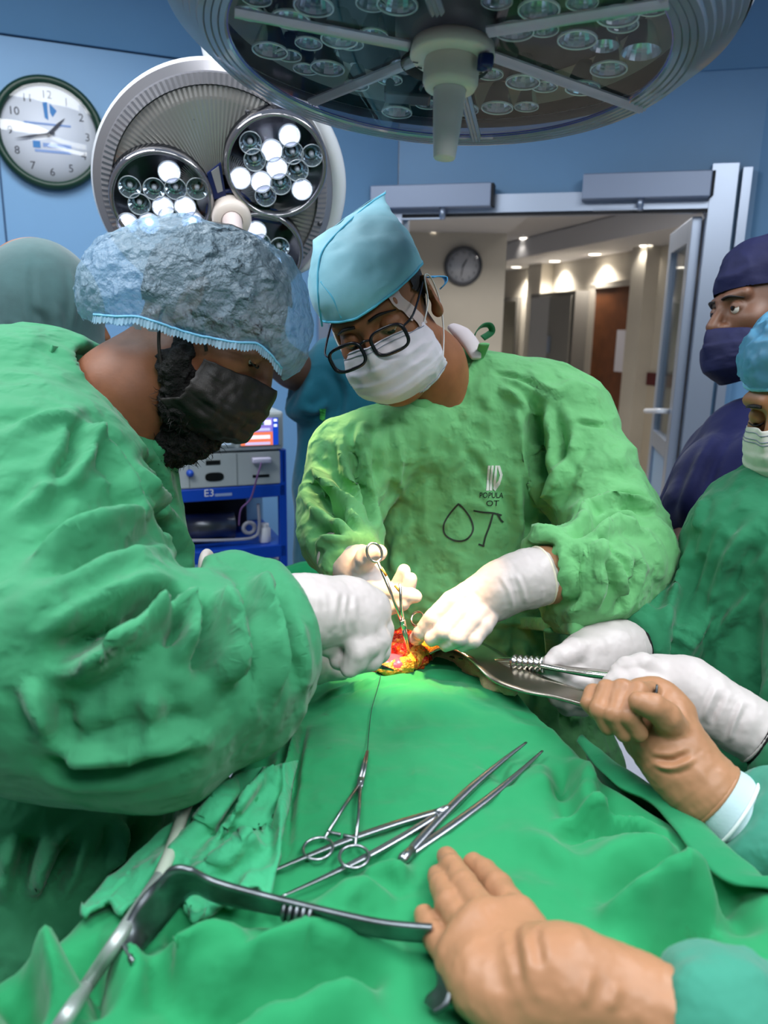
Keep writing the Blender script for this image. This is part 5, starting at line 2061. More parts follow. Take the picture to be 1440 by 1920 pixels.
# glasses: two rounded rims, bridge, temples, lenses
M_frame = mat('dark glasses frame', '15121c', 0.25)
gr = HB.put('glasses', tube([(-0.010, 0.123, 0.004), (0.0, 0.126, 0.007), (0.010, 0.123, 0.004)], 0.0020, 8, 12), M_frame, pb)
for sx in (-1, 1):
    pts = []
    for k in range(36):
        a = 2 * math.pi * k / 36
        cxx, syy = math.cos(a), math.sin(a)
        q = 0.6
        x = 0.0265 * np.sign(cxx) * abs(cxx) ** q
        z = 0.0185 * np.sign(syy) * abs(syy) ** q
        pts.append((sx * 0.0355 + x, 0.125 - 0.10 * abs(sx * 0.0355 + x) ** 1.0 * 0.35, -0.006 + z))
    pts = np.array(pts)
    cen = pts.mean(0)
    Vr, Fr = [], []
    for k in range(36):
        rd_ = (pts[k] - cen) / np.linalg.norm(pts[k] - cen)
        for (a_, b_) in ((-0.0020, -0.0020), (0.0026, -0.0020), (0.0026, 0.0020), (-0.0020, 0.0020)):
            Vr.append(pts[k] + rd_ * a_ + np.array([0, b_, 0]))
    for k in range(36):
        for c_ in range(4):
            Fr.append([k * 4 + c_, ((k + 1) % 36) * 4 + c_, ((k + 1) % 36) * 4 + (c_ + 1) % 4, k * 4 + (c_ + 1) % 4])
    HB.put('rim', (np.array(Vr), Fr), M_frame, gr)
    HB.put('lens', (np.concatenate([[cen], pts]), [[0, 1 + k, 1 + (k + 1) % 36] for k in range(36)]), clear('spectacle lens', 0.03, 0.02, (0.97, 0.95, 0.93), edge=0.12), gr)
    HB.put('temple_arm', tube([(sx * 0.062, 0.121, 0.004), (sx * 0.075, 0.098, 0.008), (sx * 0.081, 0.03, 0.020), (sx * 0.082, -0.018, 0.028)], 0.0017, 8, 24), M_frame, gr)
# tape holding the mask to the temple
_h = HB.field(None, res=0.004).mesh(1)
tree_h = bvh(HB.w(_h[0]), _h[1])
for pl, w_ in (([(733, 545), (742, 562), (762, 580), (778, 598)], 20), ([(770, 586), (784, 600), (790, 610)], 16)):
    V2, F2 = strip2(pl, w_)
    V3 = np.array([on(tree_h, a, b, 0.004, 1.16) for a, b in V2])
    mesh('tape', V3, F2, mat('pale tape', 'c9b3ac', 0.5), pb)

# gloved hands
gR, _, _ = hand('glove', pb, M_gloveW,
    [[(664, 1064, 1.145, .030), (694, 1098, 1.12, .026)], [(684, 1076, 1.14, .024), (704, 1106, 1.115, .021)]],
    [[(676, 1066, 1.115, .017), (686, 1046, 1.10, .0150), (698, 1038, 1.09, .0135), (711, 1036, 1.085, .0120)],
     [(705, 1103, 1.105, .0135), (742, 1113, 1.085, .0120), (768, 1117, 1.08, .0112), (779, 1118, 1.08, .0095)],
     [(700, 1124, 1.10, .0135), (734, 1137, 1.085, .0115), (756, 1132, 1.08, .0100)],
     [(720, 1110, 1.14, .0120), (746, 1100, 1.135, .0110), (757, 1070, 1.12, .0100)],
     [(728, 1114, 1.12, .0120), (764, 1110, 1.115, .0108), (770, 1086, 1.11, .0098)]],
    [(636, 1038, 1.175, .037), (658, 1053, 1.155, .033)])
cuff_ring('cuff_rim', gR, M_gloveW, P(634, 1038, 1.175), P(660, 1055, 1.15), 0.0375)
gL, _, _ = hand('glove', pb, M_gloveW,
    [[(935, 1103, 1.08, .034), (900, 1120, 1.078, .029)], [(918, 1132, 1.085, .030), (902, 1148, 1.085, .025)], [(885, 1118, 1.085, .019), (866, 1130, 1.085, .015)]],
    [[(880, 1112, 1.070, .0180), (848, 1128, 1.062, .0158), (812, 1160, 1.060, .0136), (792, 1184, 1.072, .0122), (781, 1196, 1.085, .0106)],
     [(890, 1132, 1.062, .0170), (866, 1150, 1.050, .0148), (834, 1184, 1.040, .0128), (810, 1198, 1.052, .0110)],
     [(902, 1148, 1.058, .0160), (886, 1164, 1.044, .0142), (860, 1196, 1.034, .0124), (836, 1208, 1.050, .0106)],
     [(914, 1158, 1.060, .0150), (906, 1174, 1.046, .0130), (888, 1200, 1.036, .0114), (868, 1210, 1.048, .0098)]],
    [(1012, 1080, 1.09, .040), (985, 1086, 1.085, .038), (940, 1101, 1.078, .034)], k=0.0025,
    ridges=[([(935, 1075), (955, 1110), (960, 1140)], 0.003, 0.002), ([(965, 1070), (980, 1105), (985, 1135)], 0.003, 0.002)])
cuff_ring('cuff_rim', gL, mat('ivory rim', 'e6dcc8', 0.5), P(1015, 1079, 1.092), P(985, 1086, 1.085), 0.0415)
ca, cb_ = P(1012, 1080, 1.09), P(1034, 1076, 1.10)
Rr_ = frame(cb_ - ca)
LL = np.linalg.norm(cb_ - ca)
ug = mesh('inner_glove', *lathe([(0.0385, -0.004), (0.0425, 0.004), (0.0435, LL * 0.8), (0.0445, LL), (0.042, LL + 0.002), (0.036, LL)], 40, Rr_, ca), M_gloveB, pb)
cuff_ring('cuff_rim', ug, M_gloveB, cb_, ca, 0.0435, 0.0018)

# artery clamp in his right hand, point in the wound
clampish('bright slender clamp held upright by the surgeon, tips in the wound', P(767, 1226, 1.085), P(756, 1172, 1.062), P(702, 1036, 1.058), P(750, 1094, 1.050), camvec(0.3, 0.1, 1), True, False, (0.0135, 0.0105), 0.0027, True, M_steelb)
ss = mesh('suture_scissors', *ring3(P(783, 1160, 1.075), camvec(.8, .5, .3), camvec(.2, -.6, .7), 0.010, 0.012, 0.0016), M_steelb)
tag(ss, 'small steel finger ring showing behind the pointing gloved finger', 'scissors')

# ================================================================== SURGEON in profile (bouffant cap, black mask)
M_gownA = cloth('jade green gown', '398a60', 0.65, 22, 0.06)
pa = thing('person', 'surgeon in jade green gown, black mask and see-through bouffant cap, in profile', 'person', (-0.45, 1.0, 0.0))
f = Field(0.0054)
f.ecap(P(60, 820, 1.06), P(85, 1150, 1.08), 0.150, 0.165, vd, 1.15, 0.03)
f.chain([P(85, 1150, 1.08), P(70, 1500, 1.05), P(30, 1900, 1.0)], [0.165, 0.180, 0.21], 0.04)
f.cap(P(120, 800, 1.02), P(60, 900, 0.92), 0.098, 0.120, 0.05)
f.cap(P(215, 880, 1.05), P(230, 1100, 1.06), 0.080, 0.095, 0.05)
f.chain([P(70, 930, 0.90), P(60, 1100, 0.82), P(110, 1240, 0.75)], [0.125, 0.125, 0.118], 0.03)
f.chain([P(110, 1240, 0.75), P(290, 1285, 0.76), P(410, 1248, 0.80), P(500, 1200, 0.84)], [0.118, 0.106, 0.091, 0.066], 0.03)
f.cap(P(435, 1105, 0.86), P(500, 1150, 0.86), 0.040, 0.044, 0.03)
f.cap(P(440, 1290, 0.80), P(506, 1300, 0.82), 0.048, 0.028, 0.03)
f.cutend(P(548, 1190, 0.85), P(640, 1165, 0.88) - P(500, 1210, 0.83), 0.08, 0.11)
f.cap(P(190, 760, 1.02), P(330, 640, 1.0), 0.066, 0.090, 0.004, 's')
V, F = f.mesh(2)
N = vnormals(V, F)
V = limb_wrinkle(V, N, P(70, 930, 0.90), P(110, 1240, 0.75), 0.008, 11, 0.17, 2.0)
V = limb_wrinkle(V, N, P(150, 1250, 0.75), P(540, 1195, 0.84), 0.006, 13, 0.15, 6.0)
V = V + N * (0.0042 * ridged(V * [9, 9, 6] + 1.2, 2) + 0.0026 * ridged(V * 19 + 8, 2))[:, None]
def pa_(l):
    return [(x / 2.232, 640 + y / 2.232) for x, y in l]


_fl = [
    (pa_([(360, 300), (520, 470), (650, 730), (740, 850), (820, 1000)]), 0.014, -0.020), (pa_([(300, 300), (460, 480), (570, 700), (640, 760)]), 0.012, 0.012),
    (pa_([(200, 610), (310, 480), (345, 320)]), 0.010, -0.012), (pa_([(230, 640), (350, 500), (400, 330)]), 0.010, 0.010),
    (pa_([(60, 980), (250, 870), (450, 770), (620, 740)]), 0.014, 0.018), (pa_([(100, 1010), (260, 930), (450, 850), (640, 820)]), 0.012, -0.012),
    (pa_([(150, 1370), (400, 1210), (600, 1110), (780, 1010)]), 0.014, -0.030), (pa_([(200, 1420), (420, 1320), (600, 1190), (780, 1070)]), 0.013, 0.020),
    (pa_([(560, 1140), (660, 1080), (780, 1030)]), 0.009, -0.020), (pa_([(740, 1060), (800, 1180), (770, 1280), (700, 1330)]), 0.010, 0.014), (pa_([(700, 1080), (745, 1180), (700, 1280)]), 0.009, -0.014),
    (pa_([(900, 1030), (955, 1200), (930, 1480)]), 0.013, 0.022), (pa_([(860, 1080), (880, 1250), (830, 1450)]), 0.012, -0.016), (pa_([(1000, 1000), (1040, 1200), (1060, 1500)]), 0.012, -0.016),
    (pa_([(1060, 960), (1130, 1200), (1150, 1560)]), 0.012, 0.018), (pa_([(1180, 1100), (1230, 1300), (1250, 1500)]), 0.010, -0.010),
    (pa_([(130, 1640), (330, 1735), (560, 1705), (760, 1665), (900, 1690)]), 0.012, 0.016), (pa_([(160, 1690), (340, 1790), (560, 1770), (750, 1720)]), 0.012, -0.012),
    (pa_([(120, 1400), (150, 1520), (220, 1650)]), 0.010, 0.014), (pa_([(290, 1480), (280, 1600), (310, 1700)]), 0.010, -0.008),
    (pa_([(560, 1290), (460, 1350), (300, 1420)]), 0.012, 0.010), (pa_([(600, 1450), (640, 1560), (600, 1680)]), 0.012, 0.010),
    (pa_([(520, 480), (600, 560), (680, 700)]), 0.010, 0.010), (pa_([(560, 420), (660, 560), (720, 680), (770, 760)]), 0.010, -0.010), (pa_([(650, 700), (740, 830), (800, 960)]), 0.008, 0.008),
    (pa_([(20, 400), (180, 330), (340, 300)]), 0.012, 0.008), (pa_([(60, 760), (160, 660), (220, 560)]), 0.012, 0.010),
    # skirt
    ([(95, 1570), (75, 1630), (50, 1690)], 0.012, 0.018), ([(150, 1560), (120, 1620), (80, 1700)], 0.010, -0.018), ([(222, 1530), (222, 1580), (200, 1640)], 0.010, 0.018), ([(258, 1530), (255, 1580), (205, 1665)], 0.010, -0.018), ([(298, 1548), (284, 1590)], 0.010, 0.012),
    ([(25, 1570), (15, 1640), (5, 1700)], 0.012, 0.014), ([(60, 1560), (50, 1610), (30, 1650)], 0.012, -0.014),
]
V = fold(V, F, [(l, w * 0.8, amp * 1.3) for l, w, amp in _fl])
ga = mesh('gown', V, F, M_gownA, pa)
GAT = bvh(V, F)
strap('neckband', GAT, [(95, 660), (150, 672), (205, 715), (255, 775), (290, 830), (322, 880)], 0.0085, M_gownA, ga, 0.001, 50, 0.3, 1.0)
mesh('neck_tie', *tube([P(-10, 660, 1.02), P(20, 652, 1.02), P(42, 658, 1.01), P(40, 668, 1.0), P(15, 672, 1.0), P(-10, 680, 1.0)], 0.006, n=24, sect=np.array([[-1, -.2], [1, -.2], [1, .2], [-1, .2]])), M_gownA, ga)

HA = Head(P(391, 616, 1.02), camvec(0.80, -0.58, 0.10), camvec(0.58, 0.80, 0.10))
f = HA.field([P(235, 745, 1.02), P(150, 860, 1.03)], [0.066, 0.085], ears=False, nose=0.7)
for sx in (-1, 1):
    Re = frame((sx * 0.95, -0.3, 0.05))
    f.ell((sx * 0.080, -0.004, 0.022), (0.017, 0.032, 0.008), Re, 0.006)
    f.ell((sx * 0.080, 0.000, -0.008), (0.010, 0.013, 0.008), Re, 0.006)
    f.ell((sx * 0.088, 0.002, 0.022), (0.009, 0.018, 0.006), Re, 0.006, 's')
V, F = f.mesh(2)
ba = HA.put('body', (V, F), M_skinA, pa)
HA.eyes(ba, look=-1.1)
for sx in (-1, 1):
    HA.put('eyelid', lathe([(0.0, 0.0160), (0.006, 0.0152), (0.0118, 0.0112), (0.0150, 0.003)], 20, frame((sx * 0.15, 0.75, 0.9)), (sx * 0.031, 0.0805, 0.0050)), M_skinA, ba)
    HA.put('lashes', tube([(sx * 0.020, 0.094, -0.001), (sx * 0.031, 0.0975, -0.004), (sx * 0.044, 0.090, -0.002)], 0.0011, 6, 12), M_hair, ba)
HA.brows(ba)
# black hair under the cap and full beard
hv = HA.field(None, ears=False, res=0.004).mesh(1)
Nn = vnormals(*hv)
hv2 = (hv[0] + Nn * (0.006 + 0.002 * fbm(hv[0] * 60, 2))[:, None], hv[1])
HA.put('hair', sheet_on(hv2, lambda V: ((V[:, 1] < 0.055) & (V[:, 2] > 0.010 - 0.35 * np.minimum(0, V[:, 1]) * -1 + 0.3 * np.maximum(0, V[:, 1]))) | (V[:, 2] > 0.085)), M_hair, pa)
M_beard = mat('black beard', '0a0706', 0.75, bumps=(('noise', 300, 1.0, 0.006), ('noise', 900, 0.8, 0.002)))
f = Field(0.0034)
for sx in (-1, 1):
    f.chain([(sx * 0.066, 0.012, -0.020), (sx * 0.062, 0.020, -0.060), (sx * 0.040, 0.045, -0.098), (0, 0.062, -0.122)], [0.010, 0.020, 0.026, 0.026], 0.012)
f.cap((0, 0.070, -0.118), (0, 0.045, -0.165), 0.030, 0.022, 0.02)
f.cap((0, 0.02, -0.13), (0, 0.050, -0.150), 0.030, 0.028, 0.02)
V, F = f.mesh(1)
V = V + vnormals(V, F) * (0.003 * fbm(V * 160, 3) + 0.003 * ridged(V * 90, 2))[:, None]
bea = HA.put('beard', (V, F), M_beard, pa)
# loose beard hairs
rs_ = np.random.RandomState(5)
pts = []
Vw, Nw = HA.w(V), None
Nw = vnormals(Vw, F)
low = np.where(HA.l(Vw)[:, 2] < -0.095)[0]
hairs = []
for k in rs_.choice(low, 420):
    a = Vw[k]
    d = Nw[k] + rs_.randn(3) * 0.5
    d /= np.linalg.norm(d)
    L = 0.006 + 0.010 * rs_.rand()
    e = rs_.randn(3)
    e -= e @ d * d
    e /= np.linalg.norm(e)
    c = a + d * L * 0.6 + e * L * 0.25
    hairs.append(tube([a, c, a + d * L * 0.9 + e * L * 0.6], [0.0005, 0.0004, 0.0002], 3))
hb_ = mesh('beard_hairs', *cat_mesh(hairs), M_hair, bea)
hb_['kind'] = 'stuff'

M_maskK = mat('black mask', '1a1512', 0.6, var=0.3, vscale=30, bumps=(('noise', 600, 0.4, 0.001), ('noise', 40, 0.3, 0.004)))
Vm, Fm = mask_mesh(3, 0.004, -0.016, -0.122, 0.068, 4)
mka = HA.put('mask', (Vm + vnormals(Vm, Fm) * (0.003 * ridged(Vm * [50, 50, 26] + 2, 2))[:, None], Fm), M_maskK, pa)
solid(mka, 0.0016)
for sx in (-1, 1):
    HA.put('ear_loop', tube([(sx * 0.072, 0.046, -0.022), (sx * 0.082, 0.022, 0.010), (sx * 0.086, 0.006, 0.045)], 0.0022, 8, 20), M_maskK, mka)
    HA.put('ear_loop', tube([(sx * 0.072, 0.030, -0.090), (sx * 0.084, -0.004, -0.050), (sx * 0.086, -0.026, -0.005), (sx * 0.086, -0.020, 0.045)], 0.0022, 8, 24), M_maskK, mka)

# bouffant cap: puffed thin sheet with gathered frill
M_bouf = membrane('bouffant sheet', 'bcd6e8', 0.56, 0.25, bumps=(('crumple', 60, 1.0, 0.022), ('noise', 90, 0.8, 0.012)), tint='cfe6f4')
cax = camvec(0.985, -0.17, 0.0)
cup_ = camvec(0.17, 0.985, 0.0)
cdp = camvec(0, 0, 1)
RC = np.stack([cax, cup_, cdp], 1)
f = Field(0.0045)
f.ell(P(360, 560, 1.02), (0.132, 0.100, 0.112), RC, 0.03)
f.ell(P(250, 562, 1.02), (0.062, 0.062, 0.090), RC, 0.04)
f.ell(P(480, 590, 1.02), (0.066, 0.085, 0.095), RC, 0.04)
f.ell(P(525, 640, 1.02), (0.034, 0.045, 0.075), RC, 0.03)
V, F = f.mesh(2)
N = vnormals(V, F)
V = V + N * (0.0030 * ridged(V * [26, 20, 40] + 3, 2) + 0.0018 * ridged(V * 75, 1))[:, None]
pn = np.cross(P(345, 628, 1.02) - P(172, 600, 1.02), DIR(260, 615))          # cut plane through the elastic line
pn /= np.linalg.norm(pn)
if pn[2] < 0:
    pn = -pn
pn2 = np.cross(P(536, 716, 1.02) - P(486, 648, 1.02), DIR(510, 680))
pn2 /= np.linalg.norm(pn2)
if pn2[2] < 0:
    pn2 = -pn2
qa, qb = P(345, 632, 1.02), P(487, 651, 1.02)
keep = lambda V: ((V - qa) @ pn > 0) | ((V - qb) @ pn2 > -0.002)
V, F = sheet_on((V, F), keep)
cpA = mesh('cap', V, F, M_bouf, pa)
CAT = bvh(V, F)
M_frill = membrane('cap frill', 'a8d2ea', 0.30, 0.5, bumps=(('noise', 200, 0.4, 0.002),))
edge = resample([(a, b, 0) for a, b in [(176, 588), (215, 592), (262, 594), (305, 606), (345, 620), (395, 632), (440, 640), (480, 642), (505, 660), (528, 690)]], 260)[:, :2]
top, bot = [], []
for k, (a, b) in enumerate(edge):
    p = on(CAT, a, b, 0.002, 0.93)
    w_ = 0.0018 * math.sin(k * 1.45) + 0.0008 * math.sin(k * 0.37)
    nrm = -DIR(a, b)
    top.append(p + nrm * w_ * 0.3)
    bot.append(p + nrm * (w_ + 0.001) - cup_ * (0.0095 + 0.0012 * math.sin(k * 1.45 + 1) + 0.0012 * math.sin(k * 0.21)))
top, bot = np.array(top), np.array(bot)
k = len(top)
mesh('frill', np.concatenate([top, (top + bot) / 2, bot]), [[r * k + i, r * k + i + 1, (r + 1) * k + i + 1, (r + 1) * k + i] for r in (0, 1) for i in range(k - 1)], M_frill, cpA)
mesh('elastic', *tube(top[::4], 0.0016, 8), mat('blue elastic', '7cc0e6', 0.6), cpA)

# near hand: glove, curled round a needle holder
gA, _, _ = hand('glove', pa, M_gloveW,
    [[(600, 1142, .88, .034), (655, 1140, .90, .031), (690, 1152, .905, .025)], [(618, 1156, .872, .027), (670, 1170, .885, .025)], [(640, 1128, .905, .027), (690, 1140, .915, .024)]],
    [[(694, 1148, .91, .0175), (714, 1180, .91, .0155), (710, 1222, .905, .0138), (676, 1240, .90, .0120), (644, 1242, .905, .0105)],
     [(688, 1166, .892, .0170), (708, 1200, .888, .0150), (696, 1236, .886, .0132), (658, 1250, .89, .0110)],
     [(672, 1180, .88, .0160), (688, 1212, .874, .0142), (668, 1240, .872, .0125), (634, 1240, .88, .0105)],
     [(656, 1186, .872, .0140), (670, 1222, .866, .0122), (656, 1254, .868, .0108)],
     [(606, 1172, .872, .0190), (612, 1204, .876, .0150), (638, 1222, .888, .0125), (662, 1230, .898, .0105)]],
    [(535, 1146, .855, .040), (570, 1148, .865, .038), (600, 1148, .875, .036)],
    ridges=[([(652, 1108), (645, 1150), (650, 1190)], 0.003, 0.0012), ([(668, 1110), (664, 1155), (672, 1200)], 0.004, 0.0014), ([(635, 1105), (628, 1150), (626, 1185)], 0.004, 0.001)])
gA2, _, _ = hand('glove', pa, M_gloveW,
    [[(560, 1236, .99, .032), (596, 1240, 1.0, .028)], [(570, 1225, 1.0, .026), (600, 1232, 1.01, .024)]],
    [[(600, 1228, 1.0, .015), (632, 1226, 1.01, .013), (655, 1236, 1.02, .011)], [(602, 1240, 1.0, .015), (634, 1246, 1.005, .013), (656, 1252, 1.01, .011)], [(598, 1250, .99, .014), (626, 1258, .995, .012), (642, 1262, 1.0, .010)]],
    [(515, 1232, .97, .034), (560, 1236, .985, .033)])
clampish('steel needle holder gripped in the profile surgeon\'s white glove', P(736, 1256, .99), P(706, 1248, .955), P(596, 1214, .895), P(604, 1226, .89), camvec(0, 1, .4), False, False, (0.012, 0.010), 0.0030, False, steel('dark steel', '50565a', 0.3))

# ================================================================== ASSISTANT at the right edge (white gloves, white mask)
M_gownC = cloth('forest green gown', '2c7f58', 0.45, 26, 0.06)
pc_ = thing('person', 'assistant in forest green gown and white mask at the right edge', 'person', (0.62, 1.10, 0.0))
f = Field(0.0062)
f.ecap(P(1475, 1050, 1.16), P(1480, 1300, 1.18), 0.150, 0.175, vd, 0.9, 0.03)
f.chain([P(1480, 1300, 1.18), P(1450, 1600, 1.18), P(1440, 1900, 1.18)], [0.170, 0.180, 0.20], 0.04)
f.cap(P(1490, 960, 1.12), P(1415, 1010, 1.14), 0.062, 0.085, 0.04)
f.chain([P(1400, 1020, 1.16), P(1290, 1150, 1.18), P(1222, 1195, 1.13)], [0.075, 0.060, 0.048], 0.03)
f.cap(P(1222, 1195, 1.13), P(1190, 1208, 1.10), 0.048, 0.040, 0.03)
f.chain([P(1560, 1040, 1.05), P(1580, 1320, 0.95), P(1475, 1400, 0.90)], [0.085, 0.080, 0.050], 0.03)
f.cutend(P(1186, 1212, 1.095), P(1110, 1232, 1.05) - P(1222, 1195, 1.13), 0.05, 0.07)
f.cutend(P(1440, 1385, 0.905), P(1380, 1345, 0.92) - P(1475, 1400, 0.90), 0.06, 0.07)
V, F = f.mesh(2)
N = vnormals(V, F)
V = V + N * (0.0045 * ridged(np.stack([V[:, 0] * 12, V[:, 1] * 12, V[:, 2] * 4], 1) + 7, 2) + 0.003 * ridged(V * 24, 2))[:, None]
V = limb_wrinkle(V, N, P(1290, 1150, 1.18), P(1190, 1208, 1.10), 0.005, 42, 0.08, 4.0)
V = fold(V, F, [([(1300, 985), (1285, 1060), (1250, 1150), (1235, 1240)], 0.008, 0.012), ([(1350, 950), (1310, 1060), (1275, 1180), (1255, 1280)], 0.008, -0.010), ([(1440, 950), (1370, 1040), (1330, 1150), (1270, 1260)], 0.009, 0.012),
                ([(1440, 1080), (1380, 1150), (1300, 1230)], 0.008, 0.010), ([(1440, 1010), (1400, 1050), (1360, 1110)], 0.008, -0.008), ([(1262, 1190), (1300, 1215)], 0.006, 0.006), ([(1320, 930), (1300, 1000)], 0.007, 0.008)])
gc = mesh('gown', V, F, M_gownC, pc_)
# gathered knit cuffs
for a, b, r in ((P(1186, 1212, 1.095), P(1168, 1217, 1.085), 0.037), (P(1436, 1384, .907), P(1418, 1373, .91), 0.038)):
    R_ = frame(b - a)
    L_ = np.linalg.norm(b - a)
    mesh('knit_cuff', *lathe([(r * 1.05, -0.012), (r, 0.0), (r * 0.98, L_)], 36, R_, a), mat('black knit', '0b0e0f', 0.9), gc)
HCc = Head(P(1524, 748, 1.12), camvec(-0.78, -0.40, 0.42), camvec(-0.25, 0.93, 0.2))
V, F = HCc.field([P(1570, 870, 1.2), P(1570, 950, 1.22)], [0.055, 0.07]).mesh(2)
bc = HCc.put('body', (V, F), M_skinC, pc_)
HCc.eyes(bc, look=-0.9)
for sx in (-1, 1):
    HCc.put('eyelid', lathe([(0.0, 0.0160), (0.006, 0.0152), (0.0118, 0.0112), (0.0150, 0.003)], 20, frame((sx * 0.15, 0.75, 0.75)), (sx * 0.031, 0.0805, 0.0050)), M_skinC, bc)
    HCc.put('lashes', tube([(sx * 0.018, 0.095, -0.001), (sx * 0.031, 0.0985, -0.003), (sx * 0.046, 0.089, -0.001)], 0.0012, 6, 12), M_hair, bc)
HCc.brows(bc)
mkc = HCc.put('mask', mask_mesh(3, 0.004, -0.002, -0.124, 0.070, 9), mat('cream white mask', 'e6e4da', 0.7, var=0.04, vscale=20, bumps=(('noise', 60, 0.25, 0.003),)), pc_)
solid(mkc, 0.0016)
Vm, Fm = mask_mesh(3, 0.004, -0.002, -0.124, 0.070, 9)
nnm = vnormals(Vm, Fm).reshape(57, 61, 3)
for r0 in (3, 7, 9):
    HCc.put('stitch_line', tube(Vm.reshape(57, 61, 3)[r0][2:-2] + nnm[r0][2:-2] * 0.0007, 0.0006, 6), MATS['grey stitching'], mkc)
f = Field(0.0045)
f.ell((0, -0.02, 0.070), (0.088, 0.114, 0.074), None, 0.02)
V, F = f.mesh(2)
N = vnormals(V, F)
V = V + N * (0.004 * ridged(V * 40, 2))[:, None]
HCc.put('cap', sheet_on((V, F), lambda V: V[:, 2] > 0.048 + 0.02 * np.sin(V[:, 0] * 60) * 0.1), membrane('blue bouffant', '6cb4dc', 0.15, 0.5, bumps=(('crumple', 60, 0.8, 0.005),)), pc_)
HCc.put('cap_edge', tube([(0.085 * math.sin(a), -0.02 + 0.110 * math.cos(a), 0.048 + 0.002 * math.sin(a * 40)) for a in np.linspace(0, 6.2832, 80)], 0.004, 8), mat('blue elastic', '5ab4e6', 0.6), pc_)
gl1, _, _ = hand('glove', pc_, M_gloveW,
    [[(1130, 1222, 1.07, .034), (1092, 1240, 1.045, .032)], [(1110, 1215, 1.08, .028), (1085, 1230, 1.06, .026)], [(1110, 1262, 1.05, .028), (1085, 1285, 1.05, .026)]],
    [[(1112, 1220, 1.045, .022), (1078, 1222, 1.03, .0185), (1050, 1234, 1.02, .0165), (1032, 1246, 1.015, .0130)],
     [(1098, 1262, 1.03, .0180), (1050, 1268, 1.015, .0160), (1034, 1276, 1.02, .0150), (1072, 1288, 1.01, .0140), (1100, 1284, 1.01, .0120)],
     [(1100, 1282, 1.03, .0180), (1058, 1294, 1.02, .0160), (1048, 1304, 1.03, .0150), (1088, 1310, 1.02, .0135)],
     [(1100, 1295, 1.04, .0170), (1066, 1314, 1.03, .0150), (1064, 1322, 1.04, .0140), (1096, 1326, 1.03, .0125)]],
    [(1172, 1216, 1.088, .039), (1150, 1218, 1.08, .037), (1125, 1224, 1.07, .034)])
cuff_ring('cuff_rim', gl1, M_gloveW, P(1174, 1216, 1.089), P(1150, 1218, 1.08), 0.0395)
gl2, _, _ = hand('glove', pc_, M_gloveW,
    [[(1290, 1292, .945, .037), (1240, 1285, .955, .033)], [(1270, 1280, .96, .032), (1225, 1268, .965, .026)]],
    [[(1245, 1268, .945, .0190), (1205, 1248, .945, .0160), (1176, 1252, .945, .0135), (1160, 1260, .945, .0115)],
     [(1238, 1290, .935, .0185), (1196, 1278, .935, .0165), (1160, 1278, .937, .0140), (1148, 1280, .938, .0120)],
     [(1240, 1305, .94, .0180), (1200, 1300, .945, .0155), (1170, 1298, .95, .0125)],
     [(1248, 1318, .945, .0170), (1210, 1318, .955, .0145), (1185, 1315, .96, .0120)]],
    [(1425, 1378, .91, .037), (1380, 1350, .92, .0335), (1330, 1320, .932, .0325), (1290, 1297, .945, .034)],
    ridges=[([(1345, 1285), (1325, 1330), (1318, 1355)], 0.003, 0.003), ([(1360, 1295), (1340, 1340), (1336, 1365)], 0.003, -0.003), ([(1395, 1310), (1375, 1360), (1368, 1395)], 0.003, 0.003)])
cuff_ring('cuff_rim', gl2, M_gloveW, P(1423, 1377, .911), P(1380, 1350, .92), 0.0375)

# ================================================================== MAN IN NAVY by the door
M_navyc = cloth('navy scrubs', '0a1144', 0.35, 16, 0.08)
pd = thing('person', 'man in navy scrubs, navy cap and navy mask standing by the door', 'person', (0.80, 1.62, 0.0))
f = Field(0.008)
f.ecap(P(1440, 900, 1.62), P(1450, 1150, 1.62), 0.175, 0.18, vd, 1.1, 0.03)
f.chain([P(1450, 1150, 1.62), P(1450, 1600, 1.7)], [0.18, 0.19], 0.04)
f.chain([P(1400, 845, 1.55), P(1345, 900, 1.50), P(1318, 960, 1.46)], [0.075, 0.072, 0.072], 0.03)
f.cap(P(1470, 775, 1.60), P(1400, 820, 1.56), 0.060, 0.070, 0.04)
f.chain([P(1330, 900, 1.60), P(1285, 1010, 1.62)], [0.07, 0.075], 0.03)
V, F = f.mesh(2)
N = vnormals(V, F)
V = V + N * (0.006 * ridged(np.stack([V[:, 0] * 8, V[:, 1] * 8, V[:, 2] * 3.5], 1), 2))[:, None]
V = fold(V, F, [([(1370, 800), (1340, 880), (1320, 960)], 0.012, -0.012), ([(1400, 790), (1390, 880), (1370, 980)], 0.012, 0.012), ([(1330, 830), (1300, 900), (1270, 990)], 0.012, 0.010)])
mesh('scrub_top', V, F, M_navyc, pd)
HD = Head(P(1432, 588, 1.52), camvec(-0.97, -0.06, 0.20), camvec(-0.06, 0.99, 0.05))
f = HD.field([P(1470, 720, 1.58), P(1480, 800, 1.6)], [0.058, 0.07])
for q in ([P(1315, 965, 1.46), P(1285, 1040, 1.42), P(1240, 1120, 1.38)],):
    pass
V, F = f.mesh(2)
bdd = HD.put('body', (V, F), mat('shaded tan skin', '6a4836', 0.5, var=0.1, vscale=40), pd)  # base colour darkened to carry the shade he stands in
mesh('forearm', *tube([P(1322, 955, 1.47), P(1300, 1010, 1.44), P(1275, 1070, 1.42), P(1262, 1130, 1.42)], [0.042, 0.042, 0.038, 0.032], 18, 24), MATS['shaded tan skin'], pd)
HD.eyes(bdd, look=0.0)
for sx in (-1, 1):
    HD.put('eyelid', lathe([(0.0, 0.0158), (0.006, 0.0150), (0.0115, 0.0110), (0.0146, 0.005)], 20, frame((sx * 0.12, 0.55, 1.0)), (sx * 0.031, 0.0805, 0.0055)), MATS['shaded tan skin'], bdd)
HD.brows(bdd)
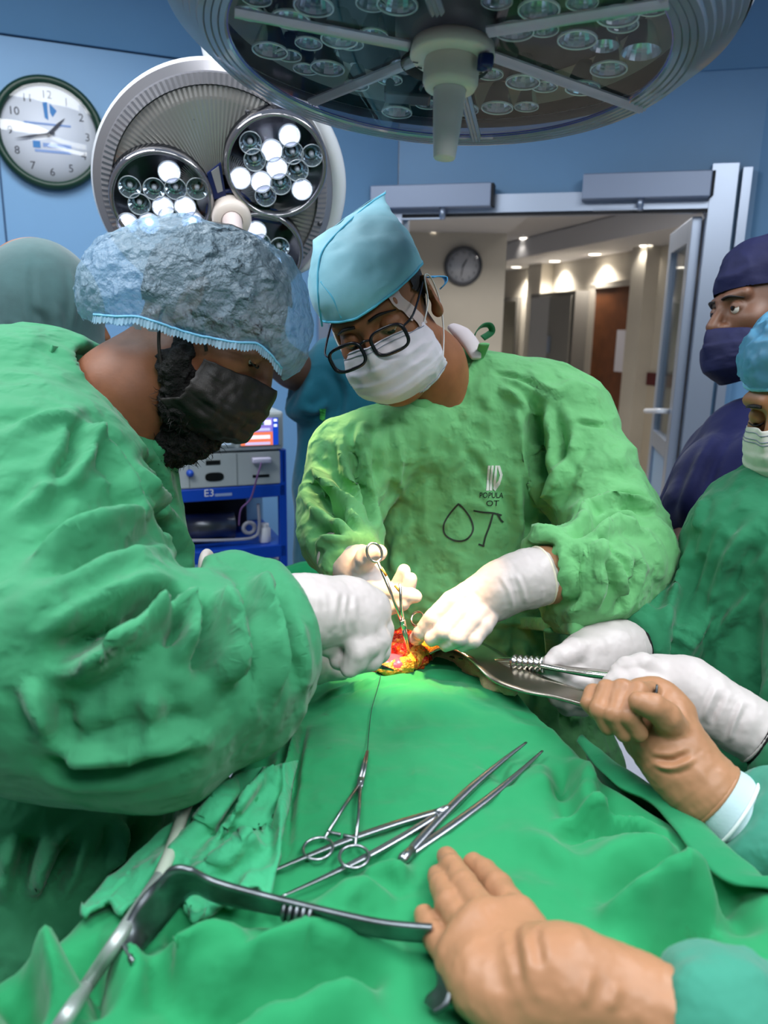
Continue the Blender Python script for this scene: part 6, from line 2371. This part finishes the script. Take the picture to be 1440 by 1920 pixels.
hv = HD.field(None, ears=False, res=0.004).mesh(1)
Nn = vnormals(*hv)
HD.put('hair', sheet_on((hv[0] + Nn * 0.004, hv[1]), lambda V: (V[:, 1] < 0.028) & (V[:, 2] > -0.03) & (V[:, 2] < 0.07) & (V[:, 1] > -0.2) & ((V[:, 1] < 0.0) | (V[:, 2] > 0.0))), M_hair, pd)
f = Field(0.004)
for sx in (-1, 1):
    f.chain([(sx * 0.064, 0.012, -0.005), (sx * 0.062, 0.016, -0.055), (sx * 0.042, 0.040, -0.095)], [0.008, 0.016, 0.018], 0.012)
V, F = f.mesh(1)
V = V + vnormals(V, F) * (0.003 * fbm(V * 150, 2))[:, None]
HD.put('beard', (V, F), M_beard, pd)
M_navym = mat('navy cotton', '080d3c', 0.75, var=0.1, vscale=20, bumps=(('noise', 30, 0.4, 0.006), ('noise', 700, 0.15, 0.0006)))
mkd = HD.put('mask', mask_mesh(1, 0.006, -0.030, -0.140, 0.070, 5), M_navym, pd)
solid(mkd, 0.002)
for sx in (-1, 1):
    HD.put('mask_tie', tube([(sx * 0.074, 0.045, -0.042), (sx * 0.082, 0.005, 0.000), (sx * 0.082, -0.04, 0.04)], 0.004, n=20, sect=np.array([[-1, -.2], [1, -.2], [1, .2], [-1, .2]])), M_navym, mkd)
f = Field(0.004)
f.ell((0, -0.012, 0.055), (0.085, 0.108, 0.086), None, 0.02)
f.ell((0, -0.03, 0.090), (0.080, 0.095, 0.060), None, 0.03)
V, F = f.mesh(2)
V = V + vnormals(V, F) * (0.003 * ridged(V * 22, 2))[:, None]
HD.put('cap', sheet_on((V, F), lambda V: V[:, 2] > 0.042 + 0.25 * np.minimum(0, V[:, 1])), M_navym, pd)

# ================================================================== HOODED person behind, left
pe = thing('person', 'person in a grey teal hood seen from behind at the left edge', 'person', (-0.66, 1.45, 0.0))
M_hood = mat('grey teal fabric', '3c5c5e', 0.85, var=0.10, vscale=30, sheen=0.3, bumps=(('noise', 700, 0.3, 0.0008), ('noise', 10, 0.3, 0.012)))
f = Field(0.006)
f.ell(P(78, 575, 1.45), (0.102, 0.115, 0.124), None, 0.03)
f.chain([P(70, 600, 1.46), P(60, 720, 1.48), P(60, 800, 1.5)], [0.105, 0.11, 0.16], 0.06)
f.chain([P(60, 800, 1.5), P(60, 1300, 1.5)], [0.19, 0.19], 0.06)
V, F = f.mesh(2)
V = fold(V, F, [([(60, 470), (62, 560), (70, 640)], 0.006, -0.003), ([(130, 500), (140, 560), (130, 640)], 0.006, 0.004), ([(60, 570), (85, 610), (98, 655)], 0.008, -0.007), ([(10, 600), (25, 640), (30, 670)], 0.008, -0.007), ([(100, 560), (115, 620), (110, 660)], 0.008, 0.005)])
mesh('hood', V, F, M_hood, pe)
HE = Head(P(85, 580, 1.45), camvec(0.75, -0.1, -0.66), camvec(0, 1, 0))
V, F = HE.field([P(80, 720, 1.48)], [0.06], ears=False, res=0.005).mesh(2)
HE.put('body', (V, F), M_skinB, pe)
HE.put('glasses', tube([(0.075, 0.0, 0.01), (0.072, 0.06, 0.008), (0.06, 0.10, 0.006)], 0.002, 8, 16), M_frame, pe)

# ================================================================== TEAL SCRUBS person bending behind
pf = thing('person', 'person in dark teal scrubs bending down behind the two surgeons', 'person', (-0.09, 2.15, 0.0))
M_teal = cloth('dark teal scrubs', '0a5568', 0.35, 14, 0.08)
f = Field(0.008)
f.ecap(P(640, 720, 2.1), P(650, 900, 2.15), 0.125, 0.14, vd, 1.0, 0.03)
f.chain([P(650, 900, 2.15), P(650, 1400, 2.2)], [0.14, 0.16], 0.04)
f.cap(P(590, 715, 2.05), P(572, 745, 2.02), 0.066, 0.062, 0.03)
f.cap(P(650, 690, 2.12), P(700, 760, 2.1), 0.08, 0.09, 0.04)
f.cutend(P(553, 742, 2.01), P(500, 700, 1.98) - P(590, 742, 2.05), 0.08, 0.09)
V, F = f.mesh(2)
N = vnormals(V, F)
V = V + N * (0.006 * ridged(V * [8, 8, 4], 2))[:, None]
V = fold(V, F, [([(610, 680), (640, 740), (625, 800)], 0.012, -0.012), ([(560, 760), (590, 770), (620, 750)], 0.010, 0.010)])
tf_ = mesh('scrub_top', V, F, M_teal, pf)
TFT = bvh(V, F)
for q, m_ in ((((599, 766), (611, 766), (609, 790), (600, 786)), mat('lime print', '3aa648', 0.7)), (((606, 787), (622, 787), (622, 791), (606, 791)), M_pk)):
    V2, F2 = dense(q, 6)
    mesh('chest_print', np.array([on(TFT, a, b, 0.002, 2.0) for a, b in V2]), F2, m_, tf_, False)
f = Field(0.006)
f.chain([P(590, 715, 2.05), P(548, 692, 2.0), P(505, 660, 1.98)], [0.048, 0.045, 0.05], 0.03)
f.ell(P(470, 620, 2.0), (0.09, 0.10, 0.115), None, 0.04)
V, F = f.mesh(2)
mesh('body', V, F, mat('dark skin', '4a3428', 0.5), pf)
f = Field(0.007)
f.ell(P(463, 605, 2.0), (0.10, 0.11, 0.12), None, 0.02)
V, F = f.mesh(2)
mesh('cap', *sheet_on((V, F), lambda V: V[:, 2] > P(463, 640, 2.0)[2]), M_teal, pf)

# ================================================================== BROWN-GLOVED assistant beside the camera
M_gownG = cloth('sea green gown', '3a8a74', 0.5, 22, 0.06)
M_inner = mat('pale blue knit cuff', 'b4ccd2', 0.8, bumps=(('noise', 300, 0.3, 0.001),))
pg = thing('person', 'assistant beside the camera, only brown gloves and sea green sleeves showing', 'person', (0.72, 0.32, 0.0))
f = Field(0.0065)
f.ecap((0.74, 0.30, 1.36), (0.74, 0.32, 0.95), 0.15, 0.16, (0.6, 0.8, 0), 0.8, 0.03)
f.chain([(0.74, 0.32, 0.95), (0.74, 0.34, 0.19)], [0.16, 0.18], 0.04)
f.chain([(0.62, 0.50, 1.36), (0.60, 0.56, 1.15), P(1450, 1575, .76), P(1395, 1535, .775)], [0.075, 0.075, 0.058, 0.048], 0.03)
f.chain([(0.66, 0.20, 1.36), (0.56, 0.24, 1.12), P(1480, 1985, .52), ond(1345, 1930, .036), ond(1268, 1906, .036)], [0.075, 0.07, 0.044, 0.034, 0.029], 0.03)
f.cutend(P(1372, 1520, .78), P(1300, 1470, .79) - P(1395, 1535, .775), 0.06, 0.07)
f.cutend(ond(1262, 1904, .037), ond(1180, 1882, .038) - ond(1330, 1925, .037), 0.06, 0.06)
V, F = f.mesh(2)
N = vnormals(V, F)
V = limb_wrinkle(V, N, P(1480, 1590, .75), P(1380, 1530, .775), 0.008, 22, 0.10, 2.0)
V = limb_wrinkle(V, N, P(1450, 1940, .53), P(1272, 1902, .56), 0.009, 24, 0.09, 8.0)
V = V + N * (0.004 * ridged(V * 14, 2))[:, None]
mesh('gown', V, F, M_gownG, pg)
# torso top: head out of frame
HG = Head((0.70, 0.36, 1.60), (-0.65, 0.55, -0.35), (-0.2, 0.2, 1))
V, F = HG.field([(0.74, 0.31, 1.44), (0.74, 0.30, 1.34)], [0.058, 0.075], res=0.005).mesh(2)
bg_ = HG.put('body', (V, F), M_skinC, pg)
HG.eyes(bg_)
HG.brows(bg_)
V, F = Field(0.006).ell((0, -0.015, 0.07), (0.09, 0.115, 0.09), None, 0.02).mesh(2)
HG.put('cap', sheet_on((V, F), lambda V: V[:, 2] > 0.045), M_capB, pg)
mkg = HG.put('mask', mask_mesh(3), M_maskW, pg)
solid(mkg, 0.0016)
for a, b, r in ((P(1392, 1532, .776), P(1335, 1492, .788), 0.0395), (ond(1285, 1906, .038), ond(1250, 1898, .038), 0.0245)):
    R_ = frame(b - a)
    L_ = np.linalg.norm(b - a)
    mesh('inner_cuff', *lathe([(r * 1.08, -0.014), (r * 1.06, 0.0), (r, L_ * 0.3), (r * 0.95, L_)], 36, R_, a), M_inner, pg)
cuff_ring('cuff_seam', pg, mat('white seam', 'e8eef0', 0.7), P(1378, 1523, .779), P(1335, 1492, .788), 0.042, 0.0018)
# fist round the ribbon retractor
gf, _, _ = hand('glove', pg, M_gloveB,
    [[(1228, 1312, .855, .026), (1238, 1382, .84, .029)], [(1192, 1318, .862, .023), (1208, 1380, .848, .025)], [(1258, 1345, .836, .028), (1256, 1400, .82, .031)]],
    [[(1142, 1306, .85, .0105), (1113, 1300, .836, .0105), (1106, 1318, .825, .0100), (1117, 1334, .822, .0088)],
     [(1166, 1297, .845, .0112), (1138, 1294, .822, .0110), (1125, 1330, .805, .0104), (1140, 1364, .806, .0090)],
     [(1192, 1296, .84, .0115), (1165, 1293, .815, .0112), (1151, 1338, .795, .0106), (1170, 1376, .797, .0092)],
     [(1220, 1298, .835, .0118), (1196, 1297, .808, .0114), (1180, 1342, .787, .0106), (1198, 1374, .790, .0092)],
     [(1266, 1376, .802, .0180), (1250, 1344, .784, .0155), (1222, 1324, .776, .0138), (1198, 1316, .776, .0112)]],
    [(1335, 1492, .788, .0365), (1310, 1470, .793, .034), (1272, 1425, .805, .032), (1252, 1395, .813, .033)],
    ridges=[([(1215, 1420), (1260, 1425), (1300, 1405)], 0.003, -0.003), ([(1222, 1432), (1265, 1440), (1308, 1420)], 0.003, 0.003)], k=0.0025)
cuff_ring('cuff_rim', gf, M_gloveB, P(1337, 1493, .788), P(1310, 1470, .793), 0.037, 0.003)
# flat hand resting on the drape over the retractor handle
gh, _, _ = hand('glove', pg, M_gloveB,
    [[(1010, 1800, .034, .022), (972, 1722, .034, .0165)], [(965, 1810, .034, .023), (912, 1730, .036, .0175)], [(925, 1820, .032, .022), (880, 1760, .032, .0165)], [(890, 1830, .028, .018), (852, 1806, .024, .0145)], [(908, 1850, .030, .021), (985, 1868, .034, .025)], [(960, 1882, .032, .024), (1060, 1876, .036, .028)]],
    [[(968, 1712, .034, .0135), (934, 1664, .026, .0118), (908, 1636, .017, .0108), (887, 1618, .011, .0094)],
     [(908, 1718, .036, .0138), (870, 1662, .030, .0120), (848, 1626, .019, .0108), (838, 1607, .011, .0094)],
     [(876, 1748, .032, .0130), (842, 1696, .026, .0112), (827, 1660, .017, .0100), (820, 1640, .010, .0088)],
     [(850, 1800, .024, .0120), (816, 1756, .018, .0104), (803, 1732, .013, .0096), (795, 1716, .009, .0086)]],
    [(1250, 1896, .040, .0265), (1180, 1880, .038, .0275), (1110, 1858, .036, .0280), (1050, 1832, .036, .0275), (990, 1815, .035, .024)], k=0.003,
    ridges=[([(960, 1730), (970, 1800), (985, 1880)], 0.004, -0.0018), ([(1000, 1740), (1010, 1790), (1020, 1830)], 0.004, -0.0018), ([(1110, 1815), (1100, 1850), (1090, 1890)], 0.004, 0.0012), ([(1160, 1840), (1150, 1870), (1142, 1900)], 0.004, 0.0012)])

def centre(o):
    V = np.array([v.co[:] for v in o.data.vertices]) + WO[o.name]
    lo = V[V[:, 2] < V[:, 2].min() + 0.12]
    return lo[:, 0].mean(), lo[:, 1].mean(), V[:, 2].min()


for par, nm_, m_, turn in ((pb, 'gown', M_gownB, 3.1), (pa, 'gown', M_gownA, -1.5), (pc_, 'gown', M_gownC, 1.5), (pd, 'scrub_top', M_navyc, 1.5), (pe, 'hood', M_hood, 0.4), (pf, 'scrub_top', M_teal, 1.0), (pg, 'gown', M_gownG, 0.8)):
    o_ = [c for c in par.children if c.name.startswith(nm_)][0]
    x_, y_, z_ = centre(o_)
    legs(par, x_, y_, z_ + 0.10, m_, turn)

# ================================================================== ELECTROSURGERY CART
AX, AY = K1 - KL, None
ct = np.array([*((K1 - KL) / np.linalg.norm(K1 - KL)), 0])       # along the wall, to the right
cu = np.array([0, 0, 1.0])
cn_ = np.array([ct[1], -ct[0], 0])                              # out of the wall, to the room
Rk = np.stack([ct, -cn_, cu], 1)
c0 = P(536, 910, 2.55)                                           # right front edge of the cart
c0 = np.array([c0[0], c0[1], 0])


def cz(py, px=450):
    return OnPlane(px, py, c0, cn_)[2]


def cxp(px, py=900):
    return np.dot(OnPlane(px, py, c0, cn_) - c0, ct)


def cbx(px0, px1, py0, py1, y0, y1, bev=0.004):
    """box on the cart: photo extents on the front plane, depth y0..y1 behind it"""
    x0, x1 = cxp(px0), cxp(px1)
    z1, z0 = cz(py0), cz(py1)
    c = c0 + ct * (x0 + x1) / 2 - cn_ * (y0 + y1) / 2 + cu * (z0 + z1) / 2
    return box(c, (x1 - x0, y1 - y0, z1 - z0), Rk, bev)


M_blue = mat('royal blue metal', '0f45b0', 0.35)
M_case = mat('pale grey case', 'a9b2b4', 0.45)
kt = thing('equipment_cart', 'blue wheeled equipment cart against the blue wall', 'cart', c0 + ct * cxp(430) - cn_ * 0.2)
mesh('shelf', *cbx(300, 536, 912, 936, 0, 0.42), M_blue, kt, False)
mesh('shelf', *cbx(300, 536, 1028, 1052, 0, 0.42), M_blue, kt, False)
for px in (302, 524):
    for y in (0.0, 0.39):
        x0 = cxp(px)
        c = c0 + ct * (x0 + 0.012) - cn_ * (y + 0.014)
        zt = cz(846)
        mesh('upright', *box(c + cu * (zt + 0.08) / 2, (0.026, 0.028, zt - 0.08), Rk, 0.003), M_blue, kt, False)
        mesh('castor', *lathe([(0.0, -.012), (0.04, -.012), (0.04, .012), (0, .012)], 18, frame(ct), c + cu * 0.04), M_rubber, kt)
        mesh('castor_stem', *tube([c + cu * 0.06, c + cu * 0.09], 0.012, 8), M_alu, kt)
mesh('shelf', *cbx(300, 536, 1180, 1200, 0, 0.42), M_blue, kt, False)
mesh('back_panel', *cbx(470, 536, 940, 1028, 0.36, 0.38), mat('pale blue side', '7fa8c8', 0.4), kt, False)
Vt, Ft = text_outline('E3', 0.034)
lc = OnPlane(392, 925, c0 + cn_ * 0.0012, cn_)
mesh('cart_badge', Vt @ np.stack([ct, cu, cn_], 1).T + lc, Ft, M_white, kt, False)
mesh('cart_badge_line', *cbx(402, 434, 923, 928, -0.0012, 0.0, 0), mat('grey badge', '8fa2c8', 0.5), kt, False)

dv = thing('electrosurgery_unit', 'pale grey electrosurgery unit with colour screens on the cart', 'medical device', c0 + ct * cxp(430) - cn_ * 0.2 + cu * (cz(912) + 0.002))
mesh('lower_case', *cbx(302, 528, 848, 911, 0.0, 0.36), M_case, dv, False)
mesh('upper_case', *cbx(300, 532, 772, 845, -0.01, 0.34, 0.01), M_case, dv, False)
mesh('side_panel', *cbx(528, 536, 846, 911, 0.0, 0.36), M_blue, dv, False)
sc_ = mesh('screen_bezel', *cbx(448, 526, 782, 836, -0.014, -0.008, 0), mat('grey bezel', '8d989a', 0.4), dv, False)
for (q, col, e) in (((452, 511, 784, 835), '9a86dd', 0.55), ((452, 511, 810, 835), 'ee7a56', 0.8), ((511, 521, 784, 835), '0d48c8', 0.6), ((458, 506, 803, 808), 'c8c6ee', 0.8), ((468, 480, 792, 797), '2f7a52', 0.4), ((482, 494, 792, 797), '2f7a52', 0.4),
                    ((496, 508, 788, 797), 'f0f2f8', 0.9), ((453, 465, 816, 824), 'f6cfa8', 0.9), ((468, 506, 816, 823), 'f4e6ee', 0.9), ((460, 506, 829, 834), 'cfc2ea', 0.8), ((513, 519, 786, 791), 'e8eeff', 0.9), ((513, 519, 796, 801), 'e8eeff', 0.9)):
    lay = 0.0148 if (q[1] - q[0]) > 55 or q[0] == 511 else 0.0158
    if q[0] == 452 and q[2] == 810:
        lay = 0.0152
    mesh('screen_tile', *cbx(q[0], q[1], q[2], q[3], -lay - 0.0004, -0.0125, 0), glow('screen ' + col, col, e), sc_, False)
sc2 = mesh('screen_bezel', *cbx(352, 440, 782, 836, -0.014, -0.008, 0), MATS['grey bezel'], dv, False)
mesh('screen_tile', *cbx(358, 434, 786, 832, -0.0152, -0.0125, 0), glow('screen pale', '9fb4c8', 0.5), sc2, False)
M_hole = mat('black socket', '050608', 0.4)
mesh('panel_seam', *cbx(444, 446, 850, 910, -0.001, 0.0, 0), mat('grey seam', '7b8486', 0.5), dv, False)
mesh('panel_seam', *cbx(354, 356, 850, 910, -0.001, 0.0, 0), MATS['grey seam'], dv, False)
mesh('slot', *cbx(387, 414, 861, 869, -0.002, 0.0, 0), M_hole, dv, False)
R2 = np.stack([ct, cu, cn_], 1)
mesh('oval_socket', *xf(lathe([(0.0, 0.003), (1, 0.003), (1, 0)], 28), None, (0, 0, 0)), M_hole, dv)
o_ = bpy.data.objects[[o.name for o in bpy.data.objects if o.name.startswith('oval_socket')][-1]]
Vq = np.array([[0.030 * math.copysign(abs(math.cos(a)) ** .6, math.cos(a)), 0.0145 * math.copysign(abs(math.sin(a)) ** .8, math.sin(a)), 0.002] for a in np.linspace(0, 6.2832, 29)[:-1]])
me_ = bpy.data.meshes.new('oval_socket')
me_.from_pydata((Vq @ R2.T + OnPlane(402, 894, c0, cn_) - WO[dv.name]).tolist(), [], [list(range(28))])
me_.materials.append(M_hole)
o_.data = me_
mesh('slot', *cbx(474, 505, 892, 897, -0.002, 0.0, 0), M_hole, dv, False)
mesh('connector', *cbx(472, 506, 858, 868, -0.03, 0.0, 0.004), mat('pale connector', 'c4c2d8', 0.4), dv)
mesh('blue_knob', *lathe([(0.0, 0.02), (0.010, 0.018), (0.012, 0.0)], 14, frame(cn_), OnPlane(356, 887, c0, cn_)), mat('blue knob', '1c4cb0', 0.4), dv)
mesh('cord', *tube([OnPlane(490, 868, c0 + cn_ * .03, cn_), OnPlane(482, 895, c0 + cn_ * .04, cn_), OnPlane(470, 935, c0 + cn_ * .03, cn_), OnPlane(452, 955, c0 + cn_ * .02, cn_), OnPlane(448, 985, c0 + cn_ * 0.01, cn_)], 0.003, 8, 40), mat('mauve cord', '6a4a7a', 0.5), dv)
# cylinder unit on the lower shelf
mo = thing('suction_unit', 'dark cylinder suction unit on the lower shelf of the cart', 'medical device', c0 + ct * cxp(400) - cn_ * 0.2 + cu * cz(1027))
mesh('back_box', *cbx(330, 486, 938, 1020, 0.22, 0.34), mat('black housing', '0b0c10', 0.4), mo, False)
ca_, cb2 = OnPlane(330, 990, c0 - cn_ * 0.12, cn_), OnPlane(438, 984, c0 - cn_ * 0.12, cn_)
rcy = 0.046
mesh('cylinder', *lathe([(0.0, 0), (rcy, 0), (rcy, np.linalg.norm(cb2 - ca_)), (rcy * .6, np.linalg.norm(cb2 - ca_) + .004), (0, np.linalg.norm(cb2 - ca_) + .004)], 36, frame(cb2 - ca_), ca_), mat('grey metal cylinder', '6d7076', 0.3, metal=0.8), mo)
mesh('cylinder_foot', *box(c0 + ct * cxp(390) - cn_ * 0.14 + cu * (cz(1028) + (ca_[2] - rcy)) / 2, (0.12, 0.1, max(0.01, ca_[2] - rcy - cz(1028))), Rk), mat('black housing', '0b0c10', 0.4), mo, False)
gc_ = OnPlane(467, 990, c0 - cn_ * 0.05, cn_)
mesh('pipe_ring', *ring3(gc_, ct, cu, 0.019, 0.019, 0.007), mat('grey pipe', 'a2a4ae', 0.4), mo)
mesh('pipe', *tube([OnPlane(340, 1014, c0 - cn_ * 0.03, cn_), OnPlane(440, 1012, c0 - cn_ * 0.03, cn_), OnPlane(478, 1006, c0 - cn_ * 0.03, cn_), OnPlane(486, 985, c0 - cn_ * 0.03, cn_), OnPlane(484, 945, c0 - cn_ * 0.03, cn_)], 0.0055, 10, 50), MATS['grey pipe'], mo)
bo_c = OnPlane(497, 1026, c0 - cn_ * 0.05, cn_)
bo_c[2] = cz(1028)
bt_ = thing('bottle', 'small white bottle on the lower cart shelf', 'bottle', bo_c)
mesh('bottle_body', *lathe([(0.0, 0.0), (0.019, 0.0), (0.020, 0.004), (0.020, 0.048), (0.014, 0.054)], 24, None, bo_c), mat('white plastic', 'dfe2e8', 0.4), bt_)
mesh('cap', *lathe([(0.0145, 0.052), (0.0145, 0.066), (0.0, 0.067)], 20, None, bo_c), mat('white cap', 'cfd3da', 0.4), bt_)
wb = mesh('white_box', *cat_mesh([cbx(504, 530, 1064, 1070, 0.05, 0.2), cbx(500, 528, 1072, 1100, 0.05, 0.2)]), MATS['white plastic'], smooth=False)
tag(wb, 'white box with a lid under the blue cart shelf', 'box')
mesh('box_stand', *cbx(500, 528, 1100, 1181, 0.05, 0.2), mat('dark crate', '22252c', 0.5), wb, False)
